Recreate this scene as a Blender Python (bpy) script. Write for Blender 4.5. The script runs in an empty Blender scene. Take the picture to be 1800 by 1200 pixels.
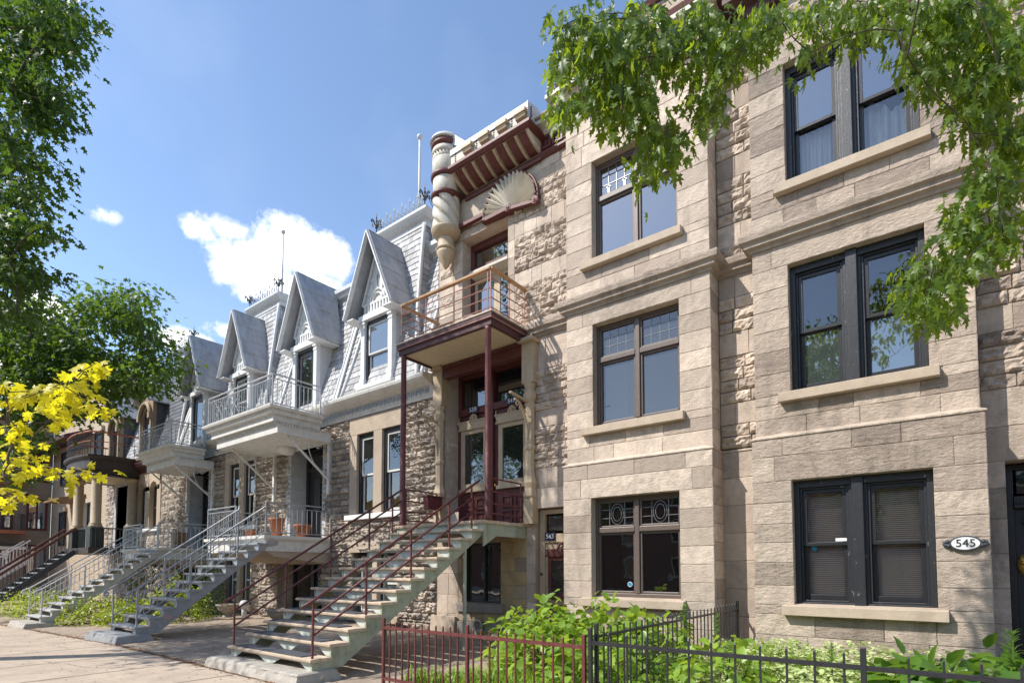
import bpy, math, random
import numpy as np
from mathutils import Vector, Matrix, noise
RNG = random.Random(11)
NP = np.random.RandomState(5)
SC = bpy.context.scene
COL = SC.collection
R = math.radians
PI = math.pi

# ------------------------------------------------------------------ materials
def new_mat(name):
    m = bpy.data.materials.new(name); m.use_nodes = True
    nt = m.node_tree; nt.nodes.clear()
    out = nt.nodes.new('ShaderNodeOutputMaterial')
    return m, nt, out

def nd(nt, typ, **kw):
    n = nt.nodes.new(typ)
    for k, v in kw.items():
        if k.startswith('i_'):
            key = k[2:]
            n.inputs[int(key) if key.isdigit() else key].default_value = v
        else:
            setattr(n, k, v)
    return n

def mixc(nt, a, b, fac, blend='MIX'):
    n = nt.nodes.new('ShaderNodeMix'); n.data_type = 'RGBA'; n.blend_type = blend
    for sock, v in ((n.inputs[6], a), (n.inputs[7], b), (n.inputs[0], fac)):
        if isinstance(v, bpy.types.NodeSocket): nt.links.new(v, sock)
        elif isinstance(v, (int, float)): sock.default_value = v
        else: sock.default_value = (*v, 1)
    return n.outputs[2]

def mathn(nt, op, a, b=None, clamp=False):
    n = nt.nodes.new('ShaderNodeMath'); n.operation = op; n.use_clamp = clamp
    for i, v in enumerate((a, b)):
        if v is None: continue
        if isinstance(v, bpy.types.NodeSocket): nt.links.new(v, n.inputs[i])
        else: n.inputs[i].default_value = v
    return n.outputs[0]

def tex(nt, scale, detail=6, rough=.6, stretch=(1, 1, 1), dist=0.0, kind='noise'):
    tc = nt.nodes.new('ShaderNodeTexCoord')
    mp = nt.nodes.new('ShaderNodeMapping'); mp.inputs[3].default_value = stretch
    nt.links.new(tc.outputs['Object'], mp.inputs[0])
    if kind == 'noise':
        n = nt.nodes.new('ShaderNodeTexNoise'); n.inputs['Scale'].default_value = scale
        n.inputs['Detail'].default_value = detail; n.inputs['Roughness'].default_value = rough
        n.inputs['Distortion'].default_value = dist
        nt.links.new(mp.outputs[0], n.inputs['Vector'])
        return n.outputs['Fac']
    n = nt.nodes.new('ShaderNodeTexVoronoi'); n.inputs['Scale'].default_value = scale
    n.feature = 'DISTANCE_TO_EDGE' if kind == 'crack' else 'F1'
    nt.links.new(mp.outputs[0], n.inputs['Vector'])
    return n.outputs['Distance']

def ramp(nt, fac, lo, hi):
    n = nt.nodes.new('ShaderNodeMapRange'); n.clamp = True
    n.inputs[1].default_value = lo; n.inputs[2].default_value = hi
    nt.links.new(fac, n.inputs[0]); return n.outputs[0]

def mat(name, col, rough=.75, var=.12, vscale=4, col2=None, isl=0.0, bump=0.0, bscale=40, bstretch=(1, 1, 1),
        metal=0.0, spec=.35, stain=None, stain_scale=1.3, stain_lo=.52, stain_hi=.68, stain_amt=.6, vstretch=(1, 1, 1), fine=0.0, bdist=.02, grain=0.0, streak=0.0):
    m, nt, out = new_mat(name)
    b = nt.nodes.new('ShaderNodeBsdfPrincipled')
    n1 = tex(nt, vscale, 8, .65, vstretch)
    lo = tuple(c * (1 - var) for c in col); hi = tuple(min(.95, c * (1 + var)) for c in col)
    c = mixc(nt, lo, hi, ramp(nt, n1, .3, .7))
    if col2 or isl:
        g = nt.nodes.new('ShaderNodeNewGeometry'); rnd = g.outputs['Random Per Island']
        if col2:
            c = mixc(nt, c, col2, mathn(nt, 'POWER', rnd, 1.7))
        if isl:
            r2 = mathn(nt, 'FRACT', mathn(nt, 'MULTIPLY', rnd, 17.31))
            k = mathn(nt, 'MULTIPLY_ADD', r2, 2 * isl); 
            k.node.inputs[2].default_value = 1 - isl
            cm = nt.nodes.new('ShaderNodeCombineColor')
            for i in range(3): nt.links.new(k, cm.inputs[i])
            c = mixc(nt, c, cm.outputs[0], 1.0, 'MULTIPLY')
    if stain:
        s = tex(nt, stain_scale, 10, .7, (1, 1, .55), .6)
        c = mixc(nt, c, stain, mathn(nt, 'MULTIPLY', ramp(nt, s, stain_lo, stain_hi), stain_amt))
    if streak:
        s = tex(nt, 2.4, 8, .65, (1.6, 1.6, .14), .3)
        c = mixc(nt, c, stain or (.1, .08, .07), mathn(nt, 'MULTIPLY', ramp(nt, s, .53, .72), streak))
    if fine:
        f = tex(nt, 160, 3, .7)
        c = mixc(nt, c, tuple(x * .35 for x in col), mathn(nt, 'MULTIPLY', ramp(nt, f, .5, .75), fine))
    nt.links.new(c, b.inputs['Base Color'])
    b.inputs['Roughness'].default_value = rough; b.inputs['Metallic'].default_value = metal
    b.inputs['Specular IOR Level'].default_value = spec
    if bump:
        h = tex(nt, bscale, 8, .7, bstretch)
        bn = nt.nodes.new('ShaderNodeBump'); bn.inputs['Strength'].default_value = bump
        bn.inputs['Distance'].default_value = bdist
        nt.links.new(h, bn.inputs['Height']); nt.links.new(bn.outputs[0], b.inputs['Normal'])
        if grain:                                                   # tooled, split-faced bedding lines
            g2 = tex(nt, 2.6, 9, .72, (1, 1, 3.4), 2.2)
            b2 = nt.nodes.new('ShaderNodeBump'); nt.links.new(mathn(nt, 'MULTIPLY', mathn(nt, 'POWER', nt.nodes.new('ShaderNodeNewGeometry').outputs['Random Per Island'], 1.6), grain * 1.9, True), b2.inputs['Strength']); b2.inputs['Distance'].default_value = .09
            nt.links.new(g2, b2.inputs['Height']); nt.links.new(b2.outputs[0], bn.inputs['Normal'])
    nt.links.new(b.outputs[0], out.inputs[0])
    return m

def leaf_mat(name, c1, c2, trans, tamt=.45, rough=.38, spec=.5):
    m, nt, out = new_mat(name)
    g = nt.nodes.new('ShaderNodeNewGeometry'); rnd = g.outputs['Random Per Island']
    c = mixc(nt, c1, c2, rnd)
    p = nt.nodes.new('ShaderNodeBsdfPrincipled'); nt.links.new(c, p.inputs['Base Color'])
    p.inputs['Roughness'].default_value = rough; p.inputs['Specular IOR Level'].default_value = spec
    t = nt.nodes.new('ShaderNodeBsdfTranslucent')
    r2 = mathn(nt, 'FRACT', mathn(nt, 'MULTIPLY', rnd, 9.7))
    tcol = mixc(nt, tuple(x * .7 for x in trans), trans, r2); nt.links.new(tcol, t.inputs[0])
    mx = nt.nodes.new('ShaderNodeMixShader'); mx.inputs[0].default_value = tamt
    nt.links.new(p.outputs[0], mx.inputs[1]); nt.links.new(t.outputs[0], mx.inputs[2])
    nt.links.new(mx.outputs[0], out.inputs[0])
    return m

def glass_mat(name, see=.55, refl=.16, tint=(.75, .8, .8), dark=(.012, .014, .016), wav=.12):
    """window glass: mirror reflection over a part that lets the room show through"""
    m, nt, out = new_mat(name)
    gl = nt.nodes.new('ShaderNodeBsdfGlossy'); gl.inputs['Roughness'].default_value = .015
    gl.inputs[0].default_value = (.95, .97, 1, 1)
    h = tex(nt, 1.7, 2, .5)
    bn = nt.nodes.new('ShaderNodeBump'); bn.inputs['Strength'].default_value = wav; bn.inputs['Distance'].default_value = .03
    nt.links.new(h, bn.inputs['Height']); nt.links.new(bn.outputs[0], gl.inputs['Normal'])
    tr = nt.nodes.new('ShaderNodeBsdfTransparent'); tr.inputs[0].default_value = (*tint, 1)
    df = nt.nodes.new('ShaderNodeBsdfDiffuse'); df.inputs[0].default_value = (*dark, 1)
    m1 = nt.nodes.new('ShaderNodeMixShader'); m1.inputs[0].default_value = see
    nt.links.new(df.outputs[0], m1.inputs[1]); nt.links.new(tr.outputs[0], m1.inputs[2])
    lw = nt.nodes.new('ShaderNodeFresnel'); lw.inputs[0].default_value = 1.5
    f = mathn(nt, 'MULTIPLY_ADD', lw.outputs[0], .85); f.node.inputs[2].default_value = refl
    m2 = nt.nodes.new('ShaderNodeMixShader'); nt.links.new(f, m2.inputs[0])
    nt.links.new(m1.outputs[0], m2.inputs[1]); nt.links.new(gl.outputs[0], m2.inputs[2])
    nt.links.new(m2.outputs[0], out.inputs[0])
    return m

S = {}
S['stone'] = mat('dressed_sandstone', (.535, .435, .345), .85, grain=.6, var=.2, vscale=6, col2=(.50, .395, .32), isl=.08, streak=.45, bump=.7, bscale=16,
                 bstretch=(1, 1, 1.6), stain=(.17, .14, .115), stain_amt=.62, stain_scale=1.3, fine=.6, bdist=.05)
S['rock'] = mat('rock_faced_sandstone', (.58, .475, .38), .9, .22, 7, col2=(.42, .335, .27), isl=.18, streak=.28, bump=.9, bscale=22, bstretch=(1, 1, 1.8),
                stain=(.13, .105, .085), stain_amt=.4, fine=.4)
S['rubble'] = mat('grey_rock_faced_limestone', (.48, .405, .33), .9, .22, 7, col2=(.28, .24, .205), isl=.22, bump=1.0, bscale=22, bstretch=(1, 1, 1.7),
                  stain=(.12, .105, .09), stain_amt=.45, fine=.4)
S['surround'] = mat('smooth_limestone', (.48, .385, .29), .85, .13, 5, col2=(.42, .34, .26), isl=.06, bump=.35, bscale=30, stain=(.22, .18, .14), stain_amt=.35)
S['yellowstone'] = mat('yellow_repaired_stone', (.46, .33, .17), .88, .16, 5, col2=(.31, .25, .18), isl=.15, bump=.6, bscale=12, stain=(.15, .12, .09), stain_amt=.5)
S['foundation'] = mat('grey_parged_foundation', (.27, .24, .21), .9, .16, 4, bump=.5, bscale=25, stain=(.12, .1, .09), stain_amt=.6)
S['mortar'] = mat('mortar', (.20, .17, .14), .95, .2, 9)
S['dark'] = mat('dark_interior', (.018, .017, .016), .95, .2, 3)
S['cream'] = mat('cream_painted_wood', (.55, .505, .43), .6, .1, 6, streak=.3, bump=.2, bscale=60, stain=(.28, .24, .18), stain_amt=.45, stain_scale=4)
S['tan'] = mat('tan_painted_wood', (.45, .35, .235), .6, .1, 6, bump=.25, bscale=60, bstretch=(1, 1, .2), stain=(.25, .18, .11), stain_amt=.35, stain_scale=5)
S['soffit'] = mat('cream_soffit_boards', (.62, .52, .36), .6, .07, 6)
S['railgrey'] = mat('grey_rail_paint', (.37, .38, .40), .45, .2, 12, stain=(.22, .2, .19), stain_amt=.5, stain_scale=9)
S['red'] = mat('oxblood_paint', (.115, .034, .03), .48, .2, 9, bump=.15, bscale=50, stain=(.2, .10, .09), stain_amt=.3, stain_scale=7)
S['redmetal'] = mat('oxblood_metal_paint', (.125, .035, .033), .42, .22, 15, bump=.3, bscale=70, stain=(.32, .17, .15), stain_amt=.5, stain_scale=14, stain_lo=.56)
S['maroon'] = mat('dark_maroon_wood', (.075, .03, .03), .55, .2, 7, bump=.25, bscale=40, bstretch=(.2, 1, 1))
S['railwood'] = mat('varnished_rail_wood', (.38, .22, .105), .5, .25, 8, vstretch=(.2, 1, 3), bump=.2, bscale=40)
S['pinkrail'] = mat('faded_red_rail', (.33, .16, .125), .5, .15, 12)
S['sage'] = mat('sage_green_paint', (.38, .405, .31), .6, .16, 5, streak=.5, bump=.4, bscale=50, stain=(.16, .17, .12), stain_amt=.6, stain_scale=6)
S['paleblue'] = mat('pale_sage_riser', (.50, .535, .48), .55, .1, 8, stain=(.3, .3, .25), stain_amt=.4, stain_scale=8)
S['tread'] = mat('tan_tread_boards', (.54, .43, .32), .7, .2, 9, bump=.3, bscale=60, stain=(.24, .19, .14), stain_amt=.5, stain_scale=6)
S['matgrey'] = mat('grey_rubber_mat', (.07, .072, .08), .9, .2, 60, bump=.6, bscale=220, bdist=.006)
S['galv'] = mat('galvanised_steel', (.34, .355, .375), .45, .22, 22, metal=.35, bump=.1, bscale=40, stain=(.26, .27, .285), stain_amt=.6, stain_scale=9, stain_lo=.45)
S['greypaint'] = mat('grey_painted_metal', (.52, .52, .525), .45, .12, 12, spec=.5)
S['offwhite'] = mat('offwhite_grey_painted_wood', (.64, .62, .575), .6, .1, 6, streak=.3, bump=.15, bscale=50, stain=(.36, .34, .30), stain_amt=.5, stain_scale=4)
S['whitewood'] = mat('white_grey_dormer_wood', (.68, .68, .675), .6, .07, 6, stain=(.42, .43, .43), stain_amt=.5, stain_scale=5)
S['greystone'] = mat('grey_painted_stone', (.42, .43, .44), .7, .1, 5, bump=.25, bscale=30, stain=(.25, .25, .25), stain_amt=.5, stain_scale=3)
S['slate'] = mat('grey_slate', (.42, .415, .415), .6, .14, 8, col2=(.30, .295, .30), isl=.26, streak=.3, bump=.3, bscale=30, stain=(.2, .2, .21), stain_amt=.4, stain_scale=3)
S['darkslate'] = mat('dark_slate', (.11, .112, .125), .55, .15, 8, isl=.25, bump=.3, bscale=30)
S['zinc'] = mat('weathered_sheet_metal', (.34, .34, .355), .5, .28, 3, streak=.35, metal=.15, bump=.35, bscale=6, stain=(.48, .48, .48), stain_amt=.5, stain_scale=2.2, vstretch=(1, 1, .4))
S['iron'] = mat('wrought_iron', (.05, .055, .065), .5, .2, 12)
S['greyiron'] = mat('grey_iron_cresting', (.22, .235, .26), .5, .2, 12)
S['blackpaint'] = mat('black_peeling_paint', (.022, .023, .027), .4, .25, 20, bump=.25, bscale=45, stain=(.30, .28, .26), stain_amt=.75, stain_scale=11, stain_lo=.64, stain_hi=.67, spec=.5)
S['black'] = mat('black_painted_wood', (.018, .018, .021), .38, .25, 20, bump=.1, bscale=45, spec=.5)
S['blackmetal'] = mat('black_painted_steel', (.022, .023, .026), .4, .3, 20, bump=.15, bscale=60, spec=.5)
S['brownframe'] = mat('brown_window_frame', (.115, .085, .07), .45, .15, 20, spec=.45)
S['white'] = mat('white_paint', (.72, .71, .68), .5, .06, 8)
S['plaqueblue'] = mat('dark_blue_enamel', (.012, .02, .06), .25, .1, 8, spec=.6)
S['silver'] = mat('lead_came', (.22, .22, .22), .4, .1, 20, metal=.6)
S['brass'] = mat('polished_brass', (.55, .34, .09), .3, .2, 20, metal=.9)
S['brownwood'] = mat('brown_stained_wood', (.23, .135, .07), .5, .25, 8, vstretch=(1, 1, .2))
S['browntrim'] = mat('brown_painted_dormer', (.30, .215, .13), .6, .1, 8)
S['terracotta'] = mat('terracotta', (.36, .13, .06), .8, .15, 8)
S['concrete'] = mat('concrete_block', (.40, .365, .315), .9, .14, 7, bump=.5, bscale=22, stain=(.19, .17, .145), stain_amt=.55, stain_scale=4, fine=.5)
S['greyconcrete'] = mat('grey_concrete_block', (.27, .275, .28), .9, .14, 7, bump=.4, bscale=22, stain=(.14, .14, .14), stain_amt=.5, stain_scale=4, fine=.5)
S['urn'] = mat('weathered_stone_urn', (.36, .31, .25), .9, .2, 12, bump=.8, bscale=30, stain=(.13, .11, .08), stain_amt=.6, stain_scale=8)
S['orangestone'] = S['surround']
S['brick'] = None
S['bark'] = mat('bark', (.085, .068, .05), .9, .25, 9, vstretch=(3, 3, .5), bump=1, bscale=18, bstretch=(3, 3, .6))
S['twig'] = mat('twig_bark', (.10, .075, .055), .85, .2, 20)
S['blind'] = mat('window_blind', (.78, .64, .56), .8, .06, 10)
S['yellowblind'] = mat('bamboo_blind', (.78, .50, .12), .7, .15, 20, vstretch=(.3, 1, 5))
S['sheer'] = mat('sheer_curtain', (.58, .57, .58), .9, .05, 10)
S['shade'] = mat('pale_roller_shade', (.55, .66, .64), .8, .05, 10)
S['stickerblue'] = mat('blue_sticker', (.03, .22, .42), .4, .05, 10)
S['redwood'] = mat('brown_red_handrail', (.13, .05, .035), .45, .2, 10)
S['glass'] = glass_mat('window_glass', .92, .10, tint=(.95, .96, .96), dark=(.03, .03, .03))
S['glassgrey'] = glass_mat('hazy_window_glass', .3, .07, dark=(.065, .07, .075))
S['glassdark'] = glass_mat('dark_window_glass', .0, .13, dark=(.016, .017, .018))
S['glasssky'] = glass_mat('upper_window_glass', .4, .27)
S['glasspale'] = glass_mat('pale_window_glass', .25, .2, dark=(.06, .075, .075))

def brick_mat(name, c1, c2, mortar):
    m, nt, out = new_mat(name)
    b = nt.nodes.new('ShaderNodeBsdfPrincipled'); b.inputs['Roughness'].default_value = .85
    tc = nt.nodes.new('ShaderNodeTexCoord')
    sx = nt.nodes.new('ShaderNodeSeparateXYZ'); nt.links.new(tc.outputs['Object'], sx.inputs[0])
    u = mathn(nt, 'ADD', sx.outputs[0], sx.outputs[1])
    cb = nt.nodes.new('ShaderNodeCombineXYZ'); nt.links.new(u, cb.inputs[0]); nt.links.new(sx.outputs[2], cb.inputs[1])
    br = nt.nodes.new('ShaderNodeTexBrick'); nt.links.new(cb.outputs[0], br.inputs['Vector'])
    br.inputs['Scale'].default_value = 1; br.inputs['Brick Width'].default_value = .24; br.inputs['Row Height'].default_value = .078
    br.inputs['Mortar Size'].default_value = .009
    br.inputs['Color1'].default_value = (*c1, 1); br.inputs['Color2'].default_value = (*c2, 1); br.inputs['Mortar'].default_value = (*mortar, 1)
    c = mixc(nt, br.outputs[0], tuple(x * .5 for x in c1), mathn(nt, 'MULTIPLY', ramp(nt, tex(nt, 1.5, 8), .5, .75), .4))
    nt.links.new(c, b.inputs['Base Color'])
    bn = nt.nodes.new('ShaderNodeBump'); bn.inputs['Strength'].default_value = .6; bn.inputs['Distance'].default_value = .01; bn.invert = True
    nt.links.new(br.outputs['Fac'], bn.inputs['Height']); nt.links.new(bn.outputs[0], b.inputs['Normal'])
    nt.links.new(b.outputs[0], out.inputs[0]); return m
S['brick'] = brick_mat('buff_brick', (.55, .43, .30), (.48, .36, .245), (.24, .20, .155))
S['brickbrown'] = brick_mat('brown_brick', (.40, .31, .235), (.33, .245, .18), (.19, .16, .135))
S['brickred'] = brick_mat('red_brick', (.27, .10, .065), (.21, .075, .05), (.25, .22, .19))

# ------------------------------------------------------------------ mesh builder
OFF = [0.0, 0.0, 0.0]          # module offset added to every vertex
class MB:
    def __init__(s): s.v = []; s.f = []
    def add(s, vs, fs):
        n = len(s.v); s.v.extend(vs); s.f.extend([tuple(i + n for i in f) for f in fs])
    def box(s, x0, x1, y0, y1, z0, z1):
        s.add([(x0, y0, z0), (x1, y0, z0), (x1, y1, z0), (x0, y1, z0), (x0, y0, z1), (x1, y0, z1), (x1, y1, z1), (x0, y1, z1)],
              [(0, 3, 2, 1), (4, 5, 6, 7), (0, 1, 5, 4), (1, 2, 6, 5), (2, 3, 7, 6), (3, 0, 4, 7)])
    def quad(s, a, b, c, d): s.add([a, b, c, d], [(0, 1, 2, 3)])
    def bar(s, p, q, w, h, up=(0, 0, 1)):
        p = Vector(p); q = Vector(q); d = (q - p)
        if d.length < 1e-6: return
        d.normalize(); up = Vector(up)
        if abs(d.dot(up)) > .98: up = Vector((0, 1, 0))
        a = d.cross(up).normalized() * (w / 2); b = a.normalized().cross(d).normalized() * (h / 2)
        vs = [tuple(o + sa * a + sb * b) for o in (p, q) for sa, sb in ((-1, -1), (1, -1), (1, 1), (-1, 1))]
        s.add(vs, [(3, 2, 1, 0), (4, 5, 6, 7), (0, 1, 5, 4), (1, 2, 6, 5), (2, 3, 7, 6), (3, 0, 4, 7)])
    def tube(s, pts, r, n=8, cap=True):
        pts = [Vector(p) for p in pts]; m = len(pts)
        rs = r if isinstance(r, (list, tuple)) else [r] * m
        ref = None; vs = []
        for i, p in enumerate(pts):
            d = (pts[min(i + 1, m - 1)] - pts[max(i - 1, 0)]).normalized()
            if ref is None:
                ref = d.orthogonal().normalized()
            ref = (ref - d * ref.dot(d))
            ref = ref.normalized() if ref.length > 1e-5 else d.orthogonal().normalized()
            b = d.cross(ref)
            for k in range(n):
                t = 2 * PI * k / n
                vs.append(tuple(p + rs[i] * (math.cos(t) * ref + math.sin(t) * b)))
        fs = [(i * n + k, i * n + (k + 1) % n, (i + 1) * n + (k + 1) % n, (i + 1) * n + k) for i in range(m - 1) for k in range(n)]
        if cap: fs += [tuple(range(n))[::-1], tuple((m - 1) * n + k for k in range(n))]
        s.add(vs, fs)
    def lathe(s, prof, cx, cy, n=24, sx=1, sy=1, flute=0):
        m = len(prof); vs = []
        for r, z in prof:
            for k in range(n):
                t = 2 * PI * k / n
                rr = r * (1 - (flute if k % 2 else 0))
                vs.append((cx + sx * rr * math.cos(t), cy + sy * rr * math.sin(t), z))
        fs = [(i * n + k, i * n + (k + 1) % n, (i + 1) * n + (k + 1) % n, (i + 1) * n + k) for i in range(m - 1) for k in range(n)]
        fs += [tuple(range(n))[::-1], tuple((m - 1) * n + k for k in range(n))]
        s.add(vs, fs)
    def prism(s, poly, y0, y1, axis='y'):
        """poly = (a, z) points; axis y: a is x, extruded in y; axis x: a is y, extruded in x"""
        n = len(poly)
        if axis == 'y': vs = [(a, y0, z) for a, z in poly] + [(a, y1, z) for a, z in poly]
        elif axis == 'x': vs = [(y0, a, z) for a, z in poly] + [(y1, a, z) for a, z in poly]
        else: vs = [(a, b, y0) for a, b in poly] + [(a, b, y1) for a, b in poly]
        ar = sum(poly[i][0] * poly[(i + 1) % n][1] - poly[(i + 1) % n][0] * poly[i][1] for i in range(n))
        fs = [tuple(range(n)), tuple(range(2 * n - 1, n - 1, -1))] + [((i + 1) % n, i, n + i, n + (i + 1) % n) for i in range(n)]
        flip = (ar < 0) if axis in ('y',) else (ar > 0)
        if flip: fs = [tuple(reversed(f)) for f in fs]
        s.add(vs, fs)
    def sweep(s, path, prof, closed_prof=True, z=0):
        """moulding: path in plan [(x, y)...] with outside on the right hand of travel; prof [(out, z)...]"""
        m = len(path); k = len(prof); vs = []
        nr = []
        for i in range(m - 1):
            dx, dy = path[i + 1][0] - path[i][0], path[i + 1][1] - path[i][1]
            l = math.hypot(dx, dy); nr.append((dy / l, -dx / l))
        for i in range(m):
            if i == 0: nx, ny = nr[0]
            elif i == m - 1: nx, ny = nr[-1]
            else:
                a, b = nr[i - 1], nr[i]; t = 1 + a[0] * b[0] + a[1] * b[1]
                nx, ny = (a[0] + b[0]) / t, (a[1] + b[1]) / t
            for o, zz in prof: vs.append((path[i][0] + nx * o, path[i][1] + ny * o, zz + z))
        kk = k if closed_prof else k - 1
        fs = [(i * k + j, i * k + (j + 1) % k, (i + 1) * k + (j + 1) % k, (i + 1) * k + j) for i in range(m - 1) for j in range(kk)]
        if closed_prof: fs += [tuple(range(k))[::-1], tuple((m - 1) * k + j for j in range(k))]
        s.add(vs, fs)
    def sphere(s, c, r, n=10, sz=1):
        prof = [(max(.002, r * math.sin(PI * i / n)), c[2] - sz * r * math.cos(PI * i / n)) for i in range(n + 1)]
        s.lathe(prof, c[0], c[1], 2 * n if n < 12 else 24)

WL = {}
def _mesh(name, mb, m, smooth, org=(0, 0, 0)):
    me = bpy.data.meshes.new(name)
    ox, oy, oz = (OFF[i] - org[i] for i in range(3))
    me.from_pydata([(a + ox, b + oy, c + oz) for a, b, c in mb.v], [], mb.f)
    me.materials.append(S[m] if isinstance(m, str) else m)
    if smooth: me.polygons.foreach_set('use_smooth', [True] * len(me.polygons))
    me.update(); return me

def build(name, mb, m, parent=None, smooth=False, bevel=0, kind=None, origin=None):
    org = Vector(origin) if origin is not None else Vector((0, 0, 0))
    if origin is not None: org = org + Vector(OFF)
    me = _mesh(name, mb, m, smooth, org)
    o = bpy.data.objects.new(name, me); COL.objects.link(o)
    if parent is not None:
        o.parent = parent; o.location = org - WL[parent]
    else: o.location = org
    WL[o] = Vector(org)
    if bevel:
        bv = o.modifiers.new('edge', 'BEVEL'); bv.width = bevel; bv.segments = 2; bv.limit_method = 'ANGLE'; bv.angle_limit = R(50)
    if kind: o['kind'] = kind
    return o

def thing(name, label, cat, loc=(0, 0, 0), group=None):
    o = bpy.data.objects.new(name, None); COL.objects.link(o)
    o.empty_display_size = .2
    o.location = Vector(loc) + Vector(OFF); WL[o] = Vector(o.location)
    o['label'] = label; o['category'] = cat
    if group: o['group'] = group
    return o

def tag(o, label, cat, group=None):
    o['label'] = label; o['category'] = cat
    if group: o['group'] = group
    return o

def inst(name, me, pos, parent):
    """another object sharing a mesh, at a world position"""
    o = bpy.data.objects.new(name, me); COL.objects.link(o)
    o.parent = parent; w = Vector(pos) + Vector(OFF); o.location = w - WL[parent]; WL[o] = w
    return o

def unit_mesh(name, mb, m, smooth=False):
    me = bpy.data.meshes.new(name); me.from_pydata(mb.v, [], mb.f)
    me.materials.append(S[m])
    if smooth: me.polygons.foreach_set('use_smooth', [True] * len(me.polygons))
    me.update(); return me

# ------------------------------------------------------------------ stonework
def T_front(Y): return lambda u, v, h: (u, Y - h, v)
def T_right(X): return lambda u, v, h: (X + h, u, v)
def T_left(X): return lambda u, v, h: (X - h, -u, v)

def block(mb, T, u0, u1, v0, v1, amp=.006, joint=.002, bev=.008, step=.09, rough=False):
    j = joint
    a0, a1, b0, b1 = u0 + j, u1 - j, v0 + j, v1 - j
    if a1 - a0 < .03 or b1 - b0 < .03: return
    nu = max(1, int(round((a1 - a0) / step))); nv = max(1, int(round((b1 - b0) / step)))
    be = min(bev, (a1 - a0) * .25, (b1 - b0) * .25)
    us = [a0] + list(np.linspace(a0 + be, a1 - be, nu + 1)) + [a1]
    vs = [b0] + list(np.linspace(b0 + be, b1 - be, nv + 1)) + [b1]
    ox, oy = RNG.uniform(0, 100), RNG.uniform(0, 100)
    lift = RNG.uniform(.0, .6) * amp
    tiltu, tiltv = RNG.uniform(-.5, .5) * amp, RNG.uniform(-.8, .5) * amp
    V = []; W = len(us)
    for q, vv in enumerate(vs):
        for p, uu in enumerate(us):
            edge = p in (0, W - 1) or q in (0, len(vs) - 1)
            if edge:
                h = -.028 if rough else -.005
                jit = amp * .25 if rough else .001
                uu2 = uu + RNG.uniform(-jit, jit) * .5; vv2 = vv + RNG.uniform(-jit, jit) * .5
            else:
                n = noise.noise((uu * 9 + ox, vv * 14 + oy, 0)); n2 = noise.noise((uu * 26 + ox, vv * 34, oy))
                if rough:
                    fu = min(1, (uu - a0) / .045 + .1, (a1 - uu) / .045 + .1); fv = min(1, (vv - b0) / .04 + .1, (b1 - vv) / .04 + .1)
                    fall = max(.0, min(fu, fv))
                    vd = noise.voronoi((uu * 8 + ox, vv * 15 + oy, 1.3))[0]; rg = 1.1 - vd[0] * 2.1; h = fall * (lift + amp * (.35 + .6 * n + .4 * n2 + .75 * rg)) + fall * (tiltu * (uu - a0) / (a1 - a0) + tiltv * (vv - b0) / (b1 - b0))
                else:
                    h = amp * (n * .9 + n2 * .5) + lift * .5
                uu2, vv2 = uu, vv
            V.append(T(uu2, vv2, h))
    F = []
    for q in range(len(vs) - 1):
        for p in range(W - 1):
            i = q * W + p
            F.append((i, i + 1, i + W + 1, i + W))
    mb.add(V, F)

def ashlar(mb, T, u0, u1, courses, holes=(), lmin=.35, lmax=.75, amp=.006, step=.11, rough=False, joint=.002, bev=.008, backing=True, back_h=-.02):
    """courses: list of z levels; holes: (u0, u1, v0, v1)"""
    for v0, v1 in zip(courses[:-1], courses[1:]):
        cuts = sorted({v0, v1, *[c for h in holes for c in (h[2], h[3]) if v0 + .03 < c < v1 - .03 and h[1] > u0 and h[0] < u1]})
        for w0, w1 in zip(cuts[:-1], cuts[1:]):
            mid = (w0 + w1) / 2
            spans = [(u0, u1)]
            for h in holes:
                if h[2] < mid < h[3]:
                    ns = []
                    for a, b in spans:
                        if h[1] <= a or h[0] >= b: ns.append((a, b)); continue
                        if h[0] > a: ns.append((a, h[0]))
                        if h[1] < b: ns.append((h[1], b))
                    spans = ns
            for a, b in spans:
                L = b - a
                if L < .04: continue
                xs = [a]
                while b - xs[-1] > lmax * 1.15:
                    s_ = RNG.uniform(lmin, lmax)
                    if b - xs[-1] - s_ < lmin * .7: s_ = (b - xs[-1]) / 2
                    xs.append(xs[-1] + s_)
                xs.append(b)
                for p, q in zip(xs[:-1], xs[1:]):
                    block(mb, T, p, q, w0, w1, amp, joint, bev, step, rough)

def sheet(mb, T, u0, u1, v0, v1, holes=(), h=-.02):
    us = sorted({u0, u1, *[c for k in holes for c in k[:2] if u0 < c < u1]})
    vs = sorted({v0, v1, *[c for k in holes for c in k[2:] if v0 < c < v1]})
    for a, b in zip(us[:-1], us[1:]):
        for c, d in zip(vs[:-1], vs[1:]):
            mu, mv = (a + b) / 2, (c + d) / 2
            if any(k[0] < mu < k[1] and k[2] < mv < k[3] for k in holes): continue
            mb.add([T(a, c, h), T(b, c, h), T(b, d, h), T(a, d, h)], [(0, 1, 2, 3)])

def fill(*zs, h=.28):
    out = [zs[0]]
    for a, b in zip(zs[:-1], zs[1:]):
        n = max(1, int(round((b - a) / h)))
        out += [a + (b - a) * (i + 1) / n for i in range(n)]
    return out

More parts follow.
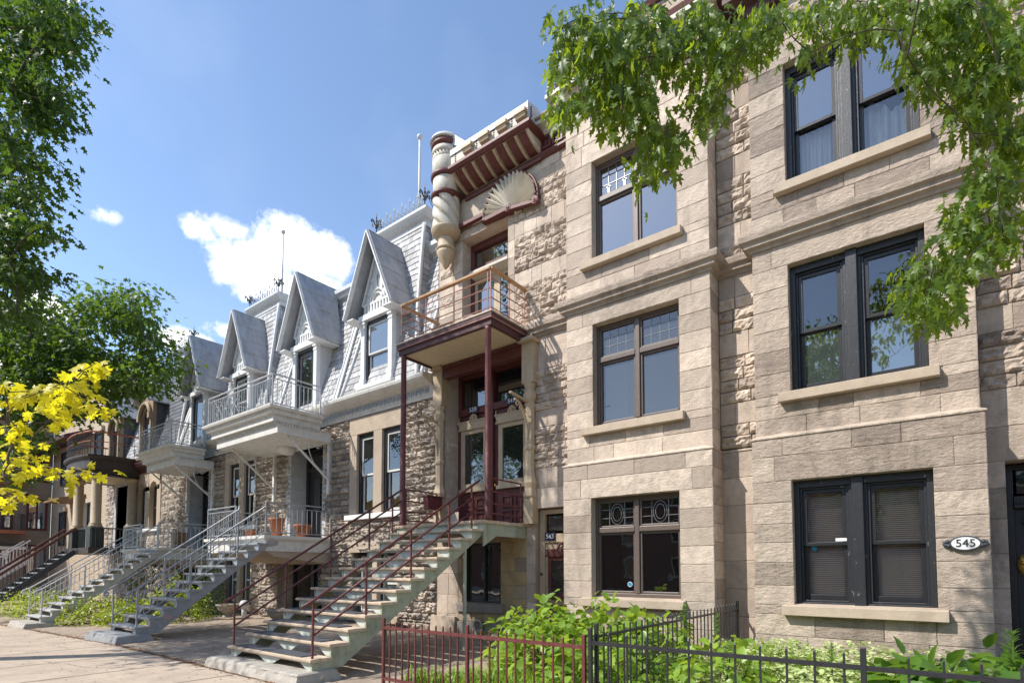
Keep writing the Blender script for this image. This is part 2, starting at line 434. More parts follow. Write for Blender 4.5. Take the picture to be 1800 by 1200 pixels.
def reveal(mb, x0, x1, z0, z1, Y, d, bottom=True):
    """splayless stone reveal of an opening in a front wall, depth d behind Y"""
    y1 = Y + d; y0 = Y + .004
    mb.quad((x0, y0, z0), (x0, y0, z1), (x0, y1, z1), (x0, y1, z0))
    mb.quad((x1, y1, z0), (x1, y1, z1), (x1, y0, z1), (x1, y0, z0))
    mb.quad((x0, y0, z1), (x1, y0, z1), (x1, y1, z1), (x0, y1, z1))
    if bottom: mb.quad((x0, y1, z0), (x1, y1, z0), (x1, y0, z0), (x0, y0, z0))

def text_part(s, size, pos, m, parent, name='numerals', depth=.004, rot=(R(90), 0, 0)):
    cu = bpy.data.curves.new('txt', 'FONT'); cu.body = s; cu.size = size; cu.extrude = depth
    cu.align_x = 'CENTER'; cu.align_y = 'CENTER'
    to = bpy.data.objects.new('txt', cu); COL.objects.link(to)
    dg = bpy.context.evaluated_depsgraph_get(); dg.update()
    me = bpy.data.meshes.new_from_object(to.evaluated_get(dg))
    bpy.data.objects.remove(to); bpy.data.curves.remove(cu)
    me.name = name; me.materials.clear(); me.materials.append(S[m])
    o = bpy.data.objects.new(name, me); COL.objects.link(o)
    o.rotation_euler = rot; o.parent = parent
    w = Vector(pos) + Vector(OFF); o.location = w - WL[parent]; WL[o] = w
    return o
S['palegalv'] = mat('pale_galvanised_steel', (.50, .495, .49), .5, .15, 18, metal=.2, stain=(.34, .33, .32), stain_amt=.5, stain_scale=7)
S['stickerred'] = mat('red_sticker', (.55, .06, .05), .5, .05, 10)
# ------------------------------------------------------------------ windows
def frame_rect(mb, x0, x1, z0, z1, y0, y1, w, wb=None, wt=None):
    wb = w if wb is None else wb; wt = w if wt is None else wt
    mb.box(x0, x0 + w, y0, y1, z0, z1); mb.box(x1 - w, x1, y0, y1, z0, z1)
    mb.box(x0 + w, x1 - w, y0, y1, z0, z0 + wb); mb.box(x0 + w, x1 - w, y0, y1, z1 - wt, z1)

def pane(x0, x1, z0, z1, y, m, parent, name='pane'):
    b = MB(); b.quad((x0, y, z0), (x1, y, z0), (x1, y, z1), (x0, y, z1))
    return build(name, b, m, parent)

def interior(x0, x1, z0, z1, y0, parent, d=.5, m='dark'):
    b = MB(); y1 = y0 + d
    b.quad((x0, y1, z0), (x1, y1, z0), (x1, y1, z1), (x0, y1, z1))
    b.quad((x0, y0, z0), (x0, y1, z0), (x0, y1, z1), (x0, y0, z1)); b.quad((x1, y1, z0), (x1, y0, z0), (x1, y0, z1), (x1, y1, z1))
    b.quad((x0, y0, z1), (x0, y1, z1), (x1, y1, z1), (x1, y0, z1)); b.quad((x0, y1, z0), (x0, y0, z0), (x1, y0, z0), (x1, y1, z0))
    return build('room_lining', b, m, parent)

def curtain(x0, x1, z0, z1, y, m, parent, waves=9, amp=.03, name='curtain', top=None):
    b = MB(); n = waves * 6; vs = []; fs = []
    for i in range(n + 1):
        u = i / n; x = x0 + (x1 - x0) * u
        yy = y + amp * math.sin(u * waves * 2 * PI + 1.3 * math.sin(u * 9)) + amp * .4 * math.sin(u * 23)
        zt = z1 + (0 if top is None else top(u))
        vs += [(x, yy, z0), (x, yy * .6 + y * .4, zt)]
    for i in range(n): fs.append((2 * i, 2 * i + 2, 2 * i + 3, 2 * i + 1))
    b.add(vs, fs); return build(name, b, m, parent, smooth=True)

def blind(x0, x1, z0, z1, y, m, parent, pitch=.028, name='blind'):
    b = MB(); z = z0
    while z < z1:
        b.quad((x0, y - .008, z), (x1, y - .008, z), (x1, y + .012, z + pitch * .8), (x0, y + .012, z + pitch * .8)); z += pitch
    return build(name, b, m, parent)

def sash_unit(par, x0, x1, z0, z1, y, m, glass_u, glass_l, zm=None, rail=.055, names=True):
    """double hung: upper sash outside, lower sash set back"""
    zm = (z0 + z1) / 2 if zm is None else zm
    b = MB(); frame_rect(b, x0, x1, zm - .02, z1, y, y + .045, rail, .05, .06); build('upper_sash', b, m, par, bevel=.004)
    pane(x0 + rail, x1 - rail, zm + .03, z1 - .06, y + .022, glass_u, par)
    b = MB(); frame_rect(b, x0, x1, z0, zm + .03, y + .05, y + .095, rail, .08, .05); build('lower_sash', b, m, par, bevel=.004)
    pane(x0 + rail, x1 - rail, z0 + .08, zm - .02, y + .072, glass_l, par)

def sill(x0, x1, z0, z1, yf, yb, par, m='surround', name='sill'):
    b = MB(); b.prism([(yf, z0), (yb, z0), (yb, z1 + .03), (yf, z1)], x0, x1, 'x')
    o = build(name, b, m, par, bevel=.008); return o

def black_window(house, x0, x1, z0, z1, Y, gu, gl):
    y = Y + .13
    b = MB(); xm = (x0 + x1) / 2 - .02; mw = .115
    frame_rect(b, x0, x1, z0, z1, y, y + .2, .075, .05, .11)
    frame_rect(b, x0 + .075, xm - mw, z0 + .05, z1 - .11, y + .045, y + .2, .03, .03, .03)
    frame_rect(b, xm + mw, x1 - .075, z0 + .05, z1 - .11, y + .045, y + .2, .03, .03, .03)
    w = build('window', b, 'blackpaint', house, bevel=.005)
    b = MB(); b.box(xm - mw, xm + mw, y + .02, y + .2, z0 + .002, z1 - .11); b.box(xm - mw * .62, xm + mw * .62, y - .045, y + .02, z0 + .002, z1 - .002)
    build('mullion', b, 'blackpaint', w, bevel=.012)
    for a, c in ((x0 + .105, xm - mw - .03), (xm + mw + .03, x1 - .105)):
        sash_unit(w, a, c, z0 + .08, z1 - .14, y + .075, 'black', gu, gl)
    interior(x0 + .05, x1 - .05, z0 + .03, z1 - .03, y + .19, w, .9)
    return w, y

def brown_window(house, x0, x1, z0, z1, Y, zt, g, lead=0, gt=None):
    y = Y + .16; gt = gt or g
    b = MB(); xm = (x0 + x1) / 2
    frame_rect(b, x0, x1, z0, z1, y, y + .12, .055, .1, .06)
    b.box(xm - .045, xm + .045, y - .012, y + .12, z0 + .1, z1 - .06)
    for a, c in ((x0 + .055, xm - .045), (xm + .045, x1 - .055)): b.box(a, c, y - .016, y + .12, zt - .05, zt + .05)
    w = build('window', b, 'brownframe', house, bevel=.012)
    for a, c in ((x0 + .055, xm - .045), (xm + .045, x1 - .055)):
        b = MB(); frame_rect(b, a, c, z0 + .1, zt - .05, y + .02, y + .1, .04)
        build('casement', b, 'brownframe', w, bevel=.01)
        pane(a + .04, c - .04, z0 + .14, zt - .09, y + .06, g, w)
        b = MB(); frame_rect(b, a, c, zt + .05, z1 - .06, y + .02, y + .1, .035); build('transom_sash', b, 'brownframe', w, bevel=.008)
        pane(a + .035, c - .035, zt + .085, z1 - .095, y + .06, gt, w)
        if lead:
            b = MB(); p, q, r_, s_ = a + .035, c - .035, zt + .085, z1 - .095
            yy = y + .052; L = lambda P, Q: b.bar((P[0], yy, P[1]), (Q[0], yy, Q[1]), .011 if lead != 2 else .005, .008 if lead != 2 else .004, (0, 1, 0))
            if lead == 1:
                for t in (.27, .73): L((p + (q - p) * t, r_), (p + (q - p) * t, s_))
                for t in (.33, .7):
                    L((p, r_ + (s_ - r_) * t), (p + (q - p) * .34, r_ + (s_ - r_) * t)); L((p + (q - p) * .66, r_ + (s_ - r_) * t), (q, r_ + (s_ - r_) * t))
                for rr in (1, .68):
                    b.tube([((p + q) / 2 + .125 * rr * math.cos(2 * PI * k / 24), yy, (r_ + s_) / 2 + .19 * rr * math.sin(2 * PI * k / 24)) for k in range(25)], .007, 4, False)
            else:
                for t in (.25, .5, .75): L((p + (q - p) * t, r_ + (.35 if lead == 3 else 0) * 0), (p + (q - p) * t, s_))
                for t in (.36, .7): L((p, r_ + (s_ - r_) * t), (q, r_ + (s_ - r_) * t))
                if lead == 3:
                    for t in (.25, .75):
                        cx = p + (q - p) * t
                        b.box(cx - .022, cx + .022, yy - .006, yy, r_, r_ + .16); b.box(cx - .045, cx + .045, yy - .006, yy, r_ + .12, r_ + .15)
            build('leading', b, 'silver' if lead != 2 else 'railgrey', w)
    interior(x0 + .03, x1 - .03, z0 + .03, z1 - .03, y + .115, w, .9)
    return w, y

CORN = [(0, 0), (.03, .0), (.04, .05), (.10, .07), (.10, .13), (.155, .16), (.17, .23), (.17, .265), (.0, .30)]   # string course profile

# ------------------------------------------------------------------ right hand stone house (545)
F = 9.5
def house_545():
    H = thing('stone_house', 'tan stone house at the right edge with black framed windows and an oval house number', 'house', (-.86, F, 0))
    W = MB(); fr = T_front(8.98)
    win = [(-1.69, -.02, 1.07, 2.92), (-1.69, -.02, 4.26, 6.25), (-1.69, -.02, 7.5, 9.45)]
    hb = [(-1.69, -.02, 1.07, 2.92), (-1.92, .2, 2.92, 3.3), (-1.84, .09, .93, 1.07)]
    ashlar(W, fr, -2.24, .52, [-.1, .3, .62, .93, 1.07, 1.36, 1.70, 2.0, 2.28, 2.60, 2.92, 3.3, 3.6], hb, .4, .95, .007)
    block(W, fr, -1.92, .2, 2.92, 3.3)
    fs = T_front(9.08)
    hs = win[1:] + [(-1.92, .2, 6.25, 6.6), (-1.92, .2, 9.45, 9.82), (-1.86, .12, 4.12, 4.26), (-1.86, .12, 7.36, 7.5)]
    ashlar(W, fs, -2.2, .48, [3.6, 3.9, 4.12, 4.26, 4.6, 4.95, 5.27, 5.6, 5.92, 6.25, 6.6], hs, .4, .95, .007)
    ashlar(W, fs, -2.2, .48, [6.88, 7.14, 7.36, 7.5, 7.82, 8.15, 8.48, 8.8, 9.12, 9.45, 9.82], hs, .4, .95, .009)
    block(W, fs, -1.92, .2, 6.25, 6.6); block(W, fs, -1.92, .2, 9.45, 9.82)
    ashlar(W, fs, -2.2, .48, [9.82, 10.02, 10.22, 10.45], (), .3, .6, .03, .06, True)
    for T, d in ((T_right(.48), 1), (T_left(-2.2), -1)):
        a, c = (9.08, F) if d == 1 else (-F, -9.08)
        ashlar(W, T, a, c, fill(3.6, 6.6, 6.88, 9.82, 10.45, h=.32), (), .3, .6, .005)
    for T, d in ((T_right(.52), 1), (T_left(-2.24), -1)):
        a, c = (8.98, F) if d == 1 else (-F, -8.98)
        ashlar(W, T, a, c, fill(-.1, 3.6, h=.32), (), .3, .6, .005)
    for (a, c, z0, z1), Y in zip(win, (8.98, 9.08, 9.08)): reveal(W, a, c, z0, z1, Y, .34)
    sheet(W, fr, -2.24, .52, -.2, 3.6, [win[0]], -.013); sheet(W, fs, -2.2, .48, 3.58, 10.6, win[1:], -.013)
    W.sweep([(-2.24, F), (-2.24, 8.98), (.52, 8.98), (.52, F)], [(0, 3.58), (.015, 3.58), (.015, 3.6), (-.10, 3.66)])   # sloped water table
    # flat wall to the right with its door opening
    fw = T_front(F); door = (.72, 1.85, .1, 3.0)
    ashlar(W, fw, .52, 4.2, [-.1, .45, .9, 1.35, 1.8, 2.25, 2.65, 3.0], [door], .3, .6, .005)
    block(W, fw, .52, 2.2, 3.0, 3.45); ashlar(W, fw, 2.2, 4.2, [3.0, 3.45], (), .5, .9)
    ashlar(W, fw, .5, 4.2, [3.45, 3.95], (), .6, 1.1, .006)
    def bands(z, levels, u0, u1, holes=()):
        for st, hgt, n in levels:
            for k in range(n):
                ashlar(W, fw, u0, u1, [z, z + hgt], holes, .28, .6, .048 if st else .006, .04 if st else .12, bool(st)); z += hgt
        return z
    bands(3.95, [(1, .19, 4), (0, .34, 1), (1, .19, 3), (0, .34, 1), (1, .2, 2)], .5, 4.2)
    bands(6.88, [(0, .34, 1), (1, .19, 4), (0, .34, 1), (1, .19, 5), (0, .34, 1), (1, .19, 3)], .5, 4.2)
    sheet(W, fw, .4, 4.2, -.2, 10.6, [door], -.015); reveal(W, *door[:2], .1, 3.0, F, .36)
    # closed body behind
    W.quad((-2.5, 11, -.2), (4.2, 11, -.2), (4.2, 11, 11), (-2.5, 11, 11)); W.quad((-2.5, 9.0 + .1, 10.6), (4.2, 9.1, 10.6), (4.2, 18, 10.6), (-2.5, 18, 10.6))
    W.quad((4.2, F, -.2), (4.2, 18, -.2), (4.2, 18, 10.6), (4.2, F, 10.6))
    build('wall', W, 'stone', H)
    b = MB(); b.sweep([(-2.2, F - .15), (-2.2, 9.08), (.48, 9.08), (.48, F), (4.2, F)], CORN, z=6.58)
    build('string_course', b, 'stone', H)
    b = MB(); b.sweep([(-2.2, F), (-2.2, 9.08), (.48, 9.08), (.48, F), (4.2, F)], [(0, 10.45), (.1, 10.45), (.1, 10.6), (.3, 10.68), (.3, 10.85), (.42, 10.92), (.42, 11.05), (0, 11.1)])
    build('roof_cornice', b, 'maroon', H)
    for i, (a, c, z0, z1) in enumerate(win):
        Y = (8.98, 9.08, 9.08)[i]
        w, y = black_window(H, a, c, z0, z1, Y, ('glass', 'glass', 'glasssky')[i], ('glass', 'glasspale', 'glass')[i])
        sill(a - .15, c + .11, z0 - .14, z0, Y - .12, Y + .17, w)
        xm = (a + c) / 2
        if i == 0:
            blind(a + .12, xm - .16, z0 + .12, z1 - .1, y + .205, 'blind', w); blind(xm + .16, c - .1, z0 + .12, z1 - .1, y + .205, 'blind', w)
            b = MB(); b.box(a + .52, a + .66, y + .07, y + .074, (z0 + z1) / 2 + .01, (z0 + z1) / 2 + .055); build('paper_note', b, 'white', w)
            b = MB(); b.prism([(a + .235 + .04 * math.cos(t * PI / 8), (z0 + z1) / 2 - .08 + .04 * math.sin(t * PI / 8)) for t in range(16)], y + .14, y + .144); build('round_sticker', b, 'stickerblue', w)
        elif i == 1:
            for p, q in ((a + .12, xm - .16), (xm + .16, c - .1)):
                b = MB(); b.box(p, q, y + .26, y + .27, z0 + .1, z0 + .8); build('roller_shade', b, 'shade', w)
        else:
            curtain(a + .12, xm - .16, z0 + .1, z0 + .95, y + .3, 'sheer', w, 7, .035)
            curtain(xm + .16, c - .1, z0 + .1, z0 + .95, y + .3, 'sheer', w, 4, .06, top=lambda u: .13 * math.sin(u * 7) - .08 * (1 - u))
    # black entrance door
    dx0, dx1, y = .74, 1.83, F + .3
    b = MB(); frame_rect(b, dx0, dx1, .12, 2.98, y, y + .14, .07, .02, .07); b.box(dx0 + .07, dx1 - .07, y - .02, y + .14, 2.42, 2.56); b.box(dx0 + .07, dx1 - .07, y - .05, y, 2.40, 2.44)
    for k in range(24): b.box(dx0 + .09 + k * .04, dx0 + .112 + k * .04, y - .04, y - .02, 2.46, 2.49)
    d = build('entrance_door', b, 'black', H, bevel=.006)
    pane(dx0 + .11, dx1 - .11, 2.6, 2.9, y + .06, 'glassdark', d, 'transom_pane')
    b = MB(); b.box(dx0 + .07, dx1 - .07, y + .03, y + .1, .14, 2.40)
    frame_rect(b, dx0 + .24, dx1 - .24, 1.36, 2.2, y - .01, y + .03, .06); b.prism([(dx0 + .14, 2.2), (dx1 - .14, 2.2), (dx1 - .2, 2.32), (dx0 + .2, 2.32)], y - .05, y + .03)
    for z in (.4, .78): frame_rect(b, dx0 + .24, dx1 - .24, z, z + .32, y + .0, y + .03, .04)
    lf = build('door_leaf', b, 'black', d, bevel=.008)
    pane(dx0 + .3, dx1 - .3, 1.42, 2.14, y + .012, 'glasspale', d, 'door_pane')
    b = MB(); cx = dx0 + .135
    b.prism([(cx + .045 * math.cos(t * PI / 10) * (1 + .25 * math.cos(4 * t * PI / 10)), 1.66 + .14 * math.sin(t * PI / 10)) for t in range(20)], y + .0, y + .03)
    b.sphere((cx, y - .05, 1.68), .032, 8); b.tube([(cx, y, 1.68), (cx, y - .05, 1.68)], .012)
    build('door_handle', b, 'brass', d, smooth=True)
    b = MB(); b.box(.6, 2.0, F - .45, F + .3, .0, .14); b.box(.6, 2.0, F - .12, F + .3, .14, .3); build('door_step', b, 'concrete', H, bevel=.01)
    # oval number plaque
    P = MB(); cx, cz, y = .275, 1.925, 8.968
    P.prism([(cx + .165 * math.cos(t * PI / 20), cz + .1 * math.sin(t * PI / 20)) for t in range(40)], y - .03, y + .02)
    for sgn in (-1, 1):
        for k in range(5):
            P.sphere((cx + sgn * (.165 + .012 * k), y - .015, cz + (.028 if k % 2 else -.028) * (1 - k / 6)), .03 - k * .003, 6)
    pl = build('number_plaque', P, 'iron', H, bevel=.008)
    b = MB(); b.prism([(cx + .14 * math.cos(t * PI / 20), cz + .078 * math.sin(t * PI / 20)) for t in range(40)], y - .036, y - .03); build('plaque_face', b, 'white', pl)
    text_part('545', .135, (cx, y - .038, cz), 'black', pl)
    return H
house_545()

# ------------------------------------------------------------------ middle stone house (539 - 543)
def house_541():
    H = thing('stone_house', 'tan stone house with a red porch, corner turret and fan ornament under its parapet', 'house', (-6, F, 0))
    W = MB(); fr = T_front(8.98); fs = T_front(9.08); fw = T_front(F)
    x0, x1 = -5.08, -3.4
    win = [(x0, x1, 1.07, 2.92), (x0, x1, 4.26, 6.25), (x0, x1, 7.47, 9.45)]
    L0, L1 = -5.69, -2.84
    hb = [win[0], (-5.3, -3.18, 2.92, 3.28), (x0 - .22, x1 + .1, .93, 1.07)]
    ashlar(W, fr, L0, L1, [-.1, .3, .62, .93, 1.07, 1.38, 1.68, 1.98, 2.28, 2.6, 2.92, 3.28, 3.58], hb, .4, .95, .006)
    block(W, fr, -5.3, -3.18, 2.92, 3.28)
    M0, M1 = -5.66, -2.86
    hs = win[1:] + [(-5.3, -3.18, 6.25, 6.6), (-5.3, -3.18, 9.45, 9.85), (x0 - .22, x1 + .1, 4.12, 4.26), (x0 - .22, x1 + .1, 7.33, 7.47)]
    ashlar(W, fs, M0, M1, [3.6, 3.9, 4.12, 4.26, 4.6, 4.95, 5.27, 5.6, 5.92, 6.25, 6.6], hs, .4, .95, .007)
    ashlar(W, fs, M0, M1, [6.88, 7.1, 7.33, 7.47, 7.8, 8.13, 8.46, 8.8, 9.12, 9.45, 9.85, 10.15, 10.42], hs, .4, .95, .008)
    block(W, fs, -5.3, -3.18, 6.25, 6.6); block(W, fs, -5.3, -3.18, 9.45, 9.85)
    ashlar(W, T_right(M1), 9.08, F, fill(3.6, 6.6, 6.88, 9.82, 10.42, h=.32), (), .3, .6, .005)
    ashlar(W, T_right(L1), 8.98, F, fill(-.1, 3.58, h=.32), (), .3, .6, .005)
    ashlar(W, T_left(M0), -F, -9.08, fill(3.6, 6.6, 6.88, 9.82, 10.42, h=.32), (), .3, .6, .005)
    ashlar(W, T_left(L0), -F, -8.98, fill(-.1, 3.58, h=.32), (), .3, .6, .005)
    for (a, c, z0, z1), Y in zip(win, (8.98, 9.08, 9.08)): reveal(W, a, c, z0, z1, Y, .34)
    sheet(W, fr, L0, L1, -.2, 3.58, [win[0]], -.013); sheet(W, fs, M0, M1, 3.56, 11.6, win[1:], -.013)
    W.sweep([(L0, F), (L0, 8.98), (L1, 8.98), (L1, F), (-2.24, F)], [(0, 3.56), (.015, 3.56), (.015, 3.58), (-.10, 3.64)])
    def bands(z, levels, u0, u1, holes=()):
        for st, hgt, n in levels:
            for k in range(n):
                ashlar(W, fw, u0, u1, [z, z + hgt], holes, .22, .5, .05 if st else .006, .036 if st else .12, bool(st)); z += hgt
        return z
    # recess between the two bays
    ashlar(W, fw, -2.86, -2.2, fill(-.1, 3.58, h=.45), (), .6, .7, .004)
    bands(3.62, [(1, .2, 2), (0, .36, 1), (1, .2, 4), (0, .4, 1), (1, .2, 3), (0, .4, 1)], -2.86, -2.2)
    bands(6.88, [(1, .2, 1), (0, .38, 1), (1, .2, 4), (0, .38, 1), (1, .2, 4), (0, .38, 1), (1, .2, 2)], -2.86, -2.2)
    # flat wall right of the doors
    R0, R1 = -6.72, -5.66
    d543 = (-6.72, -5.8, .1, 2.88)
    block(W, fw, R0, R1, 2.88, 3.3); block(W, fw, -6.95, -6.72, 2.5, 3.3); bands(3.3, [(0, .42, 1)], -6.9, R1)
    bands(3.72, [(1, .175, 5), (0, .36, 1), (1, .175, 5), (0, .3, 1)], R0 - .02, R1)
    z = bands(6.86, [(0, .12, 1), (1, .165, 5), (0, .34, 1), (1, .165, 5), (0, .34, 1), (1, .165, 4), (0, .25, 1)], -7.27, R1)
    ashlar(W, fw, -7.46, -7.27, fill(6.55, 9.75, h=.38), (), .2, .3, .004)
    bands(z, [(0, 10.45 - z, 1)], -6.55, R1)
    # strip left of the upper door, under the turret
    for k, z in enumerate(np.arange(6.5, 9.5, .25)):
        ashlar(W, fw, -9.6, -9.15, [z, z + .25], (), .2, .5, .03 if k % 3 == 0 else .005, .06, k % 3 == 0); ashlar(W, fw, -9.15, -8.85, [z, z + .25], (), .3, .4, .004)
    block(W, fw, -9.0, -7.35, 9.5, 9.74, .02, step=.06, rough=True)
    W.box(-9.0, -7.0, F - .015, F + .3, 9.74, 10.5)
    # below the landing
    bw = (-8.81, -7.66, .82, 2.2)
    ashlar(W, fw, -9.62, -8.94, [.1, .55, 1.0, 1.5, 2.0, 2.5, 2.95], (), .3, .5, .004)
    ashlar(W, fw, -6.95, -6.72, fill(.1, 2.5, h=.4), (), .2, .4, .004)
    sheet(W, fw, -9.66, M0, -.2, 10.5, [bw, d543, (-9.36, -6.95, 2.5, 6.45), (-8.85, -7.46, 6.55, 9.5)], -.012)
    reveal(W, *bw[:2], .82, 2.2, F, .22); reveal(W, d543[0], -5.75, .1, 2.88, F, .2)
    reveal(W, -9.36, -6.95, 2.5, 6.45, F, .5); reveal(W, -8.85, -7.46, 6.55, 9.5, F, .45)
    W.box(-8.83, -7.48, F + .445, F + .6, 6.4, 6.68)
    W.quad((-9.66, 11, -.2), (-2.2, 11, -.2), (-2.2, 11, 11.6), (-9.66, 11, 11.6)); W.quad((-9.6, 9.15, 11.1), (-2.5, 9.15, 11.1), (-2.5, 18, 11.1), (-9.6, 18, 11.1))
    W.quad((-9.66, 18, -.2), (-9.66, F, -.2), (-9.66, F, 11.1), (-9.66, 18, 11.1))
    ashlar(W, T_right(-9.36), F + .01, F + .42, fill(2.56, 6.4, h=.42), (), .5, .6, .003); ashlar(W, T_left(-6.95), -F - .42, -F - .01, fill(2.56, 6.4, h=.42), (), .5, .6, .003); ashlar(W, T_right(-8.85), F + .01, F + .3, fill(6.7, 9.5, h=.4), (), .5, .6, .003)
    build('wall', W, 'rock', H)
    b = MB(); ashlar(b, fw, -8.94, -6.95, [.62, .95, 1.25, 1.55, 1.85, 2.2, 2.5, 2.6], [bw, (-8.94, -7.6, .55, .83)], .18, .4, .006); ashlar(b, fw, -8.94, -6.95, [.4, .62], (), .3, .5, .005)
    build('repaired_stones', b, 'yellowstone', H)
    b = MB(); b.box(-8.94, -6.75, F - .06, F - .005, -.1, .4); build('foundation', b, 'foundation', H, bevel=.01); b = MB(); b.prism([(F - .16, -.1), (F - .02, -.1), (F - .02, .5), (F - .1, .5)], -9.75, -8.95, 'x'); build('plinth', b, 'surround', H, bevel=.01)
    b = MB(); b.sweep([(-6.92, F), (-5.66, F), (-5.66, 9.08), (-2.86, 9.08), (-2.86, F), (-2.22, F)], CORN, z=6.55); build('string_course', b, 'stone', H)
    # windows of the bay
    for i, (a, c, z0, z1) in enumerate(win):
        Y = (8.98, 9.08, 9.08)[i]
        w, y = brown_window(H, a, c, z0, z1, Y, (2.32, 5.58, 8.75)[i], ('glass', 'glassgrey', 'glasssky')[i], (1, 2, 3)[i])
        sill(a - .21, c + .09, z0 - .14, z0, Y - .12, Y + .17, w)
        if i == 0:
            b = MB(); cx, cz = (a + c) / 2 - .17, z0 + .26
            b.prism([(cx + .05 * math.cos(t * PI / 8), cz + .05 * math.sin(t * PI / 8)) for t in range(16)], y + .05, y + .055); st = build('round_sticker', b, 'stickerblue', w)
            b = MB(); b.tube([(cx + .042 * math.cos(t * PI / 8), y + .048, cz + .042 * math.sin(t * PI / 8)) for t in range(17)], .005, 4); build('sticker_ring', b, 'white', w)
        if i == 1: curtain(a + .1, a + .45, z0 + .1, z1 - .7, y + .4, 'sheer', w, 3, .03)
    # red frieze with panels, bay cornice and parapet
    b = MB(); b.sweep([(-6.55, F), (-5.66, F), (-5.66, 9.08), (-2.86, 9.08), (-2.86, F), (-2.3, F)], [(0, 10.42), (.05, 10.42), (.09, 10.47), (.09, 10.52), (.05, 10.55), (.05, 10.86), (0, 10.9)])
    def panel(xa, xb, Y):
        frame_rect(b, xa, xb, 10.58, 10.84, Y - .085, Y - .05, .05); b.box(xa + .09, xb - .09, Y - .075, Y - .05, 10.66, 10.76)
    for k in range(3): panel(-6.5 + k * .29, -6.24 + k * .29, F)
    for k in range(6): panel(-5.58 + k * .45, -5.2 + k * .45, 9.08)
    build('frieze', b, 'red', H)
    b = MB(); b.sweep([(-6.5, F), (-5.66, F), (-5.66, 9.08), (-2.86, 9.08), (-2.86, F), (-2.3, F)], [(0, 10.86), (.1, 10.86), (.16, 10.93), (.3, 10.98), (.3, 11.06), (0, 11.1)]); build('gutter_cornice', b, 'cream', H)
    b = MB(); b.box(-5.72, -2.8, 8.95, 9.6, 11.06, 11.62); b.box(-6.4, -5.72, 9.3, 9.6, 11.06, 11.3); build('parapet', b, 'stone', H, bevel=.01)
    b = MB(); b.sweep([(-5.72, 9.6), (-5.72, 8.95), (-2.8, 8.95), (-2.8, 9.6)], [(0, 11.2), (.05, 11.2), (.08, 11.28), (0, 11.32)]); b.sweep([(-5.72, 9.6), (-5.72, 8.95), (-2.8, 8.95), (-2.8, 9.6)], [(0, 11.62), (.06, 11.62), (.1, 11.7), (.0, 11.74)]); build('parapet_moulding', b, 'red', H)

    # ---- corbelled parapet with turret
    P0, P1, PY = -8.72, -6.5, 8.95
    b = MB(); b.box(P0, P1, PY, PY + .75, 10.88, 11.2)
    b.prism([(F, 10.56), (F, 10.86), (PY, 10.86), (PY, 10.8), (PY + .08, 10.74), (PY + .26, 10.64), (PY + .48, 10.575)], P0, P1, 'x')
    pp = build('corbelled_parapet', b, 'cream', H, bevel=.006)
    b = MB()
    for k in range(5):
        cx = P0 + .3 + k * .5 - (.15 if k == 0 else 0)
        for j in range(5): b.box(cx - .02, cx + .02, PY - .004, PY + .01, 10.96 + j * .052, 10.988 + j * .052)
    build('parapet_slots', b, 'dark', pp)
    for k in range(4):
        b = MB(); cx = P0 + .42 + k * .5
        b.prism([(PY - .12, 11.1), (PY + .1, 11.1), (PY + .1, 11.19), (PY - .11, 11.19)], cx, cx + .3, 'x'); b.prism([(PY - .07, 11.03), (PY + .02, 11.0), (PY + .02, 11.1), (PY - .1, 11.1)], cx + .02, cx + .28, 'x')
        build('merlon', b, 'tan', pp, bevel=.008)
    b = MB(); b.prism([(PY - .03, 11.2), (PY + .76, 11.2), (PY + .76, 11.3), (PY + .3, 11.42), (PY - .03, 11.33)], P0, P1 + .02, 'x'); b.box(P1, P1 + .015, PY - .02, PY + .76, 11.0, 11.36); build('metal_cap', b, 'greypaint', pp)
    b = MB(); b.sweep([(P0, PY), (P1, PY), (P1, F)], [(0, 10.78), (.05, 10.78), (.1, 10.84), (.1, 10.9), (.06, 10.94), (0, 10.95)])
    b.sweep([(P0, F - .02), (P1, F - .02)], [(0, 10.4), (.04, 10.4), (.06, 10.46), (.04, 10.5), (0, 10.5)])
    build('red_moulding', b, 'red', pp)
    b = MB(); r = MB()
    cove = [(F - .05, 10.565), (PY + .42, 10.575), (PY + .22, 10.65), (PY + .07, 10.74), (PY + .01, 10.79)]
    n = 7; wd = (P1 - P0 - .1) / n
    for k in range(n):
        xa = P0 + .07 + k * wd; r = MB()
        for (ya, za), (yb, zb) in zip(cove[:-1], cove[1:]):
            e = .012
            b.add([(xa + .05, ya, za - e), (xa + wd - .05, ya, za - e), (xa + wd - .05, yb, zb - e), (xa + .05, yb, zb - e)], [(0, 3, 2, 1)])
            r.bar((xa, ya, za - .012), (xa, yb, zb - .012), .055, .05, (1, 0, 0))
        build('cove_rib', r, 'tan', pp)
    build('cove_panels', b, 'red', pp)
    tx, ty = -9.13, 9.22
    b = MB(); b.lathe([(.004, 8.76), (.05, 8.8), (.09, 8.88), (.16, 9.0), (.215, 9.12), (.225, 9.18), (.2, 9.2)], tx, ty, 32, flute=.06)
    b.lathe([(.15, 9.2), (.22, 9.21), (.24, 9.24), (.2, 9.28), (.19, 9.46), (.2, 9.5)], tx, ty, 32); b.lathe([(.2, 9.5), (.27, 9.54), (.32, 9.6), (.35, 9.66), (.36, 9.7), (.32, 9.72)], tx, ty, 32)
    tu = build('turret', b, 'tan', H, smooth=True)
    b = MB(); rows = 60; nn = 60; vs = []
    for i in range(rows + 1):
        z = 9.71 + .75 * i / rows
        for k in range(nn):
            t = 2 * PI * k / nn; ph = (t * 5 / (2 * PI) + (z - 9.71) * 3.2) % 1
            rr = .30 + .03 * math.sin(PI * ph) - (.05 if ph < .16 else 0); vs.append((tx + rr * math.cos(t), ty + rr * math.sin(t), z))
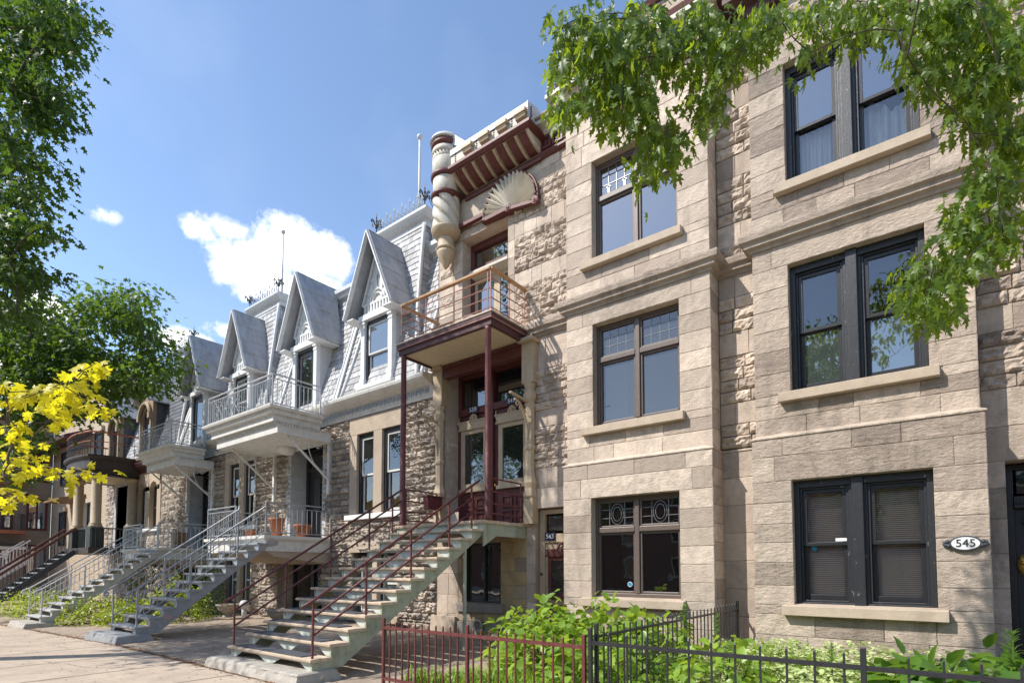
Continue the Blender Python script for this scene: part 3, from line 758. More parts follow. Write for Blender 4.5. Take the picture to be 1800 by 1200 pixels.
    b.add(vs, [(i * nn + k, i * nn + (k + 1) % nn, (i + 1) * nn + (k + 1) % nn, (i + 1) * nn + k) for i in range(rows) for k in range(nn)])
    b.lathe([(.3, 10.55), (.32, 10.58), (.32, 10.9), (.3, 10.93)], tx, ty, 36); b.lathe([(.32, 11.03), (.33, 11.04), (.34, 11.36), (.33, 11.38)], tx, ty, 36)
    b.lathe([(.335, 11.38), (.335, 11.52)], tx, ty, 48, flute=.12); b.lathe([(.33, 11.52), (.35, 11.53), (.34, 11.64), (.3, 11.66)], tx, ty, 36)
    build('turret_shaft', b, 'cream', tu, smooth=True)
    for z in (10.44, 10.92, 11.68):
        b = MB(); b.lathe([(.3, z - .01), (.34, z), (.37, z + .03), (.375, z + .08), (.34, z + .12), (.3, z + .13)], tx, ty, 36)
        build('turret_ring', b, 'red', tu, smooth=True)
    b = MB(); b.lathe([(.37, 11.82), (.4, 11.84), (.38, 11.9), (.05, 12.0)], tx, ty, 36); b.prism([(-8.85, 11.66), (-8.3, 11.3), (-8.3, 11.42), (-8.8, 11.9), (-8.95, 11.9)], PY + .15, PY + .6); build('turret_cap', b, 'greypaint', tu)
    # ---- fan ornament
    cx, cz, y = -7.33, 9.62, F - .1
    b = MB(); n = 20; vs = [(cx, y + .02, cz)]
    a0, a1 = PI * 1.02, -.17
    for i in range(2 * n + 1):
        t = a0 + (a1 - a0) * i / (2 * n); rr = .72 + (.03 if i % 2 == 0 else 0)
        vs.append((cx + rr * math.cos(t), y + (.01 if i % 2 else -.12), cz + rr * math.sin(t)))
    b.add(vs, [(0, i + 1, i + 2) for i in range(2 * n)])
    fn = build('fan_ornament', b, 'cream', H)
    b = MB()
    b.tube([(cx + .77 * math.cos(a0 + (a1 - a0) * i / 40), y - .01, cz + .77 * math.sin(a0 + (a1 - a0) * i / 40)) for i in range(41)], .03, 6)
    b.prism([(cx + .78 * math.cos(a0 + (a1 - a0) * i / 40), cz + .78 * math.sin(a0 + (a1 - a0) * i / 40)) for i in range(41)], y + .03, F)
    b.bar((-9.0, y - .01, 9.77), (cx - .72, y - .01, 9.77), .11, .09); b.bar((cx - .74, y - .03, 9.6), (cx, y - .03, 9.6), .13, .1); b.bar((cx, y - .03, 9.58), (cx + .73, y - .03, 9.46), .12, .08)
    build('fan_moulding', b, 'red', fn, bevel=.008)
    for (px, pz) in ((cx, 9.6), (cx + .74, 9.47)):
        b = MB()
        for rr, yy in ((.085, .1), (.055, .115), (.025, .13)): b.prism([(px + rr * math.cos(t * PI / 12), pz + rr * math.sin(t * PI / 12)) for t in range(24)], y - yy, y)
        build('rosette', b, 'redmetal', fn, bevel=.006)
    # ---- upper balcony door
    a, c, z0, z1, y = -8.85, -7.46, 6.68, 9.5, F + .3
    b = MB(); frame_rect(b, a, c, z0, z1, y, y + .14, .1, .03, .12); b.box(a + .1, c - .1, y - .03, y + .14, 8.72, 8.9); b.box(a + .1, c - .1, y - .01, y + .14, 9.34, 9.4)
    dd = build('balcony_door', b, 'red', H, bevel=.006)
    pane(a + .12, c - .12, 8.9, 9.34, y + .06, 'glasssky', dd, 'transom_pane')
    xm = (a + c) / 2 + .1
    for p, q in ((a + .1, xm), (xm, c - .1)):
        b = MB(); frame_rect(b, p, q, z0 + .03, 8.6, y + .04, y + .09, .09, .3, .1); build('door_leaf', b, 'tan', dd, bevel=.006)
        pane(p + .09, q - .09, z0 + .33, 8.5, y + .06, 'glasssky', dd, 'door_pane')
    b = MB(); b.prism([(y - .2, 8.66), (y + .06, 8.6), (y + .06, 8.72), (y - .2, 8.72)], a + .1, c - .1, 'x'); build('door_head', b, 'cream', dd)
    # ---- double entrance doors 539 / 541
    y = F + .42
    b = MB(); frame_rect(b, -9.36, -6.95, 2.5, 6.44, y, y + .16, .1, .06, .16)
    b.box(-8.36, -8.2, y - .05, y + .16, 2.56, 6.28)
    for p, q in ((-9.26, -8.36), (-8.2, -7.05)): b.box(p, q, y - .04, y + .16, 5.36, 5.52)
    ed = build('entrance_doors', b, 'red', H, bevel=.008)
    for p, q, num, hx in ((-9.26, -8.36, '539', .07), (-8.2, -7.05, '541', .07)):
        pane(p + .06, q - .06, 5.56, 6.22, y + .06, 'glassdark', ed, 'transom_pane')
        b = MB(); b.box(p, q, y + .03, y + .1, 2.56, 5.36)
        cxm = (p + q) / 2; hw = .3
        for zz in (2.68, 3.02):
            for s_ in (-1, 1):
                xa = cxm + s_ * .19 - .15; frame_rect(b, xa, xa + .3, zz, zz + .28, y - .0, y + .03, .035); b.prism([(xa + .09, zz + .09), (xa + .21, zz + .09), (xa + .21, zz + .19), (xa + .09, zz + .19)], y + .01, y + .03)
        lf = build('door_leaf', b, 'red', ed, bevel=.006)
        b = MB(); frame_rect(b, cxm - hw - .12, cxm + hw + .12, 3.52, 4.98, y - .035, y + .03, .12, .14, .1); b.box(cxm - hw - .17, cxm + hw + .17, y - .06, y + .03, 3.46, 3.54)
        b.prism([(cxm - hw - .2, 4.98), (cxm + hw + .2, 4.98), (cxm + hw + .14, 5.06), (cxm + hw + .18, 5.16), (cxm - hw - .18, 5.16), (cxm - hw - .14, 5.06)], y - .08, y + .03)
        b.box(cxm - hw - .21, cxm + hw + .21, y - .09, y + .03, 5.16, 5.2)
        for s_ in (-1, 1): b.prism([(cxm + s_ * .45, 5.2), (cxm + s_ * .5, 5.2), (cxm + s_ * .475, 5.33)], y - .07, y - .03)
        for k in range(7):
            t = PI * k / 6; b.sphere((cxm + .1 * math.cos(t), y - .05, 5.22 + .11 * math.sin(t)), .035, 5)
        b.sphere((cxm, y - .05, 5.24), .06, 6)
        build('door_surround', b, 'tan', ed, bevel=.006)
        pane(cxm - hw, cxm + hw, 3.66, 4.88, y - .005, 'glassdark', ed, 'door_pane')
        b = MB(); b.sphere((p + hx, y - .03, 3.55), .035, 8); b.tube([(p + hx, y + .03, 3.55), (p + hx, y - .03, 3.55)], .013); build('door_handle', b, 'brass', ed, smooth=True)
        b = MB(); b.box(cxm - .15, cxm + .15, y - .075, y - .045, 5.38, 5.52); np_ = build('number_plate', b, 'plaqueblue', ed, bevel=.004)
        text_part(num, .145, (cxm, y - .08, 5.45), 'white', ed)
    # ---- turned pilasters with iron brackets
    for px in (-9.49, -6.79):
        b = MB()
        for (z0, z1, r_) in ((2.55, 3.1, .12), (5.55, 6.5, .15)): b.box(px - r_, px + r_, F - .1 - r_ * .6, F + .05, z0, z1)
        b.lathe([(.13, 3.1), (.15, 3.14), (.13, 3.3), (.16, 3.42), (.12, 3.55), (.1, 3.62), (.105, 4.1), (.13, 4.14), (.13, 4.2), (.105, 4.24), (.105, 5.05), (.13, 5.1), (.1, 5.14), (.14, 5.22), (.15, 5.32), (.1, 5.42), (.13, 5.5), (.14, 5.55)], px, F - .08, 8)
        b.box(px - .2, px + .2, F - .3, F + .05, 6.42, 6.5)
        pi = build('pilaster', b, 'tan', H, bevel=.008)
        b = MB(); s0 = (px, F - .18)
        b.tube([(px, F - .18 - .45 * (1 - math.cos(t)), 4.35 + .75 * math.sin(t)) for t in [k * PI / 24 for k in range(13)]], .028, 6)
        b.bar((px, F - .16, 5.14), (px, F - .78, 5.2), .06, .04)
        for k in range(3):
            c0 = (F - .3 - .12 * k, 4.92 + .06 * k - .03); b.tube([(px, c0[0] + (.07 - .004 * i) * math.cos(i * .5), c0[1] + (.07 - .004 * i) * math.sin(i * .5)) for i in range(14)], .014, 5)
        build('scroll_bracket', b, 'tan', pi)
    b = MB(); b.box(-9.3, -6.95, F - .16, F + .02, 6.18, 6.5); b.box(-9.3, -6.95, F - .22, F, 6.4, 6.46); build('porch_lintel', b, 'red', H, bevel=.01)
    # ---- basement window
    a, c, z0, z1 = bw; y = F + .12
    b = MB(); frame_rect(b, a, c, z0, z1, y, y + .1, .06); b.box((a + c) / 2 - .03, (a + c) / 2 + .03, y, y + .1, z0 + .06, z1 - .06); w = build('window', b, 'black', H, bevel=.005)
    pane(a + .06, (a + c) / 2 - .03, z0 + .06, z1 - .06, y + .05, 'glassdark', w); pane((a + c) / 2 + .03, c - .06, z0 + .06, z1 - .06, y + .05, 'glassdark', w)
    sill(a - .14, c + .07, z0 - .2, z0, F - .05, F + .14, w, 'foundation')
    # ---- small door 543
    y = F + .12
    b = MB(); frame_rect(b, -6.7, -5.78, .14, 2.86, y, y + .1, .14, .02, .1); b.box(-6.56, -5.9, y - .01, y + .1, 2.16, 2.34); d = build('entrance_door', b, 'tan', H, bevel=.008)
    pane(-6.5, -5.9, 2.4, 2.72, y + .05, 'glassdark', d, 'transom_pane')
    b = MB(); b.box(-6.56, -5.8, y + .03, y + .08, .16, 2.16); build('door_leaf', b, 'tan', d)
    b = MB(); frame_rect(b, -6.47, -5.75, 1.02, 1.86, y - .02, y + .03, .08); b.box(-6.52, -5.75, y - .05, y + .03, .98, 1.05); b.prism([(-6.52, 1.86), (-5.75, 1.86), (-5.75, 2.02), (-6.5, 2.02), (-6.46, 1.94)], y - .06, y + .03)
    for k in range(2):
        for j in range(3):
            xa = -6.44 + j * .25; zz = .3 + k * .3; frame_rect(b, xa, xa + .22, zz, zz + .27, y - .0, y + .03, .03); b.box(xa + .05, xa + .17, y + .012, y + .03, zz + .05, zz + .22)
    for k in range(7): t = PI * k / 6; b.sphere((-6.12 + .09 * math.cos(t), y - .02, 2.04 + .09 * math.sin(t)), .03, 5)
    build('door_panels', b, 'red', d, bevel=.006)
    pane(-6.39, -5.83, 1.1, 1.78, y + .002, 'glassdark', d, 'door_pane')
    b = MB(); b.sphere((-6.63, y - .03, 1.5), .03, 8); build('door_handle', b, 'iron', d, smooth=True)
    b = MB(); b.box(-6.54, -6.28, y - .03, y, 2.2, 2.36); np_ = build('number_plate', b, 'plaqueblue', d, bevel=.004)
    text_part('543', .135, (-6.41, y - .036, 2.28), 'white', d)
    b = MB(); b.box(-6.85, -5.7, F - .3, F + .1, .0, .16); build('door_step', b, 'concrete', H, bevel=.01)
    # mooring ring on the foundation
    b = MB(); b.tube([(-8.25 + .12 * math.cos(t * PI / 12), F - .1, .34 + .12 * math.sin(t * PI / 12)) for t in range(25)], .015, 6); build('wall_ring', b, 'greypaint', H)
    return H
house_541()
# ------------------------------------------------------------------ grey mansard houses
def lerp(a, b, t): return a + (b - a) * t
def slates(mb, fn, nrow, ncol, thick=.014, jit=.06):
    """fn(u, t) -> point; courses of overlapping slates, each its own island"""
    for k in range(nrow):
        t0, t1 = k / nrow, min(1.0, (k + 1.08) / nrow)
        off = (k % 2) * .5
        us = [0] + [min(1, max(0, (i + off + RNG.uniform(-jit, jit)) / ncol)) for i in range(1 - (k % 2), ncol)] + [1]
        for a, b in zip(us[:-1], us[1:]):
            if b - a < .012: continue
            g = .0016
            p00, p10, p01, p11 = (Vector(fn(x, t)) for x, t in ((a + g, t0), (b - g, t0), (a + g, t1), (b - g, t1)))
            n = (p10 - p00).cross(p01 - p00)
            if n.length < 1e-9: continue
            n.normalize(); e = n * (thick + RNG.uniform(0, .006)); d = (p00 - p01).normalized() * RNG.uniform(-.008, .012)
            mb.add([tuple(p00 + e + d), tuple(p10 + e + d), tuple(p11), tuple(p01), tuple(p00 + d - n * .01), tuple(p10 + d - n * .01)],
                   [(0, 1, 2, 3), (4, 5, 1, 0), (0, 3, 4), (1, 5, 2)])

def my(z, zt=10.3): return 9.34 + (z - 6.3) * .29            # lower mansard slope: depth at height z

def dormer(H, xc, door, brown=False):
    """gabled dormer standing on the mansard"""
    ze, za, hw, Y = 8.5, 10.72, .98, 9.36
    wood = 'whitewood' if not brown else 'browntrim'
    b = MB()
    zb = 6.45 if door else 6.62
    b.box(xc - .66, xc - .5, Y - .02, Y + .12, zb, ze); b.box(xc + .5, xc + .66, Y - .02, Y + .12, zb, ze)
    for s_ in (-1, 1):
        xx = xc + s_ * .58
        b.box(xx - .11, xx + .11, Y - .05, Y + .1, 8.36, 8.44); b.box(xx - .09, xx + .09, Y - .035, Y + .1, 8.24, 8.3); b.box(xx - .1, xx + .1, Y - .045, Y + .1, zb, zb + .22)
    b.box(xc - .72, xc + .72, Y - .07, Y + .12, 8.44, 8.6)
    b.box(xc - .74, xc + .74, Y - .12, Y + .1, zb - .1, zb)
    tz = lambda x: za - .16 - abs(x) / hw * (za - ze)
    b.prism([(xc - .62, 8.6), (xc + .62, 8.6), (xc + .62, 9.16), (xc, 10.5), (xc - .62, 9.16)], Y + .04, Y + .1)
    d = build('dormer', b, wood, H, bevel=.006)
    b = MB()                                                       # carved tympanum
    b.box(xc - .6, xc + .6, Y - .01, Y + .04, 8.6, 8.66)
    for k in range(9): b.box(xc - .5 + k * .125 - .03, xc - .5 + k * .125 + .03, Y - .005, Y + .04, 8.66, 8.86)
    b.box(xc - .6, xc + .6, Y - .01, Y + .04, 8.86, 8.92)
    for rr in (.3, .2): b.tube([(xc + rr * math.cos(PI * k / 12), Y + .01, 8.92 + rr * math.sin(PI * k / 12)) for k in range(13)], .03, 5)
    for k in range(5):
        t = PI * (k + 1) / 6; b.bar((xc + .36 * math.cos(t), Y + .02, 8.92 + .36 * math.sin(t)), (xc + .56 * math.cos(t), Y + .02, 8.92 + .56 * math.sin(t) * 1.25), .04, .03, (0, 1, 0))
    b.bar((xc, Y + .02, 9.3), (xc, Y + .02, 10.2), .05, .03, (0, 1, 0))
    build('gable_carving', b, wood, d)
    b = MB(); yf, yb = 9.02, 10.42                                  # roof slopes with a deep overhang
    for s_ in (-1, 1):
        o, i = xc + s_ * hw, xc
        top = [(i, yf, za), (o, yf, ze), (o, yb - .42, ze), (i, yb, za)]
        nrm = Vector((s_ * (za - ze), 0, hw)).normalized() * .03
        b.add([tuple(Vector(p) + nrm) for p in top] + [tuple(Vector(p) - nrm * .5) for p in top],
              [(0, 1, 2, 3), (7, 6, 5, 4), (0, 4, 5, 1), (1, 5, 6, 2), (2, 6, 7, 3), (3, 7, 4, 0)])
        for t in (.02, .27, .52, .77):
            p, q = Vector((lerp(i, o, t), yf, lerp(za, ze, t))) + nrm, Vector((lerp(i, o, t), lerp(yb, yb - .42, t), lerp(za, ze, t))) + nrm
            b.bar(p, q, .03, .034)
    build('dormer_roof', b, 'zinc', d)
    b = MB()
    for s_ in (-1, 1):
        o = xc + s_ * (hw - .0)
        b.bar((o, yf + .0, ze - .03), (xc, yf + .0, za - .03), .035, .12, (0, 1, 0))
        b.add([(o, yf, ze - .03), (xc, yf, za - .03), (xc, Y + .08, za - .03), (o, Y + .08, ze - .03)], [(0, 1, 2, 3)])
        q = xc + s_ * .62; b.bar((q, Y - .0, 8.9), (xc, Y - .0, 10.42), .05, .05, (0, 1, 0))
        b.box(min(q, o), max(q, o), yf + .02, yb - .5, ze - .07, ze - .035)
    build('barge_board', b, wood, d)
    for s_ in (-1, 1):
        b = MB(); x = xc + s_ * .64; b.add([(x, Y, zb), (x, my(zb) + .1, zb), (x, my(ze) + .25, ze), (x, Y, ze)], [(0, 1, 2, 3)])
        build('dormer_cheek', b, 'greypaint' if not brown else 'darkslate', d)
    # window or door
    a, c, z0, z1, y = xc - .5, xc + .5, zb, 8.44, Y + .05
    b = MB(); frame_rect(b, a, c, z0, z1, y, y + .1, .09 if door else .07, .06, .1)
    w = build('balcony_door' if door else 'window', b, 'black', H, bevel=.004)
    if door:
        b = MB(); frame_rect(b, a + .09, c - .09, z0 + .06, z1 - .1, y + .03, y + .08, .14, .3, .14); build('door_leaf', b, 'black', w, bevel=.004)
        pane(a + .23, c - .23, z0 + .36, z1 - .24, y + .05, 'glassdark', w, 'door_pane')
    else:
        sash_unit(w, a + .07, c - .07, z0 + .06, z1 - .1, y + .02, 'greypaint', 'glasspale', 'glasspale')
        interior(a + .05, c - .05, z0 + .05, z1 - .05, y + .13, w, .5)
    return d

def railing(parent, pts, z, h=.88, m='greypaint', step=.13, ornate=True, closed=(True, True), name='balustrade'):
    """posts, rails and separate balusters along a plan polyline"""
    b = MB()
    for p, q in zip(pts[:-1], pts[1:]):
        b.bar((*p, z + h), (*q, z + h), .05, .03); b.bar((*p, z + h - .12), (*q, z + h - .12), .022, .02); b.bar((*p, z + .08), (*q, z + .08), .025, .025)
    rl = build('handrail', b, m, parent)
    b = MB()
    for p in pts: b.bar((*p, z), (*p, z + h), .035, .035, (0, 1, 0))
    build('railing_posts', b, m, parent)
    u = MB(); u.bar((0, 0, .08), (0, 0, h - .12), .014, .014, (0, 1, 0)); me = unit_mesh('baluster', u, m)
    for p, q in zip(pts[:-1], pts[1:]):
        L = math.hypot(q[0] - p[0], q[1] - p[1]); n = int(L / step)
        for k in range(1, n):
            inst('baluster', me, (lerp(p[0], q[0], k / n), lerp(p[1], q[1], k / n), z), parent)
    return rl

def cresting(H, x0, x1, y, z, m='greyiron'):
    b = MB(); b.bar((x0, y, z + .05), (x1, y, z + .05), .02, .02); b.bar((x0, y, z + .22), (x1, y, z + .22), .015, .015)
    n = int((x1 - x0) / .15)
    for k in range(n + 1):
        x = lerp(x0, x1, k / n); hh = .46 if k % 2 == 0 else .33
        b.bar((x, y, z), (x, y, z + hh), .014, .014, (0, 1, 0)); b.add([(x - .03, y, z + hh), (x, y - .01, z + hh - .05), (x + .03, y, z + hh), (x, y, z + hh + .11)], [(0, 1, 2, 3)])
        b.tube([(x + .05 * math.cos(t), y, z + .14 + .05 * math.sin(t)) for t in [i * PI / 4 for i in range(9)]], .008, 4)
        for s_ in (-1, 1): b.bar((x, y, z + hh - .14), (x + s_ * .045, y, z + hh - .03), .012, .012, (0, 1, 0))
    return build('iron_cresting', b, m, H)

def finial(H, x, y, z, m='iron'):
    b = MB(); b.tube([(x, y, z), (x, y, z + .62)], .018, 6); b.bar((x + .0, y, z + .55), (x + .12, y + .3, z), .012, .012)
    b.add([(x - .03, y, z + .62), (x, y - .02, z + .6), (x + .03, y, z + .62), (x, y, z + .8)], [(0, 1, 2, 3)])
    for s_, ax in ((-1, 0), (1, 0), (-1, 1), (1, 1)):
        pts = [(.0, .3), (.06, .36), (.12, .46), (.17, .48), (.19, .42), (.15, .38)]
        b.tube([(x + (s_ * p if ax == 0 else 0), y + (s_ * p if ax else 0), z + q) for p, q in pts], [.018, .022, .022, .02, .024, .015], 5)
    b.sphere((x, y, z + .3), .05, 6); b.sphere((x, y, z + .5), .035, 6)
    return build('roof_finial', b, m, H)

def pavilion(H, xc=-11.85, m='slate', z_lo=6.3, win=True):
    zt = 11.1
    def hw(z): return .93 + .72 * ((zt - z) / (zt - z_lo)) ** 2.0
    def yy(z): return 10.2 - .88 * ((zt - z) / (zt - z_lo)) ** 1.25
    b = MB()
    slates(b, lambda u, t: (xc + (2 * u - 1) * hw(lerp(z_lo, zt, t)), yy(lerp(z_lo, zt, t)), lerp(z_lo, zt, t)), 26, 13)
    slates(b, lambda u, t: (xc + hw(lerp(z_lo, zt, t)), yy(lerp(z_lo, zt, t)) + u * (11.6 - yy(lerp(z_lo, zt, t))), lerp(z_lo, zt, t)), 26, 9)
    n = 14; zs = [lerp(z_lo, zt, i / n) for i in range(n + 1)]
    L = [(xc - hw(z), yy(z), z) for z in zs]; Rr = [(xc + hw(z), yy(z), z) for z in zs]
    e = .02
    for i in range(n):
        b.quad((L[i][0], L[i][1] + e, L[i][2]), (Rr[i][0] - e, Rr[i][1] + e, Rr[i][2]), (Rr[i + 1][0] - e, Rr[i + 1][1] + e, Rr[i + 1][2]), (L[i + 1][0], L[i + 1][1] + e, L[i + 1][2]))
        b.quad((Rr[i][0] - e, Rr[i][1] + e, Rr[i][2]), (Rr[i][0] - e, 11.6, Rr[i][2]), (Rr[i + 1][0] - e, 11.6, Rr[i + 1][2]), (Rr[i + 1][0] - e, Rr[i + 1][1] + e, Rr[i + 1][2]))
        b.quad((L[i][0], 11.6, L[i][2]), (L[i][0], L[i][1] + e, L[i][2]), (L[i + 1][0], L[i + 1][1] + e, L[i + 1][2]), (L[i + 1][0], 11.6, L[i + 1][2]))
    pv = build('pavilion_roof', b, m, H)
    b = MB()
    for pts in (L, Rr): b.tube([(p[0], p[1] - .015, p[2]) for p in pts], .055, 8)
    build('hip_roll', b, 'greypaint', pv, smooth=True)
    b = MB(); x0, x1 = xc - .95, xc + .95
    prof = [(0, zt - .06), (.05, zt - .06), (.05, zt + .08), (.14, zt + .12), (.2, zt + .2), (.24, zt + .26), (.24, zt + .33), (0, zt + .36)]
    b.sweep([(x0, 11.6), (x0, 10.22), (x1, 10.22), (x1, 11.6)], prof); b.box(x0, x1, 10.22, 11.6, zt, zt + .35)
    build('pavilion_cornice', b, 'greypaint', pv)
    if win:
        b = MB(); b.box(xc + .98, xc + 1.03, 10.42, 10.95, zt - .75, zt - .12); build('side_window_frame', b, 'greypaint', pv); b = MB(); b.box(xc + 1.0, xc + 1.045, 10.5, 10.87, zt - .68, zt - .2); build('side_pane', b, 'glassdark', pv)
    cresting(pv, x0 + .05, x1 - .05, 10.1, zt + .35); finial(pv, x0 - .08, 10.1, zt + .3); finial(pv, x1 + .08, 10.1, zt + .3)
    return pv

def flagpole(x, y, z0, z1, H):
    b = MB(); b.tube([(x, y, z0), (x, y, z1)], [.045, .03], 8); b.sphere((x, y, z1 + .04), .085, 8); return build('flagpole', b, 'greypaint', H, smooth=True)

CORNG = [(0, 5.86), (.05, 5.86), (.06, 5.93), (.09, 5.95), (.09, 6.13), (.14, 6.15), (.2, 6.18), (.3, 6.21), (.38, 6.25), (.42, 6.29), (.44, 6.35), (.44, 6.38), (0, 6.44)]

def grey_house(label, second=False):
    X0, X1 = -17.1, -9.66
    H = thing('mansard_house', label, 'house', (-13.4, F, 0))
    fw = T_front(F); W = MB()
    sur = (-13.18, -10.85, 2.97, 5.84)
    door = (-16.2, -14.45, 2.4, 5.4); bdoor = (-16.62, -14.45, .1, 2.36); bwin = (-12.95, -11.1, .35, 2.1)
    holes = [sur, door, bdoor, bwin]
    levels = [0.0]
    while levels[-1] < 2.3: levels.append(levels[-1] + RNG.choice((.2, .24, .28)))
    levels[-1] = 2.4
    while levels[-1] < 5.75: levels.append(levels[-1] + RNG.choice((.13, .15, .17, .19)))
    levels[-1] = 5.9
    ashlar(W, fw, X0, X1, levels, holes, .18, .5, .08, .034, True, .008, .02)
    # bulging quoin pier at the party line
    for k in range(9):
        z = .1 + k * .25
        for u in (0, 1): block(W, T_front(F - .22), X0 - .55 + u * .5, X0 - .05 + u * .5 + (.1 if k % 2 else 0), z, z + .25, .07, .008, .02, .06, True)
    W.box(X0 - .55, X0 + .48, F - .2, F, .1, 2.35); W.prism([(F - .24, 2.35), (F, 2.35), (F, 2.6)], X0 - .58, X0 + .5, 'x')
    sheet(W, fw, X0, X1, -.4, 5.95, holes, -.02)
    W.quad((X0, 12, -.3), (X1, 12, -.3), (X1, 12, 10.4), (X0, 12, 10.4)); W.quad((X0, 18, -.3), (X0, F, -.3), (X0, F, 6.3), (X0, 18, 6.3))
    reveal(W, *door[:2], 2.4, 5.4, F, .55); reveal(W, *bdoor[:2], .1, 2.36, F, .4); reveal(W, *bwin[:2], .35, 2.1, F, .25)
    build('wall', W, 'rubble', H)
    # window surround
    b = MB(); xm0, xm1 = -12.1, -11.74; wins = [(-12.82, xm0), (xm1, -11.0)]
    for a, c, z0, z1 in ((-13.18, -10.85, 5.37, 5.84),): block(b, T_front(F - .03), a, c, z0, z1, .004)
    for a, c in ((-13.16, -12.82), (xm0, xm1), (-11.0, -10.88)):
        ashlar(b, T_front(F - .03), a, c, [3.1, 4.05, 4.45, 5.37] if a != xm0 else [3.1, 5.37], (), .3, .6, .003)
    b.box(-13.18, -10.86, F - .015, F + .02, 5.37, 5.84)
    for a, c in wins: reveal(b, a, c, 3.12, 5.37, F - .03, .28)
    for a, c in ((-13.16, -12.82), (xm0, xm1), (-11.0, -10.88)): b.box(a + .01, c - .01, F - .015, F + .3, 3.1, 5.37)
    build('window_surround', b, 'surround', H)
    b = MB(); b.prism([(F - .16, 2.96), (F + .2, 2.96), (F + .2, 3.14), (F - .16, 3.1)], -13.2, -10.72, 'x'); build('window_sill', b, 'white', H, bevel=.012)
    for a, c in wins:
        y = F + .05
        b = MB(); frame_rect(b, a, c, 3.12, 5.37, y, y + .12, .1, .04, .1); w = build('window', b, 'black', H, bevel=.004)
        sash_unit(w, a + .1, c - .06, 3.16, 5.27, y + .03, 'offwhite', 'glass', 'glass', rail=.05)
        if not second: blind(a + .15, c - .1, 3.25, 4.15, y + .145, 'yellowblind', w, .03)
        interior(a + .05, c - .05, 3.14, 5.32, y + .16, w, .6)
    for a, c in ((-12.85, -12.1), (-11.9, -11.15)):
        y = F + .12
        b = MB(); frame_rect(b, a, c, .4, 2.02, y, y + .1, .06); w = build('window', b, 'black', H); b = MB(); frame_rect(b, a + .06, c - .06, .46, 1.96, y + .03, y + .08, .05); b.box(a + .1, c - .1, y + .03, y + .08, 1.2, 1.26); build('window_sash', b, 'offwhite', w); pane(a + .11, c - .11, .5, 1.9, y + .05, 'glasspale', w)
    b = MB(); b.box(-12.1, -11.9, F - .02, F + .2, .35, 2.06); b.box(-13.1, -10.95, F - .06, F + .02, 2.06, 2.32); b.box(-13.1, -10.95, F - .12, F + .2, .2, .37); build('basement_surround', b, 'surround', H, bevel=.01)
    # entrance door with painted reveal stones
    b = MB()
    for k in range(7): b.box(-16.36 - (.12 if k % 2 else 0), -16.19, F - .035, F + .5, 2.42 + k * .43, 2.42 + (k + 1) * .43 - .01)
    for k in range(7): b.box(-14.46, -14.32 + (.1 if k % 2 else 0), F - .035, F + .5, 2.42 + k * .43, 2.42 + (k + 1) * .43 - .01)
    b.box(-16.3, -14.36, F - .03, F + .5, 5.4, 5.78); build('door_surround', b, 'greystone', H, bevel=.01)
    y = F + .5; b = MB(); frame_rect(b, -16.18, -14.47, 2.42, 5.4, y, y + .12, .12, .05, .12); b.box(-16.06, -14.59, y - .02, y + .12, 4.72, 4.84); d = build('entrance_door', b, 'black', H, bevel=.006)
    pane(-16.06, -14.59, 4.84, 5.28, y + .06, 'glassdark', d, 'transom_pane')
    b = MB(); b.box(-16.06, -14.59, y + .04, y + .1, 2.46, 4.72); frame_rect(b, -15.85, -15.4, 3.3, 4.5, y + .01, y + .04, .05); frame_rect(b, -15.25, -14.8, 3.3, 4.5, y + .01, y + .04, .05); build('door_leaf', b, 'black', d, bevel=.004)
    pane(-15.8, -15.45, 3.36, 4.45, y + .03, 'glassdark', d, 'door_pane'); pane(-15.2, -14.85, 3.36, 4.45, y + .03, 'glassdark', d, 'door_pane')
    # basement door
    y = F + .35; b = MB(); frame_rect(b, -16.6, -14.47, .12, 2.0, y, y + .1, .08); b.box(-15.56, -15.4, y - .02, y + .1, .2, 1.92); d = build('basement_door', b, 'black', H)
    pane(-16.52, -15.56, .3, 1.92, y + .05, 'glassdark', d); pane(-15.4, -14.55, .9, 1.92, y + .05, 'glassdark', d)
    if not second: text_part('537', .17, (-14.85, y + .03, 1.62), 'offwhite', d)
    b = MB(); b.box(-16.75, -14.4, F - .12, F + .4, 2.0, 2.34); build('basement_lintel', b, 'surround', H, bevel=.01)
    # cornice
    b = MB(); b.sweep([(X0, F), (-9.74, F)], CORNG); cn = build('cornice', b, 'offwhite', H)
    b = MB(); x = X0 + .1
    while x < -9.85:
        y0, y1 = F - .115, F - .09
        b.box(x, x + .025, y0, y1, 5.97, 6.11); b.box(x + .025, x + .12, y0, y1, 6.085, 6.11); b.box(x + .095, x + .12, y0, y1, 6.0, 6.085); b.box(x + .05, x + .095, y0, y1, 6.0, 6.025); b.box(x + .05, x + .07, y0, y1, 6.025, 6.05)
        x += .175
    build('fret_ornament', b, 'railgrey', cn)
    # lower mansard
    b = MB(); zt = 10.22
    slates(b, lambda u, t: (lerp(X0 + .02, X1 - .02, u), my(lerp(6.42, zt, t)), lerp(6.42, zt, t)), 22, 34)
    b.quad((X0, my(6.3) + .03, 6.3), (X1, my(6.3) + .03, 6.3), (X1, my(zt) + .03, zt), (X0, my(zt) + .03, zt))
    b.quad((X0, 10.3, 10.5), (X1, 10.3, 10.5), (X1, 18, 10.6), (X0, 18, 10.6)); b.quad((X1, my(6.3) + .03, 6.3), (X1, 18, 6.3), (X1, 18, 10.5), (X1, my(zt) + .03, zt)); b.quad((X0, 18, 6.3), (X0, my(6.3) + .03, 6.3), (X0, my(zt) + .03, zt), (X0, 18, 10.5))
    mr = build('mansard_roof', b, 'slate', H)
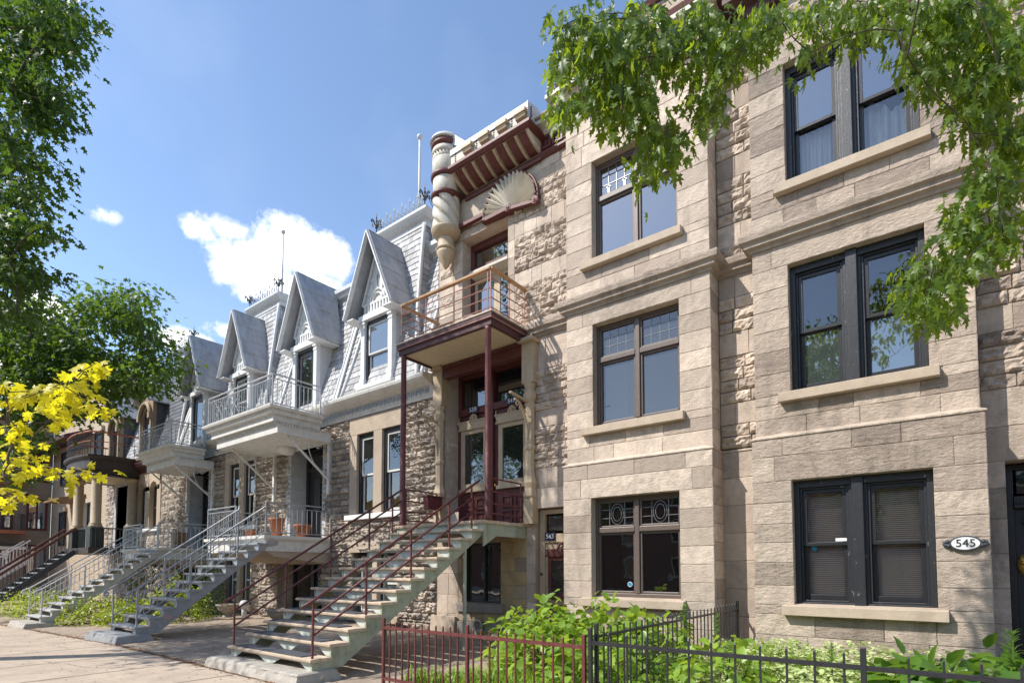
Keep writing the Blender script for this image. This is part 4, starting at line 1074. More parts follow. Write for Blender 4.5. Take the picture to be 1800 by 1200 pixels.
    b = MB(); b.sweep([(X0, my(zt) + .04), (X1, my(zt) + .04)], [(0, zt - .08), (.04, zt - .08), (.04, zt + .06), (.14, zt + .1), (.2, zt + .2), (.24, zt + .24), (.24, zt + .36), (0, zt + .4)]); build('roof_cornice', b, 'greypaint', mr)
    for xx in (-13.72, X0 + .06):
        b = MB(); b.bar((xx, my(6.5) - .03, 6.5), (xx - .0, my(10.1) - .03, 10.1), .14, .03, (0, -1, 0)); b.bar((xx - .08, my(6.5) - .05, 6.5), (xx - .08, my(10.1) - .05, 10.1), .03, .05, (0, -1, 0)); b.bar((xx + .08, my(6.5) - .05, 6.5), (xx + .08, my(10.1) - .05, 10.1), .03, .05, (0, -1, 0))
        build('valley_flashing', b, 'whitewood', mr)
    pavilion(H); dormer(H, -11.88, False); dormer(H, -15.35, True)
    flagpole(-11.75, 10.75, 11.4, 14.3, H)
    if not second:
        b = MB(); b.tube([(-10.02, my(10.1) - .1, 10.0), (-10.02, my(6.5) - .1, 6.5)], .05, 8); build('drain_pipe', b, 'greypaint', H)
    return H

def grey_balcony(x0, x1, yf, z, label):
    T = thing('balcony', label, 'balcony', ((x0 + x1) / 2, F, z))
    b = MB(); path = [(x0, F), (x0, yf), (x1, yf), (x1, F - .08)]
    path = [(x0, F - .46), (x0, yf), (x1, yf), (x1, F - .46)]
    b.sweep(path, [(-.5, z - .33), (-.12, z - .33), (-.12, z - .17), (-.05, z - .15), (-.02, z - .13), (-.02, z - .03), (.06, z - .02), (.08, z + .03), (.08, z + .06), (-.3, z + .06)])
    b.box(x0, x1, yf, F - .46, z, z + .055); d = build('balcony_deck', b, 'offwhite', T)
    b = MB(); q = .24; path = [(x0 + q, F - .1), (x0 + q, yf + q), (x1 - q * .4, yf + q), (x1 - q * .4, F - .1)]
    b.sweep(path, [(-.1, z - .62), (0, z - .62), (0, z - .36), (.06, z - .33), (-.1, z - .3)]); 
    x = x0 + q + .06
    while x < x1 - q * .4: b.box(x, x + .04, yf + q - .05, yf + q, z - .4, z - .35); x += .085
    y = yf + q + .05
    while y < F - .5: b.box(x1 - q * .4, x1 - q * .4 + .05, y, y + .04, z - .4, z - .35); y += .085
    build('lower_fascia', b, 'offwhite', T)
    b = MB(); n = 18
    for k in range(n): a = lerp(yf + q, F - .05, k / n); c = lerp(yf + q, F - .05, (k + 1) / n); b.box(x0 + q + .03, x1 - q * .4 - .03, a + .03, c + .018, z - .6, z - .57)
    b.box(x0 + q + .03, x1 - q * .4 - .03, yf + q + .03, F - .08, z - .57, z - .54); build('soffit', b, 'offwhite', T)
    b = MB(); cx = (x0 + x1) / 2 + .5; b.lathe([(.05, z - .82), (.2, z - .78), (.28, z - .66), (.3, z - .56)], cx - .4, F - .5, 20); build('soffit_boss', b, 'offwhite', T, smooth=True)
    for bx in (x0 + q + .35, x1 - q * .4 - .12):
        b = MB(); b.bar((bx, F - .08, z - 1.7), (bx, F - 1.45, z - .6), .05, .05, (1, 0, 0)); b.box(bx - .05, bx + .05, F - .12, F, z - 2.1, z - .55)
        b.tube([(bx, F - .15 - .62 * math.sin(t), z - 1.5 + .85 * (1 - math.cos(t))) for t in [k * PI / 20 for k in range(11)]], .014, 5)
        for c0, c1, s_ in ((F - .45, z - .78, 1), (F - .8, z - .74, -1), (F - 1.08, z - .7, 1)):
            b.tube([(bx, c0 + (.1 - .006 * i) * math.cos(i * .5), c1 + s_ * (.1 - .006 * i) * math.sin(i * .5)) for i in range(15)], .012, 5)
        build('scroll_bracket', b, 'offwhite', T)
    i_ = .06
    railing(T, [(x0 + i_, F - .5), (x0 + i_, yf + i_), (x1 - i_, yf + i_), (x1 - i_, F - .5)], z + .06, .86, 'railgrey', .125)
    b = MB()                                                        # crossed ornament in the middle of the front
    for xc in (lerp(x0, x1, .2), lerp(x0, x1, .45)):
        for s_ in (-1, 1): b.bar((xc - s_ * .3, yf + .04, z + .16), (xc + s_ * .3, yf + .04, z + .78), .012, .012, (0, 1, 0)); b.tube([(xc + s_ * .16 + .1 * math.cos(t), yf + .04, z + .47 + .12 * math.sin(t)) for t in [k * PI / 6 for k in range(13)]], .008, 4)
    b.bar((x1 - i_, F - .5, z + .3), (x1 - i_ + .18, F - .5, z + .12), .015, .015)
    build('rail_ornament', b, 'railgrey', T)
    return T

def grey_landing(x0, x1, yf, z, label):
    T = thing('entrance_landing', label, 'landing', ((x0 + x1) / 2, F, 0))
    b = MB(); path = [(x0, F - .05), (x0, yf), (x1, yf), (x1, F - .05)]
    b.sweep(path, [(-.25, z - .42), (-.06, z - .42), (-.06, z - .16), (-.02, z - .12), (.03, z - .08), (.03, z), (-.25, z)]); b.box(x0 + .01, x1 - .01, yf + .01, F, z - .012, z + .004); build('landing_deck', b, 'offwhite', T)
    b = MB(); b.prism([(yf + .35, z - .56), (F, z - .75), (F, z - .42), (yf + .1, z - .42)], x0 + .1, x1 - .1, 'x'); build('deck_support', b, 'surround', T)
    return T

OFF[0] = 0
grey_house('grey stone mansard house beside the turret house, yellow blinds in its paired windows')
OFF[0] = -7.5
grey_house('grey mansard house in the middle of the row with a pale boss under its balcony', True)
OFF[0] = 0
grey_balcony(-17.7, -13.85, 7.5, 5.9, 'larger grey painted balcony above the doorway nearest the red stair')
grey_balcony(-24.3, -21.3, 7.85, 5.95, 'smaller grey painted balcony further down the row near the tree')
LA = grey_landing(-17.4, -13.95, 7.45, 2.5, 'off-white entrance landing with terracotta pots at the top of the dark galvanised stair')
railing(LA, [(-15.62, 7.5), (-17.35, 7.5), (-17.35, F - .05)], 2.5, .88, 'galv', .14)
railing(LA, [(-14.0, 7.5), (-14.0, F - .05)], 2.5, .88, 'galv', .14)
LB = grey_landing(-24.9, -21.45, 7.6, 2.36, 'off-white entrance landing at the top of the pale galvanised stair')
railing(LB, [(-23.1, 7.65), (-24.85, 7.65), (-24.85, F - .05)], 2.36, .88, 'greypaint', .14); railing(LB, [(-21.5, 7.65), (-21.5, F - .05)], 2.36, .88, 'greypaint', .14)
# ------------------------------------------------------------------ exterior stairs
OFF[0] = 0
def stair(label, x0, x1, y0, dy, z0, dz, n, zl, yl, m_side, m_tread, m_riser, m_rail, zb, style, mats=0, sticker=True, cat='stairs', grp=None):
    T = thing('exterior_stair', label, cat, ((x0 + x1) / 2, y0, zb))
    Y = lambda k: y0 + dy * k
    Z = lambda k: z0 + dz * k
    th = .045
    for k in range(n):
        b = MB(); b.box(x0, x1, Y(k), Y(k) + dy + .03, Z(k) - th, Z(k))
        if style == 'red':
            b.box(x0, x1, Y(k) - .012, Y(k), Z(k) - th + .004, Z(k) - .006)
            for j in range(int((x1 - x0) / .05)): b.box(x0 + j * .05, x0 + j * .05 + .025, Y(k) - .017, Y(k) - .012, Z(k) - th + .008, Z(k) - .012)
        t = build('tread', b, m_tread, T, bevel=.004)
        if k < mats:
            b = MB(); b.box(x0 + .16, x1 - .3, Y(k) + .03, Y(k) + dy - .02, Z(k) + .001, Z(k) + .016); build('tread_mat', b, 'matgrey', t, bevel=.004)
    b = MB()
    for k in range(n):                                              # open risers: a top strip and gusset plates
        yy = Y(k) + .05; zt = Z(k) - th; zbk = Z(k - 1) if k else zb + .0; i0, i1 = x0 + .07, x1 - .07; w = (i1 - i0)
        def plate(pts): b.prism(pts, yy, yy + .012)
        hh = zt - zbk
        plate([(i0, zt), (i1, zt), (i1, zt - .03), (i0, zt - .03)])
        if style == 'red':
            plate([(i0, zt - .03), (i0 + .3, zt - .03), (i0 + .12, zbk), (i0, zbk)]); plate([(i1 - .3, zt - .03), (i1, zt - .03), (i1, zbk), (i1 - .12, zbk)])
            plate([((i0 + i1) / 2 - .32, zt - .03), ((i0 + i1) / 2 + .32, zt - .03), ((i0 + i1) / 2 + .1, zbk), ((i0 + i1) / 2 - .1, zbk)])
        else:
            plate([(i0, zt - .03), (i0 + .26, zt - .03), (i0 + .1, zbk), (i0, zbk)]); plate([(i1 - .26, zt - .03), (i1, zt - .03), (i1, zbk), (i1 - .1, zbk)])
    build('riser_plates', b, m_riser, T)
    def stringer(x):
        pts = [(Y(0) + .04, zb), (Y(0) + .04, Z(0) - th)]
        for k in range(n - 1): pts += [(Y(k + 1) + .04, Z(k) - th), (Y(k + 1) + .04, Z(k + 1) - th)]
        pts += [(Y(n) + .04, Z(n - 1) - th), (Y(n) + .04, zl - .03), (Y(n) + .3, zl - .03), (Y(n) + .3, zl - .26), (Y(n) + .02, zl - .3)]
        pts += [(Y(0) + dy * 1.75, zb)]
        b = MB(); b.prism(pts, x - .02, x + .02, 'x'); return build('stringer', b, m_side, T)
    sr = stringer(x1 - .06); stringer(x0 + .06)
    if sticker:
        b = MB(); cy, cz = Y(1) + .42, Z(1) - .02
        b.prism([(cy + .065 * math.cos(t * PI / 8), cz + .045 * math.sin(t * PI / 8)) for t in range(16)], x1 - .039, x1 - .036, 'x'); st = build('oval_sticker', b, 'white', sr)
        b = MB(); b.tube([(x1 - .035, cy + .055 * math.cos(t * PI / 8), cz + .037 * math.sin(t * PI / 8)) for t in range(17)], .007, 4); b.bar((x1 - .035, cy - .03, cz + .02), (x1 - .035, cy + .03, cz - .02), .006, .014); b.bar((x1 - .035, cy - .035, cz - .015), (x1 - .035, cy + .035, cz + .012), .006, .012); build('sticker_mark', b, 'stickerred', st)
    # rails
    for xs in (x0 + .07, x1 - .07):
        ln = lambda k, h: (xs, Y(k) + .06, Z(k) + h)
        if style == 'red':
            b = MB(); b.tube([(xs, Y(-.35), Z(-.35) + .8), ln(0, .82), ln(n - .2, .82)], .022, 8); b.sphere((xs, Y(-.35), Z(-.35) + .8), .024, 5); build('handrail', b, m_rail, T, smooth=True)
            for h in (.58, .32):
                b = MB(); b.tube([ln(0, h), ln(n - .2, h)], .018, 8); build('lower_rail', b, m_rail, T, smooth=True)
            for k in (0, 3, 6, 9, n - 1):
                b = MB(); b.bar((xs, Y(k) + .06, Z(k)), (xs, Y(k) + .06, Z(k) + .82), .026, .026, (0, 1, 0)); build('rail_post', b, m_rail, T)
        else:
            b = MB(); curl = [(xs, Y(-.1) - .05 + .06 * math.cos(a) * (1 - i / 26), Z(0) + .70 + .075 * math.sin(a) * (1 - i / 26)) for i, a in enumerate([PI / 2 + j * .45 for j in range(19)])][::-1]
            b.tube(curl + [ln(0, .84), ln(n - .3, .84), (xs, yl + .05, zl + .88)], .021, 8); build('handrail', b, m_rail, T, smooth=True)
            b = MB(); b.bar(ln(0, .68), ln(n - .3, .68), .02, .02); b.bar(ln(0, .17), ln(n - .3, .17), .02, .02); build('lower_rail', b, m_rail, T)
            for k in (0, 4, 8, n - .3):
                b = MB(); p = ln(k, 0); b.bar(p, (p[0], p[1], p[2] + .84), .032, .032, (0, 1, 0)); build('rail_post', b, m_rail, T)
            u = MB(); u.bar((0, 0, .17), (0, 0, .68), .013, .013, (0, 1, 0)); me = unit_mesh('baluster', u, m_rail)
            nb = int(n * 2)
            for j in range(1, nb):
                k = j * (n - .3) / nb; inst('baluster', me, ln(k, 0), T)
    return T

def foot_block(label, x0, x1, y0, y1, z0, z1, m, rag=.02):
    b = MB(); n = 26; per = []
    for i in range(n): per.append((lerp(x0, x1, i / n), y0))
    for i in range(6): per.append((x1, lerp(y0, y1, i / 6)))
    for i in range(n): per.append((lerp(x1, x0, i / n), y1))
    for i in range(6): per.append((x0, lerp(y1, y0, i / 6)))
    N = len(per); cx, cy = (x0 + x1) / 2, (y0 + y1) / 2; vs = []
    lv = [(z0 - .05, .06), (lerp(z0, z1, .35), .03), (lerp(z0, z1, .75), .0), (z1 - .02, -.005), (z1, -.035)]
    for z, o in lv:
        for (x, y) in per:
            k = noise.noise((x * 5, y * 5, z * 14)) * rag * (2.0 if z < z1 - .04 else .5)
            dx, dy = x - cx, y - cy
            vs.append((x + (o + k) * (1 if x > cx else -1) * (abs(dx) > (x1 - x0) * .49), y + (o + k) * (1 if dy > 0 else -1) * (abs(dy) > (y1 - y0) * .4), z + (k * .3 if z == z1 else 0)))
    fs = [(i * N + k, i * N + (k + 1) % N, (i + 1) * N + (k + 1) % N, (i + 1) * N + k) for i in range(len(lv) - 1) for k in range(N)] + [tuple((len(lv) - 1) * N + k for k in range(N))]
    b.add(vs, fs)
    o = build('concrete_block', b, m, origin=(cx, cy, z0)); tag(o, label, 'block'); return o

RS = stair('wide red railed stair with sage green sides and grey rubber mats on its tan treads', -9.42, -6.98, 4.44, .305, .335, .1855, 12, 2.56, 8.1,
           'sage', 'tread', 'paleblue', 'redmetal', .165, 'red', mats=6, sticker=False)
foot_block('cracked tan concrete block under the foot of the red railed stair', -9.62, -6.94, 4.2, 4.86, 0, .165, 'concrete', .016)
stair('dark grey galvanised stair with curled handrails between the red stair and the paler grey stair', -15.6, -13.95, 4.55, .272, .33, .196, 11, 2.5, 7.5, 'galv', 'galv', 'galv', 'galv', .17, 'grey')
foot_block('grey concrete block under the foot of the dark galvanised stair', -15.75, -13.85, 4.2, 4.85, 0, .17, 'greyconcrete', .008)
stair('pale grey painted stair with curled handrails rising beside the yellow-green hedge', -23.05, -21.45, 4.5, .262, .17, .182, 12, 2.36, 7.65, 'palegalv', 'palegalv', 'palegalv', 'greypaint', .0, 'grey')
foot_block('pale concrete block under the foot of the pale grey stair', -23.2, -21.35, 4.15, 4.9, -.16, .0, 'concrete', .008)

# landing of the red stair with its steel posts and the balcony they carry
def red_porch():
    T = thing('entrance_landing', 'landing with red rails in front of the dark red double doors', 'landing', (-8.2, F, 0))
    b = MB(); b.box(-9.52, -6.93, 8.08, F - .02, 2.5, 2.56)
    for j in range(52): b.box(-9.5 + j * .05, -9.475 + j * .05, 8.065, 8.08, 2.51, 2.55)
    build('landing_deck', b, 'tread', T)
    b = MB(); b.box(-9.5, -9.46, 8.12, F - .02, 2.26, 2.5); b.box(-7.0, -6.96, 8.12, F - .02, 2.26, 2.5); b.box(-9.46, -7.0, 8.12, 8.16, 2.3, 2.5); b.prism([(8.12, 2.26), (8.5, 2.26), (8.12, 2.05)], -7.0, -6.96, 'x'); build('landing_frame', b, 'sage', T)
    b = MB(); b.tube([(-7.08, 7.7, .08), (-7.08, 7.7, 2.1)], .035, 8); build('support_post', b, 'sage', T); b = MB(); b.tube([(-9.36, 7.7, .08), (-9.36, 7.7, 2.1)], .035, 8); build('support_post', b, 'sage', T)
    for x in (-9.47, -6.95):
        b = MB()
        for h in (.84, .58, .34, .14): b.tube([(x, 8.2, 2.56 + h), (x, F - .2, 2.56 + h)], .018, 6)
        b.tube([(x, F - .2, 2.56), (x, F - .2, 3.4)], .018, 6); b.tube([(x, 8.34, 2.56), (x, 8.34, 3.4)], .015, 6); build('side_rails', b, 'redmetal', T)
    for x in (-9.47, -6.97):
        b = MB(); b.lathe([(.075, 2.56), (.075, 2.62), (.062, 2.64), (.062, 6.38), (.075, 6.42)], x, 8.24, 12); build('steel_post', b, 'redmetal', T, smooth=True)
    mb = thing('mailbox', 'dark red wedge shaped mailbox hung on the left rail of the red landing', 'mailbox', (-9.4, 9.05, 3.0))
    b = MB(); b.prism([(8.86, 2.98), (9.28, 2.98), (9.32, 3.28), (8.82, 3.28)], -9.44, -9.28, 'x'); build('box_body', b, 'redmetal', mb, bevel=.01)
    b = MB(); b.prism([(8.8, 3.28), (9.34, 3.28), (9.34, 3.31), (8.8, 3.31)], -9.46, -9.26, 'x'); build('lid', b, 'redmetal', mb)
    B = thing('balcony', 'dark red balcony with varnished wooden handrail above the red double doors', 'balcony', (-8.2, F, 6.6))
    x0, x1, yf = -9.62, -6.88, 8.22
    b = MB(); b.sweep([(x0, F), (x0, yf), (x1, yf), (x1, F)], [(-.06, 6.44), (-.02, 6.44), (0, 6.46), (0, 6.56), (.02, 6.575), (.035, 6.6), (.035, 6.7), (-.06, 6.7)]); build('fascia', b, 'maroon', B)
    b = MB(); b.sweep([(x0, F), (x0, yf), (x1, yf), (x1, F)], [(.0, 6.585), (.045, 6.585), (.045, 6.605), (0, 6.605)]); build('fascia_bead', b, 'pinkrail', B)
    b = MB(); b.box(x0 - .05, x1 + .05, yf - .05, F, 6.7, 6.735); build('balcony_deck', b, 'tread', B, bevel=.004)
    b = MB(); n = 26
    for k in range(n): a = lerp(x0 + .06, x1 - .06, k / n); c = lerp(x0 + .06, x1 - .06, (k + 1) / n); b.box(a, c - .008, yf + .06, F, 6.49, 6.51)
    b.box(x0 + .06, x1 - .06, yf + .06, F, 6.51, 6.53); build('soffit', b, 'soffit', B)
    b = MB(); i = .04
    pts = [(x0 + i, F - .05), (x0 + i, yf + i), (x1 - i, yf + i), (x1 - i, F - .05)]
    for p, q in zip(pts[:-1], pts[1:]): b.bar((*p, 7.63), (*q, 7.63), .085, .05)
    build('wood_handrail', b, 'railwood', B, bevel=.006)
    for h in (6.83, 7.03, 7.23, 7.43):
        b = MB()
        for p, q in zip(pts[:-1], pts[1:]): b.tube([(*p, h), (*q, h)], .012, 6)
        build('rail_bar', b, 'pinkrail', B)
    xs = [lerp(x0 + i, x1 - i, t) for t in (0, .3, .62, .97, 1)]
    for p in [(x, yf + i) for x in xs] + [(x0 + i, F - .1), (x1 - i, F - .1), (x0 + i, F - .7), (x1 - i, 8.85)]:
        b = MB(); b.bar((*p, 6.73), (*p, 7.61), .02, .02, (0, 1, 0)); build('rail_post', b, 'pinkrail', B)
    pt = thing('planter', 'cream drum planter standing on the red balcony', 'planter', (-8.05, 8.95, 6.74))
    b = MB(); b.lathe([(.17, 6.74), (.2, 6.78), (.21, 7.08), (.23, 7.1), (.23, 7.14), (.18, 7.14), (.17, 7.08)], -8.05, 8.95, 20); build('planter_body', b, 'cream', pt, smooth=True)
    b = MB(); b.lathe([(.18, 7.09), (.01, 7.1)], -8.05, 8.95, 20); build('soil', b, 'bark', pt)
    ch = thing('bench', 'low slatted wooden bench standing on the red balcony behind its railing', 'bench', (-8.6, 8.75, 6.74))
    b = MB()
    for k in range(4): b.box(-8.95, -8.25, 8.58 + k * .1, 8.66 + k * .1, 7.0, 7.03)
    build('seat', b, 'railwood', ch)
    for px, py in ((-8.9, 8.62), (-8.3, 8.62), (-8.9, 8.94), (-8.3, 8.94)):
        b = MB(); b.box(px - .02, px + .02, py - .02, py + .02, 6.74, 7.0); build('leg', b, 'railwood', ch)
red_porch()

# ------------------------------------------------------------------ pots and urns
def pot(x, y, z, h, r, label, m='terracotta', sq=False):
    T = thing('flower_pot', label, 'flower pot', (x, y, z)); b = MB()
    if sq: b.prism([(x - r * .75, z), (x + r * .75, z), (x + r, z + h), (x - r, z + h)], y - r, y + r); b.box(x - r * 1.06, x + r * 1.06, y - r * 1.06, y + r * 1.06, z + h, z + h + .03)
    else: b.lathe([(r * .65, z), (r * .95, z + h * .85), (r * 1.05, z + h * .86), (r * 1.05, z + h), (r * .9, z + h), (r * .85, z + h * .9)], x, y, 18)
    build('pot_body', b, m, T, smooth=not sq); b = MB(); b.box(x - r * .8, x + r * .8, y - r * .8, y + r * .8, z + h * .88, z + h * .9) if sq else b.lathe([(r * .85, z + h * .9), (.01, z + h * .92)], x, y, 18); build('soil', b, 'bark', T)
    return T
pot(-14.35, 8.0, 2.5, .5, .2, 'tall terracotta pot at the front right corner of the off-white landing')
pot(-14.3, 8.75, 2.5, .36, .24, 'wide terracotta pot behind the tall one on the off-white landing')
pot(-15.0, 7.62, 2.5, .16, .16, 'small terracotta pot at the edge of the off-white landing by the railing')
pot(-21.95, 8.5, 2.36, .55, .2, 'square brown planter on the landing at the top of the pale grey stair', 'brownwood', True)
def urn(x, y, z, s, label):
    T = thing('garden_urn', label, 'urn', (x, y, z))
    b = MB(); b.lathe([(.2 * s, z), (.2 * s, z + .05 * s), (.12 * s, z + .09 * s), (.1 * s, z + .14 * s), (.2 * s, z + .19 * s), (.33 * s, z + .3 * s), (.38 * s, z + .42 * s), (.42 * s, z + .45 * s), (.42 * s, z + .5 * s), (.36 * s, z + .5 * s), (.32 * s, z + .42 * s)], x, y, 24, flute=.05); build('bowl', b, 'urn', T)
    b = MB(); b.lathe([(.34 * s, z + .44 * s), (.01, z + .45 * s)], x, y, 20); build('soil', b, 'bark', T)
urn(-17.7, 8.3, .1, .82, 'shallow pale stone urn beside the standpipe under the grey landing')
urn(-13.9, 7.9, .1, .9, 'darker stone urn on the yard behind the foot of the red railed stair')
urn(-11.0, 8.8, .12, .9, 'stone urn under the red railed stair against the rubble wall')
T = thing('standpipe', 'grey gooseneck standpipe beside the shallow stone urn', 'pipe', (-17.05, 8.5, .1))
b = MB(); b.tube([(-17.05, 8.5, .1), (-17.05, 8.5, .45)], .075, 10); build('pipe_stem', b, 'greypaint', T, smooth=True); b = MB(); b.lathe([(.1, .4), (.14, .46), (.14, .56), (.09, .63), (.02, .65)], -17.05, 8.5, 14); build('pipe_cap', b, 'greypaint', T, smooth=True)

# ------------------------------------------------------------------ garden fences
def fence(label, p, q, z0, zt, zr, m, step, posts, pk=.018, rail=.04, low=.22):
    T = thing('garden_fence', label, 'fence', ((p[0] + q[0]) / 2, (p[1] + q[1]) / 2, z0))
    b = MB(); b.bar((*p, zr), (*q, zr), .03, rail); build('top_rail', b, m, T); b = MB(); b.bar((*p, low), (*q, low), .03, rail); build('bottom_rail', b, m, T)
    L = math.hypot(q[0] - p[0], q[1] - p[1]); n = int(L / step)
    u = MB(); h = zt - z0; u.bar((0, 0, 0), (0, 0, h - .02), pk, pk, (0, 1, 0)); u.add([(-pk / 2, -pk / 2, h - .02), (pk / 2, -pk / 2, h - .02), (pk / 2, pk / 2, h - .02), (-pk / 2, pk / 2, h - .02), (0, 0, h)], [(0, 1, 4), (1, 2, 4), (2, 3, 4), (3, 0, 4)]); me = unit_mesh('picket', u, m)
    for k in range(n + 1):
        t = k / n
        if any(abs(t - pt) * L < step * .4 for pt in posts): continue
        inst('picket', me, (lerp(p[0], q[0], t), lerp(p[1], q[1], t), z0), T)
    for t in posts:
        b = MB(); x, y = lerp(p[0], q[0], t), lerp(p[1], q[1], t); b.box(x - .018, x + .018, y - .018, y + .018, z0 - .1, zt + .03); build('fence_post', b, m, T, bevel=.004)
    return T
fence('oxblood red picket fence along the front of the grassy bed', (-5.62, 4.6), (-2.69, 4.6), .05, .95, .86, 'redmetal', .117, (0, .49, 1), .016, .036)
fence('black picket fence along the pavement in front of the pale ground cover', (-2.62, 4.6), (3.2, 4.6), .05, 1.02, .91, 'blackmetal', .182, (0, .375, .7, 1), .015, .034)
fence('black picket fence running from the pavement back to the house between two gardens', (-2.6, 4.68), (-2.6, 9.35), .1, 1.06, .96, 'blackmetal', .145, (0, .5, 1), .014, .026)

# ------------------------------------------------------------------ third house: brown dormers, arched windows, porch
def brown_house():
    X0, X1 = -33.5, -24.6
    H = thing('mansard_house', 'grey stone mansard house with brown arched dormers and a columned porch behind the tree', 'house', (-29, F, 0))
    W = MB(); fw = T_front(F); sur = (-29.5, -26.5, 3.3, 6.0); dr = (-31.9, -30.3, 2.6, 5.6)
    ashlar(W, fw, X0, X1, fill(-.3, 2.6, 6.0, h=.24), [sur, dr], .25, .6, .05, .07, True); sheet(W, fw, X0, X1, -.4, 6.0, [sur, dr], -.02)
    W.quad((X0, 11.5, -.4), (X1, 11.5, -.4), (X1, 11.5, 10), (X0, 11.5, 10)); reveal(W, *dr[:2], 2.6, 5.6, F, .6); build('wall', W, 'rubble', H)
    b = MB(); wins = [(-29.1, -28.25), (-27.75, -26.9)]
    for a, c in ((-29.5, -29.1), (-28.25, -27.75), (-26.9, -26.5)): b.box(a, c, F - .04, F + .3, 3.4, 5.3)
    for a, c in wins:
        xm = (a + c) / 2; r_ = (c - a) / 2
        arc = [(xm + r_ * math.cos(t * PI / 14), 5.1 + r_ * .9 * math.sin(t * PI / 14)) for t in range(15)]
        for s_ in (0, 1):
            seg = arc[:8] if s_ == 0 else arc[7:]
            e = (c + .26, 6.0) if s_ == 0 else (xm, 6.0)
            poly = [(c, 5.1)] + seg[1:] + [(xm, 6.0), (c + .25, 6.0), (c + .25, 5.1)] if s_ == 0 else [(xm, 6.0)] + seg[:-1] + [(a, 5.1), (a - .25, 5.1), (a - .25, 6.0)]
            b.prism(poly, F - .04, F + .3)
    build('window_surround', b, 'surround', H)
    b = MB(); b.box(-29.6, -26.4, F - .15, F + .2, 3.26, 3.4); build('window_sill', b, 'white', H, bevel=.01)
    for a, c in wins:
        b = MB(); frame_rect(b, a, c, 3.4, 5.6, F + .14, F + .22, .08); b.box(a, c, F + .14, F + .22, 4.3, 4.36); w = build('window', b, 'brownframe', H); pane(a + .08, c - .08, 3.48, 5.5, F + .17, 'glassdark', w)
    b = MB(); b.box(-31.9, -30.3, F + .45, F + .55, 2.6, 5.6); b.box(-31.6, -30.6, F + .4, F + .45, 2.7, 4.9); build('entrance_door', b, 'brownwood', H)
    b = MB(); b.box(-32.15, -31.9, F - .05, F + .5, 2.6, 5.6); b.box(-30.3, -30.05, F - .05, F + .5, 2.6, 5.6); b.box(-32.15, -30.05, F - .05, F + .5, 5.6, 5.95); build('door_surround', b, 'greystone', H)
    b = MB(); b.sweep([(X0, F), (X1, F)], [(0, 5.95), (.05, 5.95), (.1, 6.1), (.3, 6.2), (.36, 6.32), (.36, 6.4), (0, 6.45)]); build('cornice', b, 'maroon', H)
    b = MB(); zt = 10.0
    slates(b, lambda u, t: (lerp(X0, X1, u), my(lerp(6.4, zt, t)), lerp(6.4, zt, t)), 20, 34); b.quad((X0, my(6.3) + .03, 6.3), (X1, my(6.3) + .03, 6.3), (X1, my(zt) + .03, zt), (X0, my(zt) + .03, zt)); b.quad((X0, 10.3, 10.3), (X1, 10.3, 10.3), (X1, 16, 10.4), (X0, 16, 10.4))
    mr = build('mansard_roof', b, 'slate', H); b = MB(); b.bar((X1 - .05, my(6.4) - .04, 6.4), (X1 - .05, my(10) - .04, 10), .14, .06, (0, -1, 0)); build('valley_flashing', b, 'whitewood', mr); b = MB(); b.bar((X1 - .35, my(6.4) - .04, 6.4), (X1 - .2, my(10) - .04, 10), .1, .05, (0, -1, 0)); build('valley_flashing', b, 'whitewood', mr)
    for xc in (-27.9, -31.9):
        b = MB(); Y = 9.3
        arc = [(xc + .45 * math.cos(t * PI / 12), 8.35 + .45 * math.sin(t * PI / 12)) for t in range(13)]
        b.box(xc - .72, xc - .45, Y, Y + .15, 6.6, 8.35); b.box(xc + .45, xc + .72, Y, Y + .15, 6.6, 8.35); b.box(xc - .8, xc + .8, Y - .1, Y + .15, 6.5, 6.64)
        b.prism([(xc + .72, 8.35)] + arc[:7] + [(xc, 9.6), (xc + .72, 9.2)], Y, Y + .15); b.prism([(xc, 9.6)] + arc[6:] + [(xc - .72, 8.35), (xc - .72, 9.2)], Y, Y + .15)
        b.tube([(xc + .6 * math.cos(t * PI / 12), Y - .08, 8.4 + .6 * math.sin(t * PI / 12)) for t in range(13)], .09, 6)
        for s_ in (-1, 1): b.box(xc + s_ * .62 - .1, xc + s_ * .62 + .1, Y - .16, Y, 8.25, 8.5); b.box(xc + s_ * .6 - .07, xc + s_ * .6 + .07, Y - .06, Y, 6.7, 8.3)
        d = build('dormer', b, 'browntrim', H, bevel=.008)
        b = MB(); hw, ze, za = .95, 9.0, 10.15
        for s_ in (-1, 1):
            o = xc + s_ * hw; b.add([(xc, Y - .3, za), (o, Y - .3, ze), (o, 10.1, ze), (xc, 10.4, za), (xc, Y - .3, za - .06), (o, Y - .3, ze - .06), (o, 10.1, ze - .06), (xc, 10.4, za - .06)], [(0, 1, 2, 3), (7, 6, 5, 4), (0, 4, 5, 1), (1, 5, 6, 2)])
            b.bar((lerp(xc, o, .5), Y - .3, lerp(za, ze, .5) + .02), (lerp(xc, o, .5), 10.2, lerp(za, ze, .5) + .02), .02, .02)
        build('dormer_roof', b, 'zinc', d)
        for s_ in (-1, 1): b = MB(); x = xc + s_ * .7; b.add([(x, Y, 6.6), (x, my(6.6) + .1, 6.6), (x, my(9) + .2, 9.0), (x, Y, 9.0)], [(0, 1, 2, 3)]); build('dormer_cheek', b, 'darkslate', d)
        b = MB(); frame_rect(b, xc - .45, xc + .45, 6.64, 8.7, Y + .06, Y + .14, .07); w = build('window', b, 'brownframe', H); pane(xc - .38, xc + .38, 6.7, 8.75, Y + .1, 'glassdark', w)
    OFF[0] = -14.4; pavilion(H, -11.85, 'darkslate'); OFF[0] = 0
brown_house()

